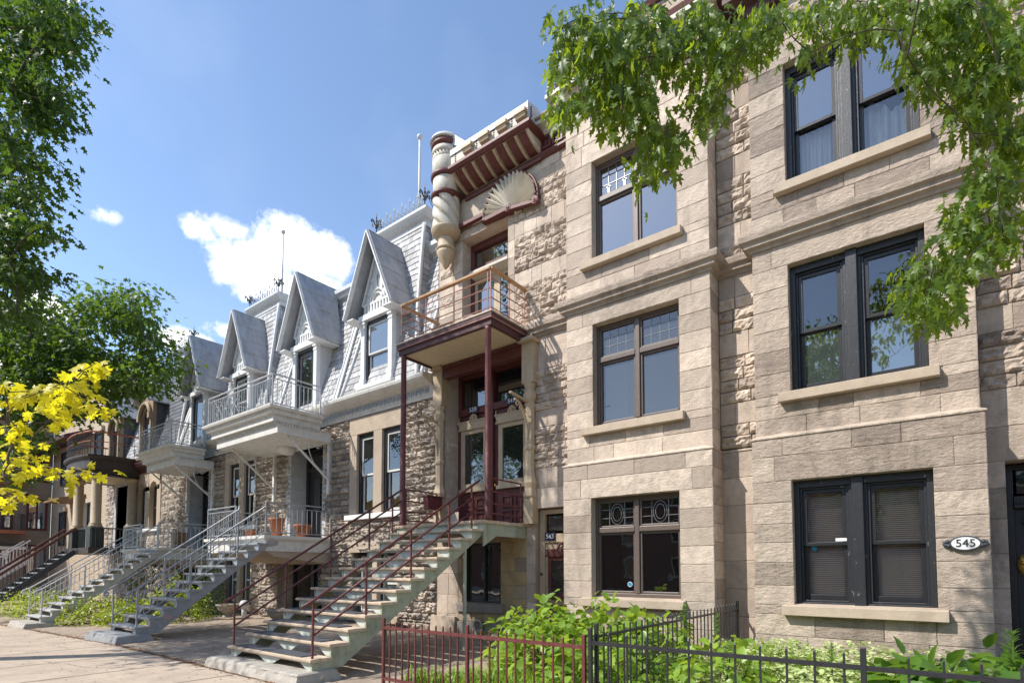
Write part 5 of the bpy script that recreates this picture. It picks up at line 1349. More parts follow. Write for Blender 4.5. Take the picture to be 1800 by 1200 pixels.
def porch():
    T = thing('porch', 'dark roofed porch on cream columns with a red rail balcony on top', 'porch', (-32, 8.6, 0))
    x0, x1, yf, z = -32.7, -28.9, 7.6, 2.55
    b = MB(); b.box(x0, x1, yf, F, z - .25, z); build('porch_deck', b, 'darkbrown', T)
    for x, y in ((-31.9, 7.95), (-29.35, 7.95), (-29.3, 9.3)):
        b = MB(); b.box(x - .26, x + .26, y - .26, y + .26, z, z + .9); p = build('pedestal', b, 'darkgreen', T, bevel=.02)
        b = MB(); b.lathe([(.27, z + .9), (.28, z + .96), (.22, z + 1.0), (.25, z + 1.05), (.2, z + 1.1), (.19, 5.5), (.17, 5.55), (.24, 5.6), (.26, 5.68), (.26, 5.75)], x, y, 20); build('column', b, 'tan', T, smooth=True)
    arc = [(x0, F)] + [(x0, 8.1), (x0 + .3, 7.6)] + [(lerp(x0 + .6, x1 - .6, t / 6), 7.5 - .12 * math.sin(PI * t / 6)) for t in range(7)] + [(x1 - .2, 7.6), (x1, 8.0), (x1, F)]
    b = MB(); b.sweep(arc, [(-.5, 5.75), (-.1, 5.75), (-.1, 5.95), (0, 6.0), (0, 6.4), (.08, 6.45), (.12, 6.52), (.12, 6.6), (-.5, 6.6)]); b.box(x0 + .1, x1 - .1, 7.8, F, 6.5, 6.58); build('entablature', b, 'darkbrown', T)
    b = MB(); b.box(x0 + .1, x1 - .1, 7.7, F, 5.76, 5.8); build('soffit', b, 'soffit', T)
    b = MB()
    for z_ in (7.62, 7.2): b.tube([(p[0], p[1], z_) for p in arc], .04 if z_ > 7.5 else .02, 6)
    build('handrail', b, 'redrail', T)
    b = MB()
    for p, q in zip(arc[:-1], arc[1:]):
        n = max(2, int(math.hypot(q[0] - p[0], q[1] - p[1]) / .3))
        for k in range(n):
            x, y = lerp(p[0], q[0], k / n), lerp(p[1], q[1], k / n); b.tube([(x, y, 6.6), (x, y, 7.6)], .012, 4)
            b.tube([(x + .1 * math.cos(t), y, 6.95 + .12 * math.sin(t)) for t in [j * PI / 4 for j in range(9)]], .01, 4)
    build('balustrade', b, 'iron', T)
    b = MB()
    for p, q in (((x1, 7.7), (x1, F)), ((-30.6, 7.7), (x1, 7.7))):
        b.bar((*p, z + .85), (*q, z + .85), .07, .05); n = 12
        for k in range(n): b.bar((lerp(p[0], q[0], k / n), lerp(p[1], q[1], k / n), z), (lerp(p[0], q[0], k / n), lerp(p[1], q[1], k / n), z + .85), .02, .02, (0, 1, 0))
    build('porch_rail', b, 'iron', T)
    return T
S['darkbrown'] = mat('dark_brown_paint', (.055, .043, .036), .55, .2, 7)
S['darkgreen'] = mat('dark_green_paint', (.035, .045, .04), .5, .2, 9)
S['redrail'] = mat('orange_red_rail', (.36, .12, .06), .5, .15, 9)
porch()
def simple_stair(label, x0, x1, y0, y1, z0, z1, n, m_t, m_r, m_b, hand=.06):
    T = thing('exterior_stair', label, 'stairs', ((x0 + x1) / 2, y0, z0)); b = MB()
    for k in range(n):
        b = MB(); a = lerp(y0, y1, k / n); z = lerp(z0, z1, (k + 1) / (n + 1)); b.box(x0, x1, a, a + (y1 - y0) / n + .03, z - .05, z); build('tread', b, m_t, T)
    for x in (x0, x1):
        b = MB(); b.bar((x, y0 - .3, z0 + .9), (x, y1, z1 + .95), hand, hand * 1.2); build('handrail', b, m_r, T)
        b = MB(); b.bar((x, y0, z0 + .05), (x, y1, z1 - .1), .05, .22); build('stringer', b, m_b, T)
        u = MB(); u.bar((0, 0, .1), (0, 0, .92), .018, .018, (0, 1, 0)); me = unit_mesh('baluster', u, m_b)
        for k in range(2 * n): t = k / (2 * n); inst('baluster', me, (x, lerp(y0, y1, t), lerp(z0, z1, t)), T)
    return T
simple_stair('dark iron stair with thick brown wooden handrails leading up to the columned porch', -32.3, -30.7, 4.6, 7.6, -.2, 2.5, 12, 'greyconcrete', 'redwood', 'iron', .09)
simple_stair('small grey railed stair beyond the columned porch in front of the brick building', -40.0, -38.6, 4.6, 7.6, -.3, 2.2, 11, 'greyconcrete', 'greypaint', 'greypaint', .05)

def brick_building():
    T = thing('brick_building', 'buff brick house front with a dark slanting canopy beyond the columned porch', 'building', (-38.5, 9.6, 0))
    b = MB(); b.box(-44.0, -33.55, 9.6, 20, -1, 11.6); build('wall', b, 'brick', T)
    b = MB(); b.box(-44, -33.5, 9.3, 20, 11.6, 12.0); build('roof_cornice', b, 'maroon', T)
    for x, z0, z1 in ((-36.0, 3.0, 5.2), (-38.6, 2.6, 5.0), (-35.2, 6.7, 8.9), (-41.3, 6.6, 8.6), (-41.3, 3.0, 5.0)):
        m = MB(); frame_rect(m, x - .6, x + .6, z0, z1, 9.5, 9.61, .1); w = build('window', m, 'black', T); pane(x - .5, x + .5, z0 + .1, z1 - .1, 9.56, 'glassbright', w)
        m = MB(); m.box(x - .7, x + .7, 9.45, 9.61, z1, z1 + .25); build('lintel', m, 'surround', w)
    m = MB(); m.prism([(9.6, 9.3), (8.3, 8.7), (8.3, 8.55), (9.6, 8.95)], -43.9, -36.2, 'x'); build('roof_canopy', m, 'maroon', T)
    m = MB(); m.prism([(9.6, 5.75), (8.4, 5.45), (8.4, 5.35), (9.6, 5.4)], -40.2, -37.2, 'x'); build('door_canopy', m, 'brownwood', T)
    T = thing('brick_building', 'brown brick apartment building with red framed windows at the far left edge', 'building', (-50, 6, 0))
    b = MB(); b.box(-70, -44.0, 4.6, 9.59, -1, 10.5); build('wall', b, 'brickbrown', T); b = MB(); b.box(-70, -43.8, 4.4, 9.58, 10.5, 10.9); build('roof_cornice', b, 'maroon', T)
    for y in (8.9, 7.3, 5.6):
        for z0 in (1.2, 4.0, 7.0):
            m = MB(); y0, y1, z1 = y - .5, y + .5, z0 + 1.9; xx = -43.94
            m.box(xx - .06, xx, y0, y0 + .12, z0, z1); m.box(xx - .06, xx, y1 - .12, y1, z0, z1); m.box(xx - .06, xx, y0 + .12, y1 - .12, z0, z0 + .12); m.box(xx - .06, xx, y0 + .12, y1 - .12, z1 - .12, z1); m.box(xx - .06, xx, y - .05, y + .05, z0 + .12, z1 - .12)
            w = build('window', m, 'redmetal', T); m = MB(); m.quad((xx - .03, y0 + .1, z0 + .1), (xx - .03, y1 - .1, z0 + .1), (xx - .03, y1 - .1, z1 - .1), (xx - .03, y0 + .1, z1 - .1)); build('pane', m, 'glassbright', w)
    for z in (3.9, 6.8):
        m = MB(); m.box(-44, -42.9, 4.8, 8.2, z - .22, z); bl = build('balcony', m, 'redrail', T)
        m = MB(); P = [(-44, 8.15), (-42.95, 8.15), (-42.95, 4.85)]
        for p, q in zip(P[:-1], P[1:]):
            m.bar((*p, z + .95), (*q, z + .95), .04, .04); n = int(math.hypot(q[0] - p[0], q[1] - p[1]) / .15)
            for k in range(n + 1): x, y = lerp(p[0], q[0], k / n), lerp(p[1], q[1], k / n); m.bar((x, y, z), (x, y, z + .95), .018, .018, (0, 1, 0))
        build('balustrade', m, 'iron', bl)
    m = MB(); m.box(-43.9, -41.6, 5.6, 8.0, 2.75, 2.95); build('entrance_canopy', m, 'offwhite', T); m = MB(); m.box(-41.6, -41.55, 5.6, 8.05, 2.9, 3.08); build('canopy_edge', m, 'black', T)
S['glassbright'] = glass_mat('far_window_glass', .1, .4, dark=(.1, .13, .16))
brick_building()

def opposite_row():
    T = thing('brick_row', 'long red brick row of houses across the road behind the camera', 'building', (-5, -24, 0))
    b = MB(); b.box(-70, 40, -34, -24, -.3, 9.5); build('wall', b, 'brickred', T); b = MB(); b.box(-70, 40, -34, -23.7, 9.5, 10.1); build('roof_cornice', b, 'maroon', T)
    for k in range(26):
        x = -66 + k * 4.1
        for z in (1.6, 4.6, 7.4):
            m = MB(); frame_rect(m, x, x + 1.3, z - .9, z + .9, -24.04, -23.92, .12); w = build('window', m, 'offwhite', T); m = MB(); m.quad((x + 1.2, -23.98, z - .8), (x + .1, -23.98, z - .8), (x + .1, -23.98, z + .8), (x + 1.2, -23.98, z + .8)); build('pane', m, 'glassdark', w)
opposite_row()
RIGHT_TWIGS = [(-2.5,3.96,6.39),(-2.83,4.4,6.9),(-2.16,3.95,6.05),(-2.44,4.19,6.47),(-2.58,4.34,6.78),(-2.48,4.28,6.59),(-2.34,4.08,6.2),(-2.32,3.95,6.33),(-2.52,3.96,6.4),(-2.6,4.62,6.78),(-2.42,4.72,6.92),(-2.17,3.99,6.25),(-2.45,4.07,6.52),(-2.39,4.25,6.36),(-2.42,4.21,6.37),(-2.22,4.16,6.44),(-2.32,4.0,6.12),(-2.2,3.96,6.01),(-2.66,4.31,6.7),(-2.51,4.4,6.88),(-2.48,4.03,6.26),(-2.51,4.13,6.53),(-2.53,4.71,6.91),(-2.47,4.39,6.48),(-2.49,4.31,6.76),(-2.24,4.06,6.23),(-2.22,3.99,6.13),(-2.73,4.54,6.97),(-2.59,4.36,6.86),(-2.6,4.51,6.62),(-2.79,4.37,6.6),(-2.82,4.42,6.67),(-2.66,4.13,6.33),(-2.72,4.29,6.41),(-2.77,4.39,6.62),(-2.62,4.09,6.25),(-2.56,4.13,6.26),(-2.48,3.85,5.96),(-2.58,4.3,5.91),(-2.33,3.81,5.44),(-2.63,4.27,5.88),(-2.69,4.23,5.95),(-2.33,3.84,5.52),(-2.77,4.51,6.19),(-2.48,3.84,5.6),(-2.77,4.44,6.07),(-2.76,4.41,6.11),(-2.43,3.87,5.5),(-2.5,4.46,6.4),(-2.27,3.97,5.61),(-2.55,4.58,6.21),(-2.39,4.62,6.11),(-2.13,4.15,5.81),(-2.54,4.69,6.21),(-2.29,4.12,5.99),(-2.1,4.04,5.85),(-2.47,4.62,6.12),(-2.35,4.24,5.88),(-2.54,4.55,6.32),(-2.36,4.0,5.85),(-2.15,4.29,5.94),(-2.36,4.69,6.37),(-2.42,4.54,6.22),(-2.23,4.01,5.62),(-2.37,4.67,6.32),(-2.07,4.03,5.61),(-2.09,4.03,5.76),(-2.07,4.05,5.62),(-2.3,4.35,5.9),(-2.4,4.13,6.01),(-2.29,4.1,5.9),(-2.21,4.11,5.88),(-1.82,4.16,5.75),(-1.68,4.44,6.07),(-2.16,4.55,6.77),(-1.9,4.14,6.19),(-2.24,4.51,6.42),(-2.02,4.92,6.56),(-2.2,4.93,6.57),(-2.11,4.73,6.46),(-2.05,4.02,6.11),(-1.94,4.35,6.18),(-1.96,4.38,6.31),(-1.69,4.8,6.42),(-2.02,4.53,6.66),(-2.05,4.92,6.83),(-1.78,4.95,6.48),(-2.25,4.35,6.28),(-1.99,4.6,6.54),(-1.7,4.5,6.39),(-1.96,4.44,5.96),(-1.73,4.7,6.24),(-2.03,4.56,6.65),(-2.33,4.79,6.67),(-2.31,4.8,7.06),(-2.15,4.88,6.38),(-2.09,4.07,6.08),(-2.01,4.61,6.59),(-1.99,4.71,6.44),(-2.4,4.61,6.66),(-1.97,4.76,6.54),(-2.26,4.43,6.58),(-2.27,4.32,6.48),(-2.1,4.04,6.1),(-1.97,4.2,6.05),(-1.77,4.44,6.16),(-2.39,4.65,6.73),(-2.27,4.25,6.29),(-2.06,4.67,6.79),(-2.16,4.77,6.31),(-2.04,5.12,6.64),(-1.93,4.92,6.57),(-1.77,4.85,6.41),(-2.2,4.93,7.08),(-1.97,4.09,5.82),(-2.41,4.82,6.93),(-1.74,4.27,6.04),(-1.99,4.85,6.51),(-2.22,4.37,6.45),(-1.98,5.17,6.85),(-1.8,4.39,6.37),(-1.87,4.82,6.63),(-1.9,4.48,6.09),(-2.11,4.68,6.52),(-1.94,4.77,6.28),(-1.99,4.36,6.4),(-1.87,4.29,6.3),(-2.12,4.93,6.78),(-2.25,4.93,6.62),(-2.17,4.35,5.69),(-1.99,4.57,5.88),(-2.03,4.55,5.75),(-2.01,4.25,5.47),(-2.27,4.57,5.94),(-2.07,4.44,5.91),(-2.17,4.3,5.66),(-2.28,4.85,6.34),(-2.22,4.55,5.94),(-2.08,4.34,5.81),(-2.06,4.3,5.64),(-2.21,4.95,6.05),(-2.18,4.72,5.98),(-1.98,4.1,5.38),(-2.09,4.63,5.76),(-1.97,4.45,5.84),(-2.17,4.46,5.9),(-2.26,4.53,5.8),(-2.21,4.95,6.05),(-1.84,4.16,5.51),(-1.91,4.92,5.85),(-2.04,4.83,5.61),(-1.78,4.75,5.38),(-1.73,4.67,5.33),(-1.96,5.03,5.69),(-1.93,4.99,5.54),(-1.9,4.99,5.62),(-1.96,4.48,5.39),(-2.04,4.94,5.81),(-1.76,4.57,5.49),(-1.8,4.31,5.1),(-1.89,4.49,5.38),(-1.82,4.36,5.1),(-1.7,4.26,5.06),(-2.14,4.94,5.69),(-2.1,4.93,5.74),(-2.03,4.73,5.62),(-1.64,4.41,5.12),(-2.02,4.62,5.56),(-2.09,4.97,5.62),(-2.03,4.99,5.8),(-1.9,5.12,5.76),(-1.6,5.12,5.9),(-1.43,4.53,5.42),(-1.49,4.74,5.62),(-1.64,5.16,6.13),(-1.49,4.58,5.63),(-1.57,4.91,5.81),(-1.48,4.75,5.72),(-1.69,5.29,6.05),(-1.66,5.4,6.21),(-1.54,4.86,5.83),(-1.6,5.09,6.82),(-1.76,5.29,6.82),(-1.37,4.65,5.82),(-1.42,5.39,6.71),(-1.27,4.87,6.18),(-1.58,4.87,6.6),(-1.47,4.53,6.31),(-1.77,4.91,6.63),(-1.47,4.71,5.93),(-1.31,4.71,6.25),(-1.56,5.26,6.75),(-1.82,5.06,6.85),(-1.53,4.68,6.15),(-1.19,4.74,6.04),(-1.43,4.92,6.2),(-1.59,4.91,6.6),(-1.3,4.79,6.06),(-1.55,5.06,6.56),(-1.44,4.5,6.19),(-1.45,4.74,6.07),(-1.63,5.2,6.37),(-1.29,4.96,6.43),(-1.25,4.8,6.2),(-1.62,5.24,6.86),(-1.51,4.92,6.53),(-1.57,4.95,6.67),(-1.54,5.16,6.42),(-1.81,4.94,6.51),(-1.62,5.08,6.5),(-1.53,4.52,5.92),(-1.45,5.2,6.41),(-1.42,5.43,6.54),(-1.55,4.64,6.39),(-1.29,4.71,5.99),(-1.66,4.6,6.1),(-1.31,4.73,6.26),(-1.58,4.72,6.41),(-1.88,4.96,6.67),(-1.5,4.61,5.88),(-1.81,5.28,6.74),(-1.29,5.14,6.41),(-1.47,5.34,6.48),(-1.59,5.24,6.76),(-1.68,4.9,6.25),(-1.32,5.18,6.35),(-1.98,4.54,5.18),(-1.88,4.43,5.07),(-2.06,4.78,5.36),(-1.09,5.65,6.98),(-1.09,5.05,6.37),(-1.09,5.09,6.38),(-0.97,5.16,6.41),(-1.04,4.81,6.18),(-1.23,5.67,7.11),(-0.9,4.88,6.17),(-1.09,5.3,6.63),(-1.24,5.71,7.01),(-1.28,5.58,7.06),(-1.08,4.95,6.27),(-1.18,5.3,6.62),(-1.12,5.57,6.87),(-1.07,4.99,6.46),(-1.01,4.95,6.39),(-1.3,5.67,6.79),(-1.26,5.4,6.59),(-1.18,5.12,6.28),(-0.66,5.63,6.65),(-0.63,5.42,6.53),(-0.77,5.71,6.86),(-0.73,5.18,6.4),(-0.77,5.81,6.98),(-0.7,6.1,7.05),(-0.81,5.98,7.09),(-0.79,5.66,6.8),(-0.71,5.65,6.75),(-0.72,5.05,6.31),(-0.83,5.67,6.82),(-0.69,5.75,6.87),(-0.8,5.91,7.03),(-0.84,5.84,6.58),(-0.73,5.05,5.94),(-0.84,5.84,6.6),(-0.21,5.51,6.27),(-0.18,6.22,6.87),(-0.46,6.27,7.07),(-0.33,5.65,6.6),(-0.21,5.49,6.21),(-0.26,6.18,6.99),(-0.42,5.57,6.52),(-0.17,6.0,6.67),(-0.34,6.44,7.05),(-0.38,6.27,6.97),(-0.46,6.17,7.05),(-0.52,6.02,6.95),(-0.34,5.6,6.39),(-0.4,6.16,7.01),(-0.42,5.44,6.31),(-0.38,6.26,7.13),(-0.46,5.54,6.5),(-0.17,6.01,6.77),(-0.54,5.78,6.75),(-0.25,6.24,6.92),(-0.48,5.68,6.64),(0.62,6.48,6.44),(0.07,5.77,6.21),(0.6,6.04,6.17),(0.57,7.12,6.97),(-0.03,5.92,6.41),(-0.02,6.3,6.72),(0.23,6.45,6.54),(0.17,5.95,6.27),(0.29,6.0,6.39),(0.24,6.88,6.78),(0.14,6.18,6.51),(0.56,7.02,7.08),(0.6,7.03,7.09),(0.17,6.58,6.84),(0.58,6.29,6.35),(0.68,7.14,7.08),(0.13,5.93,6.52),(-0.01,6.69,7.15),(0.42,6.6,6.87),(0.19,6.73,6.87),(0.12,6.03,6.49),(0.4,6.63,6.64),(0.28,6.74,6.76),(0.6,6.49,6.37),(0.49,6.72,6.94),(0.59,6.52,6.47),(0.22,6.49,6.57),(0.12,5.9,6.22),(0.49,7.05,6.84),(0.56,6.68,6.56),(0.3,6.09,6.49),(0.24,6.72,6.68),(0.38,6.29,6.58),(0.22,6.0,6.15),(0.31,6.41,6.82),(0.4,6.52,6.53),(0.31,6.54,6.82),(0.62,7.05,7.06),(0.47,6.16,6.34),(0.47,6.04,6.3),(0.13,5.88,6.4),(0.58,7.14,7.12),(0.32,6.84,6.89),(0.21,6.27,6.35),(0.26,6.06,6.43),(0.18,6.63,7.09),(0.63,7.16,7.14),(0.31,6.07,6.26),(0.03,5.62,5.81),(0.13,6.04,5.98),(0.06,6.35,6.21),(0.15,6.74,6.61),(0.04,6.06,6.04),(0.1,6.12,6.21),(0.07,5.91,5.93),(0.14,5.89,5.87),(0.04,6.14,6.24),(0.03,6.67,6.55),(0.2,6.68,6.47),(0.03,6.0,5.99),(0.19,6.73,6.53),(0.07,5.96,6.03),(0.0,6.31,6.37),(-0.13,6.18,6.4),(-0.08,5.51,5.88),(-0.09,5.9,6.18),(-0.09,6.27,6.47),(-0.12,5.81,6.12),(0.42,6.02,5.68),(0.48,6.96,6.01),(0.43,6.64,5.79),(0.39,6.64,5.71),(0.33,6.24,5.82),(0.27,5.84,5.39),(0.46,6.72,5.73),(0.34,6.08,5.66),(0.36,6.68,6.03),(0.47,6.64,6.16),(0.52,6.28,5.77),(0.44,6.61,5.81),(0.42,6.04,5.73),(0.39,6.28,5.94),(0.39,6.55,5.91),(0.57,6.92,6.03),(0.39,6.9,6.27),(0.32,6.37,6.0),(0.33,5.87,5.64),(0.45,6.14,5.51),(0.6,6.85,6.01),(0.53,6.82,6.07),(0.34,6.67,6.03),(0.5,6.73,6.18),(0.53,6.92,6.22),(0.28,6.59,5.94),(0.31,6.38,6.01),(0.44,6.33,5.52),(0.52,6.67,5.93),(0.39,6.66,6.01),(0.36,6.93,6.27),(0.52,6.29,5.51),(0.34,6.6,5.96),(0.65,6.61,6.29),(0.62,6.42,6.27),(0.67,6.75,6.36),(0.57,6.08,6.1),(0.59,6.05,5.86),(0.6,6.39,6.12),(0.67,6.74,6.55),(0.72,7.24,6.73),(0.55,6.0,6.02),(0.66,6.52,6.3),(0.66,7.14,6.79),(0.64,6.31,6.1),(0.55,6.33,5.91),(0.6,6.57,6.23),(0.62,6.05,5.88),(0.58,6.4,6.3),(0.7,7.0,6.38),(0.65,6.86,6.41),(0.61,6.52,5.96),(0.62,6.34,5.87),(0.66,7.21,6.71),(0.47,6.21,6.04),(0.53,6.11,5.86),(0.41,6.21,5.91),(0.47,6.53,6.31),(0.32,6.79,6.38),(0.31,6.26,6.07),(0.3,5.93,5.78),(0.55,6.77,6.34),(0.27,6.03,5.87),(0.48,6.08,5.94),(0.41,6.76,6.36),(0.43,6.92,6.49),(0.52,6.81,6.38),(0.52,6.32,5.93),(0.51,6.57,6.16),(0.56,6.47,6.04),(0.29,6.84,6.51),(0.43,6.84,6.56),(0.37,6.84,6.55),(0.5,6.24,5.83),(0.5,6.58,5.02),(0.36,5.84,4.9),(0.53,6.6,5.12),(0.42,6.37,4.97),(0.59,6.59,5.14),(0.48,6.92,5.33),(0.46,6.37,5.15),(0.51,6.1,4.92),(0.48,5.97,4.84),(0.42,6.96,5.42),(0.58,6.79,5.37),(0.56,6.31,4.95),(0.46,6.47,5.26),(0.39,6.24,5.01),(0.55,6.86,5.18),(0.4,6.38,4.98),(0.47,7.02,5.37),(0.47,6.52,5.01),(0.57,7.11,5.49),(0.4,6.1,4.81),(0.46,6.13,5.08),(0.55,7.02,5.35),(0.23,6.66,4.84),(0.2,6.03,4.6),(0.25,6.14,4.53),(0.2,6.16,4.54),(0.23,6.18,4.57),(0.24,6.61,4.86),(0.29,6.14,4.65),(0.26,5.98,4.52),(0.26,6.19,4.79),(0.29,6.17,4.51),(0.27,6.38,4.75),(0.31,6.9,4.77),(0.23,6.74,5.0),(0.27,6.14,4.63),(0.26,6.25,4.74),(0.11,6.3,4.37),(0.03,6.61,4.44),(0.03,6.64,4.61),(0.09,6.63,4.58),(0.07,6.61,4.43),(-0.06,5.86,4.24),(0.03,6.1,4.21),(-0.02,6.38,4.44),(0.07,6.62,4.47),(-0.02,6.0,4.21),(0.04,6.71,4.49),(0.12,6.16,4.21),(0.03,6.18,4.14),(0.1,6.34,4.34),(-0.05,5.9,4.18),(-0.02,6.68,4.43),(0.12,6.66,4.59),(0.08,6.55,4.33),(0.01,6.16,4.18),(0.12,6.07,4.13),(0.0,6.15,4.34),(-0.09,5.57,4.04),(0.08,6.58,4.1),(0.04,6.0,3.93),(-0.08,5.93,3.85),(0.14,6.47,3.98),(0.01,6.6,4.05),(0.01,6.55,4.06),(0.03,6.23,3.89),(-0.03,5.81,3.8),(-0.02,6.57,4.1),(0.02,5.79,3.75),(0.07,6.1,3.81),(0.03,5.69,3.83),(-0.06,5.78,3.86),(0.12,6.24,3.96),(0.28,6.83,4.54),(0.22,5.82,4.04),(0.24,6.63,4.42),(0.23,5.81,4.1),(0.25,6.85,4.64),(0.27,6.43,4.42),(0.28,6.42,4.34),(0.22,5.93,4.15),(0.53,6.7,4.6),(0.58,6.85,4.95),(0.57,6.61,4.6),(0.56,6.28,4.38),(0.48,6.35,4.59),(0.5,6.44,4.73),(0.58,6.92,4.71),(0.48,6.22,4.46),(0.46,5.99,4.32),(0.61,6.95,4.89),(0.49,6.2,4.42),(0.52,5.97,4.36),(0.53,6.29,4.53),(0.6,6.5,4.76),(0.63,7.18,4.96),(0.53,6.81,4.76),(0.67,6.72,5.8),(0.7,7.11,5.82),(0.65,6.3,5.35),(0.71,6.93,5.79),(0.64,6.42,5.14),(0.65,6.41,5.38),(0.65,6.56,5.45),(0.68,6.83,5.66),(0.68,6.61,5.76),(0.64,6.34,5.31),(0.65,6.47,5.39),(0.68,6.92,5.66),(0.64,6.41,5.43),(0.64,6.54,5.38),(0.67,6.84,5.44),(-0.12,6.23,4.14),(-0.13,5.52,3.85),(-0.14,6.4,4.21),(-0.13,5.5,3.82),(-0.12,6.17,4.1),(-0.19,6.14,6.97),(-0.19,5.55,6.45),(0.04,5.91,6.58),(-0.23,6.5,7.29),(0.24,6.0,6.56),(0.29,5.9,6.45),(-0.17,5.51,6.41),(-0.4,5.46,6.54),(0.4,6.85,7.2),(-0.18,6.08,6.87),(0.09,5.77,6.44),(0.28,5.94,6.49),(0.28,5.83,6.39),(-0.54,5.77,6.86),(-0.21,6.35,7.16),(-0.22,6.4,7.21),(0.41,6.57,6.92),(0.42,6.11,6.54)]
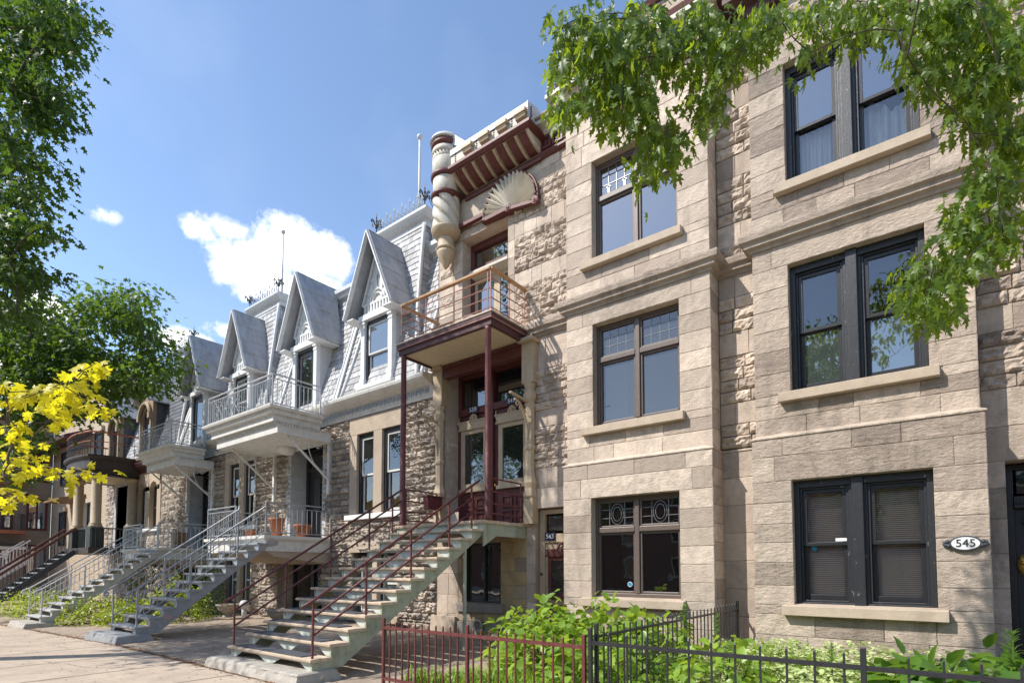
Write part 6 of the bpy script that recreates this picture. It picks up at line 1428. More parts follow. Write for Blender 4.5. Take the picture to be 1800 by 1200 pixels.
LEFT_TWIGS = [(-12.3,1.72,11.17),(-13.23,1.62,11.51),(-13.11,2.37,12.12),(-13.04,2.49,12.01),(-13.45,1.59,11.66),(-12.36,2.11,11.46),(-12.74,1.75,11.26),(-12.95,1.77,11.65),(-11.65,2.22,10.87),(-12.02,1.96,10.81),(-13.34,2.29,12.31),(-11.71,1.74,10.37),(-11.93,1.81,10.87),(-11.99,2.11,11.28),(-12.26,2.59,11.57),(-12.08,2.36,11.32),(-12.64,2.26,11.63),(-11.02,2.07,10.53),(-13.8,1.68,11.87),(-12.85,2.28,12.03),(-13.09,2.66,12.15),(-13.81,1.91,12.1),(-11.2,1.87,10.57),(-13.48,1.84,11.74),(-11.88,2.38,11.3),(-13.36,1.76,11.8),(-13.19,2.26,11.81),(-11.96,1.62,10.73),(-13.44,2.28,12.1),(-13.53,1.7,11.83),(-12.51,1.88,11.3),(-12.51,2.04,11.36),(-10.96,2.31,10.71),(-11.54,1.91,10.68),(-11.05,2.01,10.3),(-12.94,2.17,11.68),(-11.07,2.09,10.63),(-13.68,2.27,12.23),(-12.93,1.86,11.48),(-12.38,2.03,11.07),(-12.93,1.69,11.51),(-12.4,2.27,11.34),(-12.76,2.27,11.47),(-12.67,2.51,11.69),(-12.89,1.72,11.45),(-13.13,2.28,11.93),(-13.28,1.76,11.53),(-11.94,2.34,11.41),(-13.77,1.93,12.12),(-13.27,2.04,11.91),(-12.14,2.73,11.44),(-12.93,2.41,11.79),(-13.25,2.5,11.84),(-12.24,2.32,11.13),(-11.13,2.39,10.42),(-11.44,2.3,10.73),(-11.48,2.45,10.92),(-11.64,2.46,10.93),(-11.77,2.25,10.73),(-11.91,2.41,10.92),(-11.83,2.32,11.01),(-12.82,2.33,11.54),(-10.93,2.12,10.1),(-12.4,2.72,11.69),(-11.55,2.42,10.85),(-11.65,2.4,10.83),(-13.17,2.4,11.85),(-12.78,2.79,12.16),(-12.97,2.76,12.37),(-11.08,2.38,10.79),(-11.6,2.47,11.22),(-12.33,2.66,11.77),(-12.17,2.69,11.79),(-13.12,1.84,10.78),(-12.33,1.82,10.39),(-11.32,2.08,9.81),(-14.04,1.81,11.31),(-13.07,2.06,11.19),(-12.69,2.21,10.85),(-13.95,2.02,11.32),(-12.57,2.11,10.81),(-12.33,1.86,10.53),(-12.76,2.38,10.9),(-11.47,1.77,9.72),(-13.62,2.09,11.53),(-13.2,1.89,10.73),(-12.21,1.93,10.58),(-13.83,1.9,11.44),(-12.1,2.01,10.2),(-13.59,2.17,11.18),(-12.98,1.78,10.81),(-11.54,2.1,10.0),(-12.42,1.95,10.22),(-11.42,1.68,9.73),(-13.61,2.21,11.27),(-13.15,2.38,11.33),(-11.99,1.84,9.89),(-12.22,1.74,10.23),(-13.21,1.94,11.02),(-11.19,2.15,9.91),(-13.17,2.43,11.25),(-13.04,1.98,11.11),(-13.27,1.94,10.86),(-11.7,1.92,10.24),(-11.8,1.87,10.0),(-14.02,1.89,11.25),(-12.59,2.12,10.9),(-11.87,2.06,10.02),(-12.08,2.33,10.8),(-11.99,2.38,10.77),(-11.94,2.49,10.77),(-12.36,2.51,11.1),(-10.92,2.23,10.0),(-11.15,2.2,10.12),(-12.06,2.38,10.74),(-12.64,2.52,11.23),(-12.22,2.4,10.88),(-11.36,2.22,10.23),(-11.13,2.21,9.43),(-12.35,2.17,9.72),(-11.06,2.12,9.34),(-12.06,2.25,9.86),(-11.94,2.0,9.83),(-11.45,1.8,9.26),(-11.99,2.27,9.95),(-12.33,1.89,9.64),(-12.65,2.48,10.39),(-12.45,2.21,10.11),(-12.17,2.27,9.71),(-11.94,2.02,9.24),(-11.77,1.97,9.23),(-12.21,2.49,10.16),(-11.98,2.22,9.95),(-13.25,2.15,10.09),(-12.1,2.28,9.83),(-12.19,1.94,9.72),(-13.24,2.5,10.56),(-11.91,1.99,9.73),(-13.08,2.45,10.45),(-11.75,1.89,9.22),(-11.68,2.09,9.62),(-11.49,2.09,9.38),(-11.77,1.84,9.53),(-12.47,2.24,9.87),(-10.85,2.14,9.11),(-11.19,1.95,9.29),(-11.39,2.02,9.38),(-11.62,2.35,9.73),(-12.65,2.12,9.93),(-11.75,1.99,9.38),(-11.44,2.09,9.49),(-12.86,2.52,10.23),(-11.77,1.98,9.49),(-11.95,2.08,9.46),(-11.39,1.91,8.95),(-11.13,2.36,9.34),(-12.04,2.45,9.96),(-10.77,2.28,9.14),(-11.98,2.47,9.45),(-11.51,2.16,8.99),(-12.44,2.33,9.69),(-13.32,2.54,10.32),(-11.89,2.15,9.15),(-12.84,2.24,9.77),(-11.85,2.37,9.35),(-11.3,2.05,8.82),(-12.2,2.31,9.57),(-12.53,2.36,9.76),(-12.36,2.35,9.67),(-13.16,2.27,10.03),(-12.07,2.14,9.28),(-11.36,2.18,8.94),(-11.47,1.71,8.47),(-12.31,1.97,9.08),(-11.36,1.75,8.44),(-12.25,1.85,8.94),(-13.11,2.04,9.55),(-12.72,1.97,9.34),(-11.91,1.88,8.77),(-12.41,1.92,9.11),(-13.12,2.0,9.38),(-12.56,1.97,9.37),(-11.4,1.87,8.55),(-11.63,1.96,8.23),(-12.41,1.91,8.4),(-12.66,2.02,8.71),(-13.13,2.17,8.91),(-13.04,2.11,8.96),(-12.09,2.05,8.37),(-11.29,1.84,7.83),(-13.68,2.27,9.44),(-13.72,2.13,9.17),(-13.47,2.29,9.29),(-13.16,2.09,8.96),(-11.83,1.95,8.27),(-12.84,2.03,8.62),(-11.71,2.23,8.35),(-11.82,2.18,8.42),(-12.75,2.36,8.9),(-13.18,2.37,9.15),(-11.35,2.17,8.14),(-11.51,1.88,7.69),(-12.99,2.09,8.16),(-13.27,2.19,8.64),(-13.44,2.34,8.62),(-12.92,1.96,8.29),(-12.97,2.17,8.26),(-13.6,2.06,8.55),(-12.8,1.93,8.13),(-13.51,2.43,8.77),(-13.5,2.05,8.61),(-11.38,1.99,7.68),(-11.44,2.11,7.67),(-12.2,2.12,8.14),(-11.17,2.0,7.56),(-12.53,2.11,8.21),(-13.39,2.28,8.77),(-13.33,2.34,8.55),(-11.88,2.05,7.98),(-11.63,2.07,7.6),(-12.79,2.07,7.82),(-13.21,2.3,7.69),(-11.9,1.81,7.04),(-11.39,2.07,7.19),(-12.52,2.32,7.69),(-12.93,2.36,7.98),(-11.69,1.97,7.19),(-11.65,1.88,7.33),(-13.6,2.09,7.9),(-13.11,1.97,7.57),(-13.41,2.12,7.58),(-11.63,1.9,6.91),(-13.58,2.35,8.14),(-12.17,1.91,7.1),(-13.61,2.18,8.28),(-13.09,2.02,7.71),(-11.08,2.02,6.9),(-12.89,2.31,8.0),(-11.66,1.9,7.12),(-11.91,2.0,7.27),(-12.6,2.27,7.57),(-11.84,2.02,7.18),(-11.93,1.85,7.29),(-13.31,2.44,7.9),(-11.74,1.85,6.84),(-13.91,2.09,8.03),(-11.83,1.95,6.91),(-11.77,1.96,7.1),(-10.86,2.09,6.87),(-11.19,2.14,7.07),(-12.57,2.36,7.65),(-11.87,1.84,6.41),(-13.86,2.0,7.21),(-12.29,2.15,6.64),(-12.34,2.03,6.91),(-11.37,1.9,6.34),(-11.68,1.98,6.25),(-12.66,1.9,6.6),(-12.51,1.91,6.48),(-13.21,2.48,7.13),(-11.29,1.93,6.12),(-12.39,1.93,6.42),(-11.74,1.82,6.34),(-13.26,2.18,7.11),(-11.46,1.85,6.38),(-11.34,2.14,6.47),(-11.95,2.22,6.69),(-11.88,2.02,6.52),(-12.42,2.17,6.65),(-13.6,2.1,7.06),(-12.31,1.71,6.6),(-11.62,1.84,6.16),(-13.18,2.35,7.18),(-12.22,1.75,6.46),(-12.86,2.05,7.07),(-13.64,2.22,7.22),(-13.54,2.27,7.22),(-11.77,1.98,6.58),(-12.36,1.93,6.7),(-12.38,2.32,6.92),(-13.36,2.39,7.06),(-12.68,2.31,7.12),(-11.33,1.85,6.33),(-13.45,2.09,7.35),(-12.03,2.3,6.55),(-12.0,2.3,6.6),(-11.72,2.25,6.47),(-12.91,2.13,6.2),(-12.6,2.0,6.17),(-12.33,2.05,5.91),(-13.44,2.3,6.42),(-11.62,2.07,5.99),(-11.88,1.89,5.84),(-12.17,2.05,5.95),(-11.3,1.95,5.7),(-11.75,1.92,5.91),(-12.14,2.02,5.91),(-11.22,1.86,5.75),(-13.69,2.27,6.47),(-11.4,2.05,5.83),(-13.24,2.1,6.5),(-11.24,1.93,5.56),(-13.19,2.12,6.23),(-12.26,2.01,6.04)]
MID_TWIGS = [(-23.49,4.24,8.96),(-22.65,5.22,9.87),(-23.28,5.57,10.16),(-24.57,4.93,9.38),(-26.18,5.0,10.47),(-24.53,4.83,9.15),(-23.77,5.56,9.61),(-25.84,5.79,10.67),(-21.8,5.48,8.84),(-23.33,4.35,9.53),(-25.85,5.3,10.09),(-24.88,4.53,9.73),(-23.0,5.69,9.8),(-23.77,5.24,10.16),(-21.25,5.46,8.8),(-23.53,4.33,9.02),(-22.44,4.69,8.9),(-22.44,4.52,9.29),(-23.42,5.56,9.81),(-23.98,4.59,9.83),(-24.91,4.55,10.0),(-23.32,4.9,9.12),(-25.3,4.5,9.72),(-23.25,4.94,9.89),(-23.16,5.29,9.54),(-22.08,4.61,8.73),(-25.91,4.66,9.71),(-24.63,5.95,9.61),(-24.98,5.84,10.36),(-23.13,5.57,9.54),(-25.25,4.9,9.58),(-21.93,4.7,8.82),(-25.35,4.64,9.52),(-26.88,4.99,10.02),(-22.18,5.17,9.22),(-25.1,5.97,9.66),(-24.58,4.51,9.64),(-23.02,5.24,9.93),(-21.41,5.1,8.65),(-24.79,4.77,9.85),(-25.74,5.5,9.78),(-20.95,5.98,9.82),(-20.96,6.24,9.63),(-22.84,6.15,10.99),(-21.11,5.89,10.15),(-23.63,6.28,10.67),(-23.39,5.88,10.43),(-24.8,6.43,11.28),(-23.36,7.11,10.95),(-24.12,6.7,11.29),(-22.8,6.6,11.15),(-24.02,7.13,11.64),(-21.96,5.53,10.29),(-22.48,6.59,10.82),(-22.24,6.39,10.41),(-24.38,6.24,11.38),(-21.27,5.3,9.85),(-24.07,6.12,11.02),(-23.56,6.28,10.81),(-24.2,6.73,11.59),(-22.46,6.11,10.72),(-20.46,5.85,9.36),(-23.65,5.81,10.66),(-21.1,5.5,9.74),(-22.34,6.28,9.94),(-22.9,6.87,10.61),(-21.29,5.43,9.66),(-21.63,6.32,9.91),(-20.39,6.23,10.38),(-22.57,7.19,11.55),(-21.86,6.9,11.05),(-22.64,7.0,11.31),(-23.81,7.36,11.87),(-24.02,7.34,12.06),(-20.47,6.47,10.55),(-20.67,6.61,10.55),(-24.0,6.44,11.57),(-21.82,5.75,10.58),(-21.89,5.9,10.74),(-21.86,5.82,10.65),(-26.27,5.04,11.04),(-22.26,4.4,9.61),(-25.37,4.69,10.39),(-27.35,4.61,11.15),(-24.95,5.14,10.72),(-25.43,5.25,10.77),(-26.72,4.5,10.99),(-22.93,4.2,9.67),(-23.39,4.38,9.56),(-23.68,4.91,9.73),(-23.15,3.71,9.49),(-23.96,4.89,9.83),(-23.63,4.63,9.5),(-24.56,4.7,10.15),(-25.1,4.78,10.28),(-23.5,4.07,9.86),(-23.16,4.22,9.62),(-24.56,4.23,10.27),(-22.59,4.17,10.05),(-23.14,4.17,10.27),(-24.88,5.13,10.16),(-23.21,4.83,9.63),(-22.43,4.31,10.09),(-24.44,4.84,10.76),(-26.49,4.4,11.08),(-22.25,4.29,9.02),(-25.08,4.55,10.94),(-25.41,4.68,10.71),(-26.43,5.42,10.72),(-26.58,4.85,11.01),(-23.4,4.22,10.0),(-22.65,7.11,8.25),(-22.06,6.7,7.96),(-21.63,5.7,8.23),(-23.83,6.77,8.16),(-22.93,6.08,7.73),(-23.32,5.07,8.16),(-23.96,5.72,8.61),(-21.48,5.66,7.77),(-22.11,4.58,7.91),(-21.85,5.89,8.11),(-26.31,5.13,8.9),(-23.93,6.65,8.72),(-21.07,5.41,7.08),(-23.09,4.59,8.34),(-21.19,7.0,8.23),(-22.67,6.31,7.71),(-23.81,7.27,8.38),(-23.41,4.96,8.39),(-23.33,5.43,8.9),(-26.89,5.11,8.58),(-25.53,6.0,8.76),(-24.96,5.73,9.2),(-23.11,6.17,7.68),(-22.34,5.07,8.09),(-23.03,7.07,8.12),(-21.92,5.09,8.45),(-22.36,6.24,8.61),(-23.85,6.68,8.33),(-23.68,4.41,8.23),(-22.8,4.36,7.69),(-21.56,6.51,8.44),(-23.61,7.16,9.31),(-23.33,5.81,8.83),(-21.65,6.74,8.59),(-25.09,4.7,8.35),(-23.87,6.51,8.69),(-24.2,5.74,9.01),(-21.94,5.52,7.87),(-22.37,5.39,7.69),(-22.68,5.29,8.34),(-23.54,6.62,8.63),(-23.62,6.72,8.31),(-23.22,5.63,7.64),(-22.22,4.79,8.28),(-22.33,6.87,7.99),(-25.07,5.97,8.34),(-23.04,5.22,8.21),(-22.48,4.7,8.1),(-25.3,6.04,8.57),(-25.44,4.99,8.26),(-23.44,5.64,7.64),(-25.68,5.29,8.19),(-24.03,5.53,8.83),(-24.53,5.67,7.88),(-23.55,5.93,8.33),(-24.48,6.31,9.03),(-22.36,5.04,8.49),(-21.09,5.64,7.88),(-23.07,5.91,7.68),(-23.3,6.06,8.01),(-25.14,5.84,8.51),(-24.31,6.63,9.23),(-24.6,6.05,8.79),(-24.14,4.96,8.6),(-23.09,4.56,8.36),(-19.93,6.27,7.64),(-22.55,4.82,7.85),(-23.45,6.0,8.11),(-24.8,5.79,8.11),(-22.83,6.92,8.95),(-20.16,7.12,8.92),(-22.61,7.1,8.91),(-21.67,6.44,8.91),(-22.42,7.66,10.01),(-21.75,7.85,9.15),(-22.2,6.84,8.7),(-20.41,7.34,9.13),(-23.56,7.36,9.07),(-21.78,7.35,9.47),(-20.86,7.18,9.48),(-19.97,6.63,8.75),(-21.91,7.12,9.49),(-22.58,7.39,9.74),(-22.86,7.69,9.35),(-21.22,7.66,9.12),(-20.19,6.64,8.9),(-21.29,7.15,8.6),(-20.58,7.04,9.13),(-22.09,6.63,9.25),(-20.92,6.51,9.27),(-21.49,6.84,9.43),(-22.59,7.15,9.6),(-20.05,7.22,8.91),(-23.22,6.94,9.21),(-21.96,7.46,8.81),(-23.55,7.28,9.45),(-21.68,6.75,9.09),(-19.19,6.76,7.91),(-22.43,8.31,9.47),(-21.02,7.77,8.54),(-21.52,8.15,8.9),(-20.81,7.24,8.57),(-20.07,7.39,8.26),(-22.17,8.0,9.03),(-19.18,6.92,7.98),(-21.7,8.02,9.22),(-19.15,7.06,8.16),(-26.31,5.49,7.85),(-23.66,3.81,7.08),(-23.33,4.47,7.6),(-23.56,4.42,7.8),(-26.18,4.7,7.07),(-26.53,5.04,8.11),(-23.15,4.44,7.51),(-27.05,4.98,8.27),(-25.19,4.44,7.08),(-26.23,5.49,7.61),(-26.7,4.5,8.43),(-22.7,4.52,7.18),(-26.98,4.74,8.16),(-25.95,4.76,8.18),(-26.21,5.55,8.4),(-23.45,4.74,6.7),(-22.69,4.21,7.68),(-25.28,4.62,7.16),(-24.85,4.0,7.31),(-23.0,3.86,6.61),(-23.46,4.56,6.75),(-24.63,4.56,6.91),(-24.91,5.23,7.59),(-23.46,4.88,7.14),(-24.99,4.32,7.25),(-25.56,4.88,8.28),(-23.98,4.87,7.13),(-22.15,4.67,6.86),(-26.36,5.48,8.07),(-25.93,5.28,7.25),(-23.24,4.19,7.44),(-23.96,4.1,7.8),(-24.85,4.1,7.15),(-24.31,4.53,7.13),(-22.77,4.74,6.61),(-26.2,5.2,8.74),(-23.75,4.64,6.95),(-25.18,4.25,8.55),(-23.52,3.87,8.81),(-22.92,4.04,8.72),(-25.61,4.22,9.26),(-23.2,3.84,8.66),(-24.5,4.1,9.02),(-24.7,4.12,7.47),(-26.54,4.28,10.08),(-25.69,4.59,8.73),(-27.02,4.33,8.62),(-23.58,3.81,8.29),(-24.87,4.08,9.37),(-23.23,3.77,8.5),(-23.36,4.14,8.1),(-24.37,4.1,7.56),(-25.95,4.72,8.63),(-24.28,4.24,7.76),(-26.24,4.46,9.19),(-27.05,4.49,8.35),(-23.66,4.07,7.31),(-25.89,4.42,9.13),(-27.75,4.38,10.17),(-25.11,4.21,7.94),(-24.31,3.89,7.91),(-25.25,4.4,8.7),(-25.27,4.13,8.29),(-26.92,4.89,9.25),(-25.48,4.69,9.02),(-26.74,4.29,8.14),(-22.81,3.98,8.61),(-23.25,3.77,8.42),(-23.77,4.04,7.58),(-21.06,5.85,6.77),(-23.12,6.45,7.22),(-20.89,5.69,6.57),(-21.59,6.05,6.76),(-23.92,6.81,7.34),(-24.52,6.7,7.63),(-22.29,5.1,7.02),(-24.77,6.0,7.4),(-25.47,5.14,7.33),(-22.98,4.78,6.61),(-23.19,5.24,7.14),(-21.5,4.98,6.76),(-25.43,6.07,7.83),(-23.48,5.18,6.94),(-25.42,5.53,7.5),(-24.95,5.49,7.64),(-24.67,5.64,7.4),(-23.14,4.66,6.74),(-23.55,5.69,7.05),(-22.54,4.79,6.94),(-24.26,5.31,7.38),(-22.15,5.27,6.72),(-23.65,5.36,7.34),(-22.22,5.33,7.06),(-21.81,4.97,6.34),(-23.11,5.61,7.26),(-24.16,4.21,6.06),(-24.16,4.35,5.7),(-23.69,4.46,5.58),(-23.29,4.12,5.58),(-24.74,4.63,6.5),(-23.89,4.4,5.97),(-26.81,4.96,6.08),(-25.1,4.72,6.13),(-22.7,4.01,5.84),(-23.07,3.86,5.92),(-25.14,4.44,6.26),(-27.17,4.71,6.72),(-26.41,4.44,6.05),(-24.78,4.82,6.16),(-23.84,4.49,6.19),(-22.8,4.2,5.5),(-25.34,4.26,5.93),(-26.4,4.46,6.48),(-20.29,7.43,7.95),(-22.66,7.56,8.3),(-22.77,8.31,8.56),(-23.08,7.44,8.39),(-22.29,7.28,8.43),(-21.87,7.76,8.39),(-20.32,7.01,7.67),(-23.07,7.62,8.43),(-20.25,6.49,7.61),(-22.29,7.78,8.64),(-20.1,7.08,7.85),(-20.0,6.93,7.66),(-21.11,6.3,7.47),(-23.76,7.07,8.02),(-20.91,6.4,7.45),(-23.53,7.11,8.08),(-20.9,6.2,7.27),(-21.75,6.76,10.06),(-22.35,6.91,10.69),(-20.87,6.3,10.18),(-23.45,7.34,11.33),(-22.33,6.99,10.91),(-23.49,7.69,10.78),(-23.52,7.41,10.74),(-20.25,6.74,9.87),(-23.07,6.98,10.51),(-22.75,6.83,10.92),(-23.48,7.68,10.83),(-21.31,7.02,10.24),(-20.79,6.69,9.82),(-21.74,6.69,9.88),(-22.65,7.29,10.28),(-20.03,6.28,9.88),(-20.21,6.27,9.69),(-20.68,6.58,10.21),(-22.37,5.04,8.98),(-22.95,4.68,8.01),(-22.43,4.54,8.76),(-25.62,5.93,9.88),(-25.88,5.05,9.04),(-22.05,4.74,8.8),(-24.27,4.67,7.93),(-23.05,5.81,8.53),(-25.18,5.6,8.95),(-24.21,5.63,9.08),(-23.32,5.0,8.01),(-23.13,4.27,8.78),(-26.31,5.16,9.9),(-23.01,5.76,8.99),(-24.36,6.01,9.5),(-22.15,5.52,8.53),(-23.04,6.08,8.64),(-25.64,5.79,8.29),(-24.01,4.52,8.45),(-22.51,5.33,8.66),(-23.09,5.61,8.99),(-25.06,6.07,8.93),(-24.03,4.42,8.91),(-21.84,5.87,8.26),(-23.4,5.66,8.43),(-23.96,4.32,8.32),(-25.14,5.67,10.05),(-23.88,4.69,8.17),(-26.64,5.21,9.06),(-24.8,4.64,8.79),(-24.56,6.03,8.83),(-21.68,5.34,8.53),(-24.97,6.37,9.66),(-25.8,5.48,8.67),(-21.03,5.34,7.51),(-25.34,5.17,8.11),(-24.54,5.7,9.84),(-24.92,6.05,8.31),(-24.06,4.5,8.69),(-21.83,4.8,8.7),(-22.87,5.05,8.97),(-22.81,5.33,9.09),(-25.78,4.5,8.66),(-24.25,6.36,8.89),(-24.71,5.64,9.34),(-21.62,5.15,8.77),(-25.85,4.42,8.8),(-25.03,5.59,9.48),(-22.27,5.81,8.71),(-22.89,5.87,8.19),(-23.52,5.93,9.11),(-24.32,5.16,8.43),(-26.73,5.13,8.47),(-24.44,5.58,7.99),(-22.5,5.76,8.75),(-23.44,4.41,7.75),(-25.21,5.99,8.48),(-21.16,5.42,7.61),(-22.93,4.86,7.8),(-23.25,4.5,8.58),(-22.81,5.39,8.27),(-23.33,4.44,8.12),(-25.96,4.79,4.87),(-24.43,4.33,4.73),(-24.14,4.05,4.82),(-23.15,4.37,4.67),(-26.97,4.85,5.28),(-26.98,4.74,5.2),(-25.76,4.52,4.82),(-26.73,4.59,5.14),(-23.36,4.17,4.79),(-23.08,4.14,4.66)]
YELLOW_TWIGS = [(-4.95,1.33,3.16),(-4.89,1.36,3.1),(-5.51,1.39,3.22),(-5.51,1.41,3.18),(-5.16,1.29,3.12),(-4.9,1.22,3.05),(-5.03,1.15,2.94),(-5.61,1.3,3.03),(-5.45,1.26,3.01),(-5.31,1.15,2.98),(-5.03,1.12,2.95),(-5.56,1.33,2.99),(-5.34,1.29,3.03),(-5.1,1.18,2.89),(-5.5,1.42,3.03),(-4.84,1.29,2.81),(-4.81,1.31,2.76),(-5.66,1.26,2.95),(-5.04,1.09,2.81),(-5.49,1.23,3.01),(-5.46,1.11,2.97),(-5.17,1.08,2.8),(-5.78,1.08,3.01),(-5.83,1.14,3.05),(-5.55,0.9,2.98),(-5.21,0.94,2.83),(-5.5,1.0,2.98),(-6.0,0.99,2.99),(-5.99,1.02,2.99),(-5.45,0.91,2.71),(-5.62,0.93,2.71),(-5.7,1.23,2.88),(-5.32,1.18,2.74),(-5.72,1.21,2.81),(-5.4,1.1,2.82),(-5.48,1.13,2.84),(-5.99,1.0,2.7),(-5.85,1.12,2.64),(-5.56,0.99,2.64),(-5.3,0.88,2.56),(-5.75,0.98,2.52),(-5.21,0.96,2.58),(-5.73,1.09,2.52),(-5.16,0.94,2.39),(-5.36,0.89,2.31),(-5.48,0.97,2.36),(-5.7,0.96,2.32),(-5.25,1.1,2.34),(-5.52,1.15,2.4),(-5.2,1.21,2.32),(-4.91,1.16,2.32),(-5.01,1.29,2.32),(-5.06,1.24,2.35),(-5.77,1.02,2.14),(-5.31,0.95,2.14),(-5.34,1.0,2.14),(-5.5,1.05,2.17)]
# ------------------------------------------------------------------ foliage
OFF[0] = 0
def arr(pts, mirror=True):
    P = [(0, 0, 0)] + pts + [(u, -v, w) for u, v, w in reversed(pts[:-1])]
    return P
MAPLE = [(-.06, .14, -.01), (.10, .40, -.08), (.20, .17, .0), (.34, .30, -.03), (.56, .50, -.10), (.50, .25, -.02), (.50, .12, .01), (.70, .18, -.03), (1.0, 0, -.14)]
NORWAY = [(-.08, .16, -.01), (.0, .46, -.08), (.15, .30, .0), (.20, .24, .01), (.38, .42, -.03), (.42, .66, -.10), (.52, .46, -.04), (.66, .44, -.08), (.56, .22, .0), (.72, .20, -.03), (.80, .26, -.06), (.86, .12, -.04), (1.0, 0, -.12)]
def fan(pts):
    P = arr(pts); n = len(P); V = P + [(.32, 0, .05)]
    return np.array(V, float), [(n, i, (i + 1) % n) for i in range(n)]
T_MAPLE, T_NORWAY = fan(MAPLE), fan(NORWAY)
T_SIMPLE = (np.array([(0, 0, 0), (.45, .30, .05), (1, 0, -.08), (.45, -.30, .05)], float), [(0, 2, 1), (0, 3, 2)])
T_SMALLMAPLE = (np.array([(0, 0, 0), (.12, .42, -.05), (.35, .16, .02), (.62, .40, -.06), (.62, .12, 0), (1, 0, -.1), (.62, -.12, 0), (.62, -.40, -.06), (.35, -.16, .02), (.12, -.42, -.05), (.35, 0, .05)], float),
                [(10, i, (i + 1) % 10) for i in range(10)])
T_OVATE = (np.array([(0, 0, 0), (.3, 0, -.05), (.65, 0, -.05), (1, 0, -.14), (.12, .2, .02), (.4, .36, .03), (.75, .22, -.02), (.12, -.2, .02), (.4, -.36, .03), (.75, -.22, -.02)], float),
           [(0, 1, 4), (4, 1, 5), (1, 2, 5), (5, 2, 6), (6, 2, 3), (0, 7, 1), (7, 8, 1), (8, 2, 1), (8, 9, 2), (9, 3, 2)])
T_BLADE = (np.array([(0, .03, 0), (.35, .035, .06), (.7, .025, .0), (1, 0, -.22), (.7, -.025, .0), (.35, -.035, .06), (0, -.03, 0)], float), [(0, 6, 5, 1), (1, 5, 4, 2), (2, 4, 3)])

def norm(a): return a / np.maximum(1e-9, np.linalg.norm(a, axis=1, keepdims=True))
def leaf_mesh(name, P, D, Nn, size, tmpl, m, parent=None, extra=None, kind=None, origin=None, width=1.0):
    tv, tf = tmpl; n = len(P)
    t = norm(D); nn = norm(Nn - t * np.sum(Nn * t, 1, keepdims=True)); bb = np.cross(nn, t)
    size = np.broadcast_to(np.asarray(size, float), (n,))[:, None, None]
    V = P[:, None, :] + size * (tv[None, :, 0:1] * t[:, None, :] + width * tv[None, :, 1:2] * bb[:, None, :] + tv[None, :, 2:3] * nn[:, None, :])
    V = V.reshape(-1, 3); k = len(tv)
    org = np.array(origin if origin is not None else (0, 0, 0), float)
    V = V - org
    loops = []; starts = []; tot = []; base = np.array([i for f in tf for i in f]); ln = [len(f) for f in tf]
    idx = (np.arange(n)[:, None] * k + base[None, :]).ravel().astype(np.int32)
    totals = np.tile(np.array(ln, np.int32), n); st = np.concatenate([[0], np.cumsum(totals)[:-1]]).astype(np.int32)
    me = bpy.data.meshes.new(name); me.vertices.add(len(V)); me.vertices.foreach_set('co', V.astype(np.float32).ravel())
    me.loops.add(len(idx)); me.loops.foreach_set('vertex_index', idx)
    me.polygons.add(len(totals)); me.polygons.foreach_set('loop_start', st); me.polygons.foreach_set('loop_total', totals)
    me.update(calc_edges=True); me.materials.append(S[m] if isinstance(m, str) else m)
    o = bpy.data.objects.new(name, me); COL.objects.link(o)
    if parent is not None: o.parent = parent; o.location = Vector(org) - WL[parent]
    else: o.location = Vector(org)
    WL[o] = Vector(org)
    if kind: o['kind'] = kind
    return o

S['leaf_near'] = leaf_mat('silver_maple_leaf', (.02, .055, .008), (.11, .18, .02), (.46, .60, .03), .46, .42, .4)
S['leaf_far'] = leaf_mat('dark_maple_leaf', (.022, .058, .012), (.05, .10, .018), (.16, .27, .02), .40, .45, .35)
S['leaf_mid'] = leaf_mat('green_tree_leaf', (.026, .066, .013), (.062, .115, .02), (.20, .32, .025), .42, .45, .35)
S['leaf_yellow'] = leaf_mat('golden_maple_leaf', (.45, .42, .012), (.70, .59, .018), (.95, .86, .03), .5, .45, .3)
S['leaf_bush'] = leaf_mat('garden_bush_leaf', (.11, .21, .025), (.30, .44, .055), (.55, .72, .06), .4, .38, .5)
S['leaf_hosta'] = leaf_mat('hosta_leaf', (.055, .14, .02), (.13, .25, .04), (.30, .50, .05), .35, .35, .5)
S['leaf_lily'] = leaf_mat('lily_leaf', (.07, .16, .022), (.12, .22, .035), (.28, .45, .05), .35, .4, .5)
S['leaf_cover'] = leaf_mat('variegated_ground_cover', (.36, .46, .14), (.62, .68, .34), (.6, .7, .22), .3, .5, .4)
S['leaf_hedge'] = leaf_mat('yellow_green_hedge_leaf', (.16, .24, .02), (.38, .46, .04), (.6, .7, .05), .4, .4, .45)
S['grass'] = leaf_mat('grass_blade', (.15, .28, .022), (.27, .42, .05), (.5, .68, .06), .4, .45, .4)

def twig_leaves(tw, per, spread, droop, size, rs, outward=None):
    """leaves hung round each twig position"""
    tw = np.asarray(tw, float); n = len(tw)
    c = np.repeat(tw, per, 0); off = rs.normal(0, 1, (n * per, 3)) * np.array(spread)
    P = c + off
    D = off * .6 + rs.normal(0, .35, P.shape) * max(spread); D[:, 2] -= droop * max(spread) * 1.6
    Nn = rs.normal(0, .55, P.shape); Nn[:, 2] += .75
    s = rs.uniform(size[0], size[1], n * per)
    return P, D, Nn, s

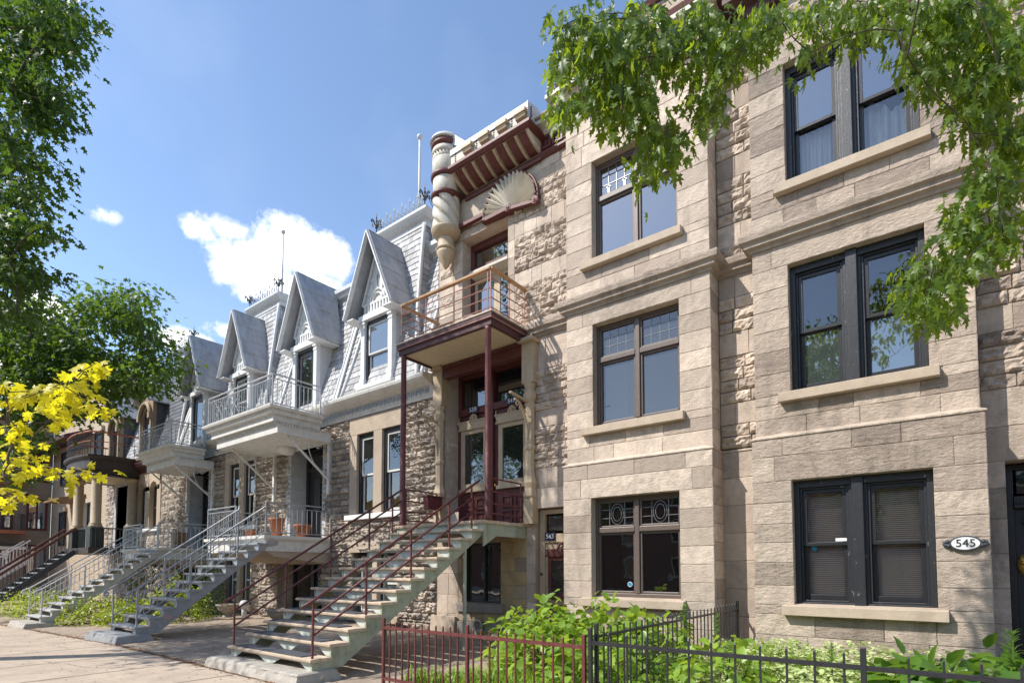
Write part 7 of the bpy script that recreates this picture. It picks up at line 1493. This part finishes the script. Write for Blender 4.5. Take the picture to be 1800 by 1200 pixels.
def branch_tubes(b, base, ends, r0, rs, sag=.12, kmin=.012):
    """limbs forking from a base towards many twig ends (greedy: each end grows from the closest existing node)"""
    nodes = [(Vector(base), r0)]
    ends = sorted([Vector(e) for e in ends], key=lambda e: (e - Vector(base)).length)
    segs = []
    for e in ends:
        j = min(range(len(nodes)), key=lambda i: (nodes[i][0] - e).length + .25 * (nodes[i][0] - Vector(base)).length)
        p, r = nodes[j]; d = (e - p).length
        r1 = max(kmin, r * .62 if d > .6 else r * .7)
        pts = []; m = 5; jit = Vector(rs.normal(0, .06 * d, 3))
        for i in range(m + 1):
            t = i / m; q = p.lerp(e, t) + jit * math.sin(PI * t) + Vector((0, 0, -sag * d * math.sin(PI * t) * -.6)); pts.append(q)
        segs.append((pts, [max(kmin, lerp(r * .85, r1, i / m)) for i in range(m + 1)]))
        for i in (2, 4, 5): nodes.append((pts[i], max(kmin, lerp(r * .85, r1, i / m))))
    for pts, rr in segs: b.tube(pts, rr, 5, False)

def pick(tw, k, rs):
    """a spread-out subset (farthest point sampling)"""
    tw = np.asarray(tw); idx = [0]; d = np.linalg.norm(tw - tw[0], axis=1)
    while len(idx) < min(k, len(tw)):
        i = int(np.argmax(d)); idx.append(i); d = np.minimum(d, np.linalg.norm(tw - tw[i], axis=1))
    return tw[idx]

def ell_pts(c, r, n, rs, shell=.45):
    v = norm(rs.normal(0, 1, (n, 3))); q = (shell + (1 - shell) * rs.rand(n) ** .6)[:, None]
    return np.array(c) + v * q * np.array(r)

rs = np.random.RandomState(21)
# --- silver maple overhead on the right; trunk stands outside the frame by the pavement
T = thing('maple_tree', 'leafy green maple whose drooping branches hang over the upper right corner', 'tree', (2.6, 2.6, 0))
tw = np.array(RIGHT_TWIGS)
up = ell_pts((-.6, 4.3, 9.3), (3.4, 1.6, 1.9), 330, rs, .1); up = up[(up[:, 0] > .2) & (up[:, 2] > 1.6 + 1.07 * (up[:, 1] * .7912 - up[:, 0] * .6115))]
b = MB(); b.tube([(2.6, 2.6, -.1), (2.55, 2.65, 1.5), (2.4, 2.8, 3.6), (2.1, 3.1, 5.6)], [.24, .2, .15, .06], 12)
branch_tubes(b, (2.1, 3.1, 5.6), list(pick(np.vstack([tw, up]), 170, rs)), .042, rs, .1, .0045); build('trunk', b, 'bark', T, smooth=True)
P, D, Nn, s = twig_leaves(np.vstack([tw, up]), 11, (.075, .075, .09), 1.3, (.075, .14), rs)
Nn = rs.normal(0, .8, P.shape); Nn[:, 2] += .45
leaf_mesh('crown', P, D, Nn, s, T_MAPLE, 'leaf_near', T, width=.8)

# --- tall dark maple at the left edge
T = thing('maple_tree', 'tall dark green maple at the upper left edge against the sky', 'tree', (-15.2, -.4, 0))
tw = np.array(LEFT_TWIGS)
bulk = np.vstack([ell_pts((-15.6, -1.0, 11.5), (1.9, 1.6, 3.0), 90, rs, .2), ell_pts((-13.6, 1.6, 14.4), (1.5, 1.3, 1.2), 90, rs, .2), ell_pts((-15.4, .0, 7.7), (3.4, 1.9, .8), 300, rs, .05), ell_pts((-19.6, .1, 8.0), (2.4, 1.6, .8), 110, rs, .05)])  # unseen crown clumps outside the frame, shaped to shade the yard and doorway
def in_frame(q):
    fw = q[:, 1] * .7912 - q[:, 0] * .6115; lt = q[:, 0] * .7912 + q[:, 1] * .6115
    px = 900 + 970 * lt / fw; py = 1000 - 970 * (q[:, 2] - 1.6) / fw
    return (px > -30) & (py > -40)
bulk = bulk[~in_frame(bulk)]
b = MB(); b.tube([(-15.2, -.4, -.4), (-15.1, -.3, 3), (-14.8, -.1, 6.2)], [.3, .25, .19], 12); branch_tubes(b, (-14.8, -.1, 6.2), list(pick(np.vstack([tw, bulk]), 150, rs)), .17, rs, .05, .012); build('trunk', b, 'bark', T, smooth=True)
P, D, Nn, s = twig_leaves(tw[::2], 50, (.22, .22, .09), .5, (.09, .155), rs); P2, D2, N2, s2 = twig_leaves(bulk, 34, (.34, .34, .2), .45, (.10, .16), rs)
leaf_mesh('crown', np.vstack([P, P2]), np.vstack([D, D2]), np.vstack([Nn, N2]), np.concatenate([s, s2]), T_SMALLMAPLE, 'leaf_far', T)

# --- bushy tree in front of the brown dormered house
T = thing('maple_tree', 'bushy mid green tree in front of the brown dormered house at left', 'tree', (-26.2, 3.6, -.3))
tw = np.array(MID_TWIGS)
bulk = ell_pts((-27.5, 2.8, 9.4), (2.8, 2.0, 2.8), 110, rs, .2); bulk = bulk[~in_frame(bulk)]
b = MB(); b.tube([(-26.2, 3.6, -.5), (-26.1, 3.7, 2.5), (-25.6, 4.0, 6.0)], [.28, .23, .17], 12); branch_tubes(b, (-25.6, 4.0, 6.0), list(pick(np.vstack([tw, bulk]), 120, rs)), .15, rs, .02, .012); build('trunk', b, 'bark', T, smooth=True)
P, D, Nn, s = twig_leaves(np.vstack([tw[::2], bulk]), 64, (.36, .36, .18), .45, (.13, .23), rs)
leaf_mesh('crown', P, D, Nn, s, T_SMALLMAPLE, 'leaf_mid', T)

# --- golden leaved young maple at the left edge
T = thing('golden_maple', 'bright yellow leaved young maple branch at the left edge of the pavement', 'tree', (-6.6, .35, 0))
tw = np.array(YELLOW_TWIGS)
b = MB(); b.tube([(-6.6, .35, -.1), (-6.5, .45, 1.2), (-6.2, .7, 2.1)], [.05, .042, .032], 10); branch_tubes(b, (-6.2, .7, 2.1), list(pick(tw, 34, rs)), .026, rs, .05, .004); build('trunk', b, 'twig', T, smooth=True)
P, D, Nn, s = twig_leaves(tw, 4, (.06, .06, .03), .6, (.05, .098), rs); Nn = rs.normal(0, .45, P.shape); Nn[:, 2] += .9
leaf_mesh('crown', P, D, Nn, s, T_NORWAY, 'leaf_yellow', T)

# --- trees across the street (they show in the window panes and shade the pavement)
for i, (x, y, h, lab) in enumerate([(-19, -13.5, 12.5, 'tall dense street tree across the road behind the camera, second from the left'), (-28, -14, 13.5, 'tallest street tree across the road, leftmost of those opposite'), (-9, -13.5, 11, 'broad green street tree across the road to the left'), (-1.5, -14.5, 9.5, 'round green street tree straight across the road'), (6, -13.5, 11.5, 'tall green street tree across the road to the right'), (13, -14, 9, 'small green street tree across the road at far right')]):
    T = thing('street_tree', lab, 'tree', (x, y, 0)); b = MB(); b.tube([(x, y, -.1), (x + .1, y, h * .45)], [.22, .14], 8)
    tw = ell_pts((x, y, h * .66), (3.2, 2.8, h * .34), 200, rs, .35); branch_tubes(b, (x + .1, y, h * .4), list(pick(tw, 40, rs)), .12, rs, .02, .015); build('trunk', b, 'bark', T)
    P, D, Nn, s = twig_leaves(tw, 22, (.36, .36, .25), .4, (.16, .26), rs); leaf_mesh('crown', P, D, Nn, s, T_SIMPLE, 'leaf_mid', T)

# ------------------------------------------------------------------ garden plants
def bush(name, label, cat, c, r, n, size, tmpl, m, seed, droop=.3, group=None, width=1.0, stems=9, zbase=.15):
    q = np.random.RandomState(seed); T = thing(name, label, cat, (c[0], c[1], zbase), group)
    v = norm(q.normal(0, 1, (n, 3))); v[:, 2] = np.abs(v[:, 2]); rad = (.55 + .45 * q.rand(n) ** .5)[:, None]
    bump = 1 + .22 * np.sin(v[:, :1] * 6 + seed) * np.cos(v[:, 1:2] * 5)
    P = np.array((c[0], c[1], zbase)) + v * rad * bump * np.array(r)
    D = v * np.array([1, 1, .25]) + q.normal(0, .45, P.shape); D[:, 2] -= droop
    Nn = v * .7 + q.normal(0, .4, P.shape); Nn[:, 2] += .7
    leaf_mesh('foliage', P, D, Nn, q.uniform(size[0], size[1], n), tmpl, m, T, width=width)
    b = MB()
    for k in range(stems):
        j = q.randint(n); b.tube([(c[0] + q.normal(0, .06), c[1] + q.normal(0, .06), zbase - .05), tuple((P[j] + np.array((c[0], c[1], zbase))) / 2 + q.normal(0, .03, 3)), tuple(P[j])], [.012, .009, .005], 5, False)
    build('stem', b, 'twig', T); return T
bush('garden_bush', 'broad leaved light green bush in front of the tan door 543', 'bush', (-4.75, 7.1, 0), (.9, .95, .98), 720, (.10, .19), T_OVATE, 'leaf_bush', 1)
bush('garden_bush', 'broad leaved light green bush under the bay window beside the one by door 543', 'bush', (-3.85, 7.2, 0), (.85, .95, .95), 720, (.10, .19), T_OVATE, 'leaf_bush', 2)
bush('garden_bush', 'broad leaved light green bush against the black dividing fence', 'bush', (-3.1, 6.9, 0), (.6, 1.0, .9), 560, (.09, .17), T_OVATE, 'leaf_bush', 3)
bush('garden_bush', 'lower light green bush right behind the last posts of the red fence', 'bush', (-3.2, 5.6, 0), (.75, .55, .58), 420, (.08, .15), T_OVATE, 'leaf_bush', 4)
bush('garden_bush', 'leafy green bush just behind the corner where the black fences meet', 'bush', (-1.9, 6.0, 0), (.7, .9, .72), 520, (.08, .15), T_OVATE, 'leaf_bush', 5)
bush('garden_bush', 'light green bush filling the bed between the red fence and the bay window', 'bush', (-4.2, 6.1, 0), (.8, .6, .72), 460, (.09, .17), T_OVATE, 'leaf_bush', 9)
bush('hosta', 'large dark green hosta at the right end of the black fenced bed', 'plant', (.1, 6.3, 0), (.62, .6, .6), 270, (.15, .27), T_OVATE, 'leaf_hosta', 6, .25, zbase=.22)
bush('hosta', 'smaller hosta with upright leaves left of the large hosta', 'plant', (-.35, 6.5, 0), (.34, .34, .5), 90, (.15, .27), T_OVATE, 'leaf_hosta', 7, .0, zbase=.22)
bush('hosta', 'dark green hosta in the corner by the black front door', 'plant', (.55, 7.0, 0), (.42, .45, .6), 170, (.15, .26), T_OVATE, 'leaf_hosta', 17, .2, zbase=.22)
def spike(label, x, y, h, seed, n=150, size=(.10, .16)):
    q = np.random.RandomState(seed); T = thing('lily_plant', label, 'plant', (x, y, .15)); z = q.rand(n) ** .8; a = q.rand(n) * 2 * PI
    P = np.stack([x + .015 * np.cos(a), y + .015 * np.sin(a), .2 + z * h], 1); D = np.stack([np.cos(a), np.sin(a), .75 - .9 * (1 - z)], 1); Nn = np.stack([-np.cos(a) * .6, -np.sin(a) * .6, np.ones(n)], 1)
    leaf_mesh('foliage', P, D, Nn, q.uniform(*size, n) * (1.15 - .6 * z), T_BLADE, 'leaf_lily', T, width=2.6)
    b = MB(); b.tube([(x, y, .1), (x + .01, y, .2 + h)], [.012, .006], 6); build('stem', b, 'leaf_lily', T)
spike('tall dark lily stalk standing in front of the bay window sill', -2.42, 6.5, .98, 1)
spike('second lily stalk close to the black dividing fence', -2.18, 6.9, .86, 2, 120)
spike('short lily stalk near the front corner of the black fences', -2.3, 5.5, .5, 3, 110)
spike('leafy stalk rising against the black front door', .5, 6.7, .85, 4, 90, (.14, .2))
spike('short lily stalk below the sill of the black framed bay window', -1.05, 7.6, .5, 5, 70)
def grassy(name, label, cat, c, r, n, L, m, seed, kind=None, width=1.0, zb=.12):
    q = np.random.RandomState(seed); x = c[0] + q.uniform(-1, 1, n) * r[0]; y = c[1] + q.uniform(-1, 1, n) * r[1]
    P = np.stack([x, y, np.full(n, zb)], 1); a = q.rand(n) * 2 * PI; D = np.stack([np.cos(a) * .45, np.sin(a) * .45, np.ones(n)], 1); Nn = np.stack([-np.cos(a), -np.sin(a), np.full(n, .6)], 1)
    return P, D, Nn, q.uniform(*L, n)
P, D, Nn, s = grassy('grass', '', '', (-4.1, 5.6), (1.35, .85), 4200, (.10, .34), 'grass', 8, width=1)
keep = (P[:, 1] - 4.65) < (P[:, 0] + 5.75) * .95; P, D, Nn, s = P[keep], D[keep], Nn[keep], s[keep]
tag(leaf_mesh('grass', P, D, Nn, s, T_BLADE, 'grass', kind='stuff', origin=(-4.1, 5.6, .1)), 'fresh green grass growing behind the red fence', 'grass')
q = np.random.RandomState(31); n = 15000
x = q.uniform(-2.5, .7, n); y = q.uniform(4.75, 8.85, n); hgt = .16 + .16 * np.abs(np.sin(x * 3.1 + y * 2.3) * np.cos(y * 1.7 - x)) + .06 * (y - 4.7)
P = np.stack([x, y, .1 + hgt * q.rand(n) ** .4 + .0], 1); D = q.normal(0, 1, (n, 3)); D[:, 2] *= .3; Nn = q.normal(0, .35, (n, 3)); Nn[:, 2] += 1
tag(leaf_mesh('ground_cover', P, D, Nn, q.uniform(.03, .075, n), T_OVATE, 'leaf_cover', kind='stuff', origin=(-.8, 6.5, .1), width=1.15), 'pale variegated ground cover filling the bed behind the black fence', 'ground cover')
for i, (x, y, lab) in enumerate([(-1.5, 7.9, 'tuft of long grass leaves against the left side of the black framed bay'), (-2.0, 8.4, 'tuft of arching grass leaves in the shaded recess between the bays'), (-.25, 7.3, 'tuft of strap leaves beneath the right end of the stone sill')]):
    T = thing('grass_tuft', lab, 'plant', (x, y, .2)); P, D, Nn, s = grassy('', '', '', (x, y), (.16, .16), 46, (.3, .62), '', 40 + i, zb=.2); D[:, :2] *= 1.5
    leaf_mesh('foliage', P, D, Nn, s, T_BLADE, 'grass', T, width=.9)
for i, (x, y, r_, lab) in enumerate([(-21.0, 5.9, (.9, 1.1, .8), 'yellow-green hedge shrub beneath the side of the pale grey stair, nearest the pavement'), (-19.8, 6.4, (1.0, 1.0, .75), 'yellow-green hedge shrub between the two grey stairs'), (-18.6, 7.2, (.8, .9, 1.3), 'taller green shrub behind the foot of the dark galvanised stair'), (-24.6, 5.6, (1.3, 1.3, .95), 'yellow-green hedge shrub left of the pale grey stair'), (-26.6, 5.4, (1.2, 1.2, .9), 'yellow-green hedge shrub at the far left edge of the yard')]):
    bush('hedge_shrub', lab, 'shrub', (x, y, 0), r_, 1500, (.06, .11), T_SIMPLE, 'leaf_hedge', 50 + i, zbase=-.05, width=1.2)
bush('climbing_shrub', 'dark green shrub growing up beside the landing of the pale grey stair', 'shrub', (-23.9, 8.2, 0), (.9, .7, 2.1), 1500, (.08, .13), T_SIMPLE, 'leaf_mid', 60, zbase=.0)
bush('climbing_shrub', 'leafy shrub climbing in front of the basement windows behind the dark galvanised stair', 'shrub', (-19.6, 8.6, 0), (.8, .5, 1.9), 1100, (.07, .12), T_SIMPLE, 'leaf_mid', 61, zbase=.0)
bush('weed_clump', 'small weeds sprouting by the wall ring under the basement window', 'plant', (-7.7, 9.0, 0), (.14, .14, .35), 46, (.05, .09), T_OVATE, 'leaf_bush', 62, zbase=.12, stems=4)
# ------------------------------------------------------------------ ground
def ground_mat(name, c, c2, joints=None, bump=.4, leaves=0.0):
    m = mat(name, c, .92, .14, 1.6, bump=bump, bscale=60, stain=c2, stain_amt=.55, stain_scale=.9, stain_lo=.46, stain_hi=.66, fine=.55, bdist=.008)
    return m
S['ground'] = ground_mat('earth_ground', (.16, .13, .095), (.10, .085, .06))
S['pavement'] = ground_mat('concrete_pavement', (.46, .37, .285), (.29, .23, .175), bump=.4)
S['yard'] = ground_mat('worn_concrete_yard', (.35, .275, .21), (.19, .145, .11), bump=.8)
for k in ('yard', 'pavement'):
    for n in S[k].node_tree.nodes:
        if n.type == 'TEX_NOISE' and abs(n.inputs['Scale'].default_value - .9) < .01: n.inputs['Scale'].default_value = 2.3
S['asphalt'] = ground_mat('asphalt', (.055, .055, .056), (.04, .04, .042))
S['soil'] = ground_mat('garden_soil', (.09, .065, .045), (.05, .038, .028), bump=1)
S['debris'] = mat('fallen_leaf_debris', (.16, .085, .045), .9, .3, 30, isl=.4)
S['joint'] = mat('pavement_joint', (.13, .105, .085), .95, .2, 9)

def slope(x): return -.022 * max(0, -14 - x) if x > -30 else -.352
def gz(x, y):
    t = min(1, max(0, (y - 4.2) / 5.3)); return slope(x) * (1 - .3 * t) + .13 * t
b = MB(); b.quad((-600, -600, -.62), (600, -600, -.62), (600, 600, -.62), (-600, 600, -.62)); build('ground', b, 'ground', kind='structure')
def grid(x0, x1, y0, y1, nx, ny, dz):
    b = MB(); vs = [(lerp(x0, x1, i / nx), lerp(y0, y1, j / ny), gz(lerp(x0, x1, i / nx), lerp(y0, y1, j / ny)) + dz) for j in range(ny + 1) for i in range(nx + 1)]
    b.add(vs, [(j * (nx + 1) + i, j * (nx + 1) + i + 1, (j + 1) * (nx + 1) + i + 1, (j + 1) * (nx + 1) + i) for j in range(ny) for i in range(nx)]); return b
build('yard', grid(-80, 30, 4.16, 20, 110, 24, 0), 'yard', kind='structure')
b = grid(-80, 30, -1.4, 4.16, 110, 8, .006)
for x0, x1 in ((-80, 30),):
    n = 110
    for i in range(n):
        xa, xb = lerp(x0, x1, i / n), lerp(x0, x1, (i + 1) / n); b.quad((xa, -1.4, gz(xa, 0) - .16), (xb, -1.4, gz(xb, 0) - .16), (xb, -1.4, gz(xb, 0) + .006), (xa, -1.4, gz(xa, 0) + .006))
build('sidewalk', b, 'pavement', kind='structure')
b = MB(); b.quad((-80, -11, -.3), (30, -11, -.3), (30, -1.38, -.15), (-80, -1.38, -.55)); build('road', b, 'asphalt', kind='structure')
b = MB(); b.quad((-80, -60, -.2), (60, -60, -.2), (60, -11, -.2), (-80, -11, -.2)); build('far_pavement', b, 'pavement', kind='structure')
b = MB()
def strip(x0, y0, x1, y1, w, jit):
    n = max(2, int(math.hypot(x1 - x0, y1 - y0) / .15)); L = []
    for i in range(n + 1):
        t = i / n; x, y = lerp(x0, x1, t), lerp(y0, y1, t); dx, dy = (x1 - x0), (y1 - y0); l = math.hypot(dx, dy); nx, ny = -dy / l, dx / l
        k = noise.noise((x * 3, y * 3, 1.7)) * jit; ww = w * (1 + .5 * noise.noise((x * 6, y * 6, 5)))
        L.append(((x + nx * (k + ww), y + ny * (k + ww), gz(x, y) + .011), (x + nx * (k - ww), y + ny * (k - ww), gz(x, y) + .011)))
    for p, q in zip(L[:-1], L[1:]): b.quad(p[1], q[1], q[0], p[0])
for x in np.arange(-40, 4, 1.75): strip(x, -1.3, x, 4.12, .011, .012)
strip(-40, 1.6, 4, 1.6, .011, .012)
for k in range(16):
    x = RNG.uniform(-22, -4); y = RNG.uniform(1.5, 8.5); a = RNG.uniform(-1, 1); L = RNG.uniform(.8, 2.4)
    strip(x, y, x + L * math.cos(a), y + L * math.sin(a) * .6, .004, .16)
build('pavement_joints', b, 'joint', kind='structure')
b = MB(); strip(-30, 4.17, -2, 4.17, .05, .05); build('debris_line', b, 'debris', kind='structure')
q = np.random.RandomState(77); n = 1500
x = np.concatenate([q.uniform(-24, -5.5, n), q.uniform(-24, -5, 1600)]); y = np.concatenate([4.17 + q.normal(0, .09, n), q.uniform(2.2, 9.2, 1600)])
P = np.stack([x, y, np.array([gz(a, c) for a, c in zip(x, y)]) + .014], 1); D = q.normal(0, 1, P.shape); D[:, 2] *= .15; Nn = q.normal(0, .25, P.shape); Nn[:, 2] += 1
tag(leaf_mesh('fallen_leaves', P, D, Nn, q.uniform(.012, .042, len(P)), T_SIMPLE, 'debris', kind='stuff', origin=(-14, 4.2, 0)), 'brown leaf litter along the seam between the pavement and the yard', 'leaf litter')
# garden bed soil with a low rim
b = MB(); b.prism([(-5.5, 4.66), (-2.62, 4.66), (-2.62, 8.95), (-5.0, 8.95), (-5.0, 7.2), (-4.55, 5.9)], .0, .14, 'z'); build('garden_soil', b, 'soil', kind='structure')
b = MB(); b.prism([(-2.58, 4.66), (3.5, 4.66), (3.5, 8.2), (.7, 8.2), (.5, 8.96), (-2.58, 9.4)], .0, .16, 'z'); build('garden_soil', b, 'soil', kind='structure')

# ------------------------------------------------------------------ sky, clouds, sun, camera
SUN = Vector((-.70, -1.0, 1.30)).normalized()
el = math.asin(SUN.z); az = math.atan2(SUN.x, SUN.y)
w = bpy.data.worlds.new('World'); SC.world = w; w.use_nodes = True
nt = w.node_tree; nt.nodes.clear(); out = nt.nodes.new('ShaderNodeOutputWorld'); bg = nt.nodes.new('ShaderNodeBackground')
sky = nt.nodes.new('ShaderNodeTexSky'); sky.sky_type = 'NISHITA'; sky.sun_disc = False; sky.sun_elevation = el; sky.sun_rotation = az
sky.air_density = 1.0; sky.dust_density = .35; sky.ozone_density = 1.6
STR = .15
bg.inputs[1].default_value = STR
tc = nt.nodes.new('ShaderNodeTexCoord')
def vm(op, a, b=None, s=None):
    n = nt.nodes.new('ShaderNodeVectorMath'); n.operation = op
    for i, v in enumerate((a, b)):
        if v is None: continue
        if isinstance(v, bpy.types.NodeSocket): nt.links.new(v, n.inputs[i])
        else: n.inputs[i].default_value = v
    if s is not None: n.inputs['Scale'].default_value = s
    return n
DIR = vm('NORMALIZE', tc.outputs['Generated']).outputs[0]
nz = nt.nodes.new('ShaderNodeTexNoise'); nz.inputs['Scale'].default_value = 15; nz.inputs['Detail'].default_value = 10; nz.inputs['Roughness'].default_value = .6
nt.links.new(DIR, nz.inputs['Vector'])
nf = nt.nodes.new('ShaderNodeTexNoise'); nf.inputs['Scale'].default_value = 55; nf.inputs['Detail'].default_value = 8; nf.inputs['Roughness'].default_value = .65; nt.links.new(DIR, nf.inputs['Vector'])
nzl = nt.nodes.new('ShaderNodeTexNoise'); nzl.inputs['Scale'].default_value = 6; nzl.inputs['Detail'].default_value = 5; nt.links.new(DIR, nzl.inputs['Vector'])
def cloud(azd, eld, ra, rb, soft=.4, amp=1.3, fa=.8):
    """round cloud puff centred at an azimuth / elevation, radii in degrees"""
    a, e = R(azd), R(eld)
    c = Vector((math.sin(a) * math.cos(e), math.cos(a) * math.cos(e), math.sin(e))); r = Vector((math.cos(a), -math.sin(a), 0)); u = r.cross(c)
    du = vm('DOT_PRODUCT', DIR, tuple(r)).outputs['Value']; dv = vm('DOT_PRODUCT', DIR, tuple(u)).outputs['Value']; dc = vm('DOT_PRODUCT', DIR, tuple(c)).outputs['Value']
    x = mathn(nt, 'DIVIDE', du, math.sin(R(ra))); y = mathn(nt, 'DIVIDE', dv, math.sin(R(rb)))
    d = mathn(nt, 'SQRT', mathn(nt, 'ADD', mathn(nt, 'MULTIPLY', x, x), mathn(nt, 'MULTIPLY', y, y)))
    d = mathn(nt, 'ADD', d, mathn(nt, 'MULTIPLY', mathn(nt, 'SUBTRACT', nz.outputs['Fac'], .5), -amp * 1.6))
    d = mathn(nt, 'ADD', d, mathn(nt, 'MULTIPLY', mathn(nt, 'SUBTRACT', nf.outputs['Fac'], .5), -fa))
    m = ramp(nt, d, 1.0 + soft * .5, 1.0 - soft)
    return mathn(nt, 'MULTIPLY', m, mathn(nt, 'GREATER_THAN', dc, 0))
CL = []
for a in [(-63.6, 26.9, 3.0, 1.8), (-59.8, 28.8, 3.4, 2.2), (-56.3, 28.5, 2.3, 1.5, .5), (-57.5, 26.6, 2.0, .9, .7, 1.6), (-65.5, 29.3, 1.6, .7, .8, 1.8), (-61.2, 25.7, 3.5, 1.5), (-68.2, 28.9, 1.3, .9, .8, 1.6, 2.2), (-74.5, 27.7, .75, .32, 1.6, 1.5, 4.0), (-78.7, 20.1, 1.5, 1.1), (-68.6, 19.6, 2.4, 1.0, .5), (-65.2, 21.2, 1.7, .6, .9, 1.5, 2.5), (-80.7, 15.4, 1.9, 1.6),
          (-158, 29, 4, 1.6, .6), (-176, 31, 3, 1.6, .6), (172, 42, 5, 2.2, .6), (150, 35, 8, 3.5, .5), (-120, 30, 9, 4, .5)]:
    CL.append(cloud(*a))
m = CL[0]
for c in CL[1:]: m = mathn(nt, 'MAXIMUM', m, c)
veil = mathn(nt, 'MULTIPLY', ramp(nt, nzl.outputs['Fac'], .5, .85), .07)
m2 = mathn(nt, 'MAXIMUM', m, veil)
shade = ramp(nt, mathn(nt, 'ADD', nz.outputs['Fac'], mathn(nt, 'MULTIPLY', m, .45)), .35, .85)
ccol = mixc(nt, (3.9, 4.2, 4.7), (7.6, 7.6, 7.6), shade)
hs = nt.nodes.new('ShaderNodeHueSaturation'); hs.inputs['Saturation'].default_value = 1.0; nt.links.new(sky.outputs[0], hs.inputs['Color'])
fin = mixc(nt, hs.outputs[0], ccol, m2)
nt.links.new(fin, bg.inputs[0]); nt.links.new(bg.outputs[0], out.inputs[0])

sl = bpy.data.lights.new('sun', 'SUN'); sl.energy = 3.7; sl.angle = R(.53); sl.color = (1, .955, .88)
so = bpy.data.objects.new('sun', sl); so.rotation_euler = (-SUN).to_track_quat('-Z', 'Y').to_euler(); so.location = (0, -10, 20); COL.objects.link(so)

cam = bpy.data.cameras.new('camera'); cam.sensor_width = 36; cam.lens = 19.385; cam.shift_y = .19606; cam.clip_start = .05; cam.clip_end = 3000
co = bpy.data.objects.new('camera', cam); COL.objects.link(co)
co.location = (0, 0, 1.6); co.rotation_euler = (R(90 + 2.778), 0, R(37.70)); SC.camera = co
SC.view_settings.view_transform = 'Standard'; SC.view_settings.look = 'None'; SC.view_settings.exposure = .78; SC.view_settings.gamma = 1
SC.render.film_transparent = False
SC.cycles.max_bounces = 8; SC.cycles.diffuse_bounces = 3; SC.cycles.glossy_bounces = 4; SC.cycles.transmission_bounces = 6; SC.cycles.transparent_max_bounces = 12
SC.cycles.use_denoising = True
SC.cycles.sample_clamp_indirect = 6

GROUPS = {'exterior_stair': 'stairs up to the house entrances', 'flower_pot': 'flower pots on the landings', 'garden_urn': 'stone urns on the yard', 'concrete_block': 'blocks under the stair feet',
          'garden_bush': 'light green bushes in the garden beds', 'hosta': 'hostas by the black front door', 'lily_plant': 'lily stalks in the garden beds', 'grass_tuft': 'tufts of long leaves', 'hedge_shrub': 'yellow-green hedge shrubs',
          'climbing_shrub': 'shrubs climbing by the basements', 'garden_fence': 'picket fences round the garden beds', 'street_tree': 'street trees across the road', 'maple_tree': 'green maples along the pavement', 'entrance_landing': 'landings at the house entrances', 'balcony': 'balconies over the entrances'}
for o in COL.objects:
    k = o.name.split('.')[0]
    if o.parent is None and 'label' in o and k in GROUPS and 'group' not in o: o['group'] = GROUPS[k]
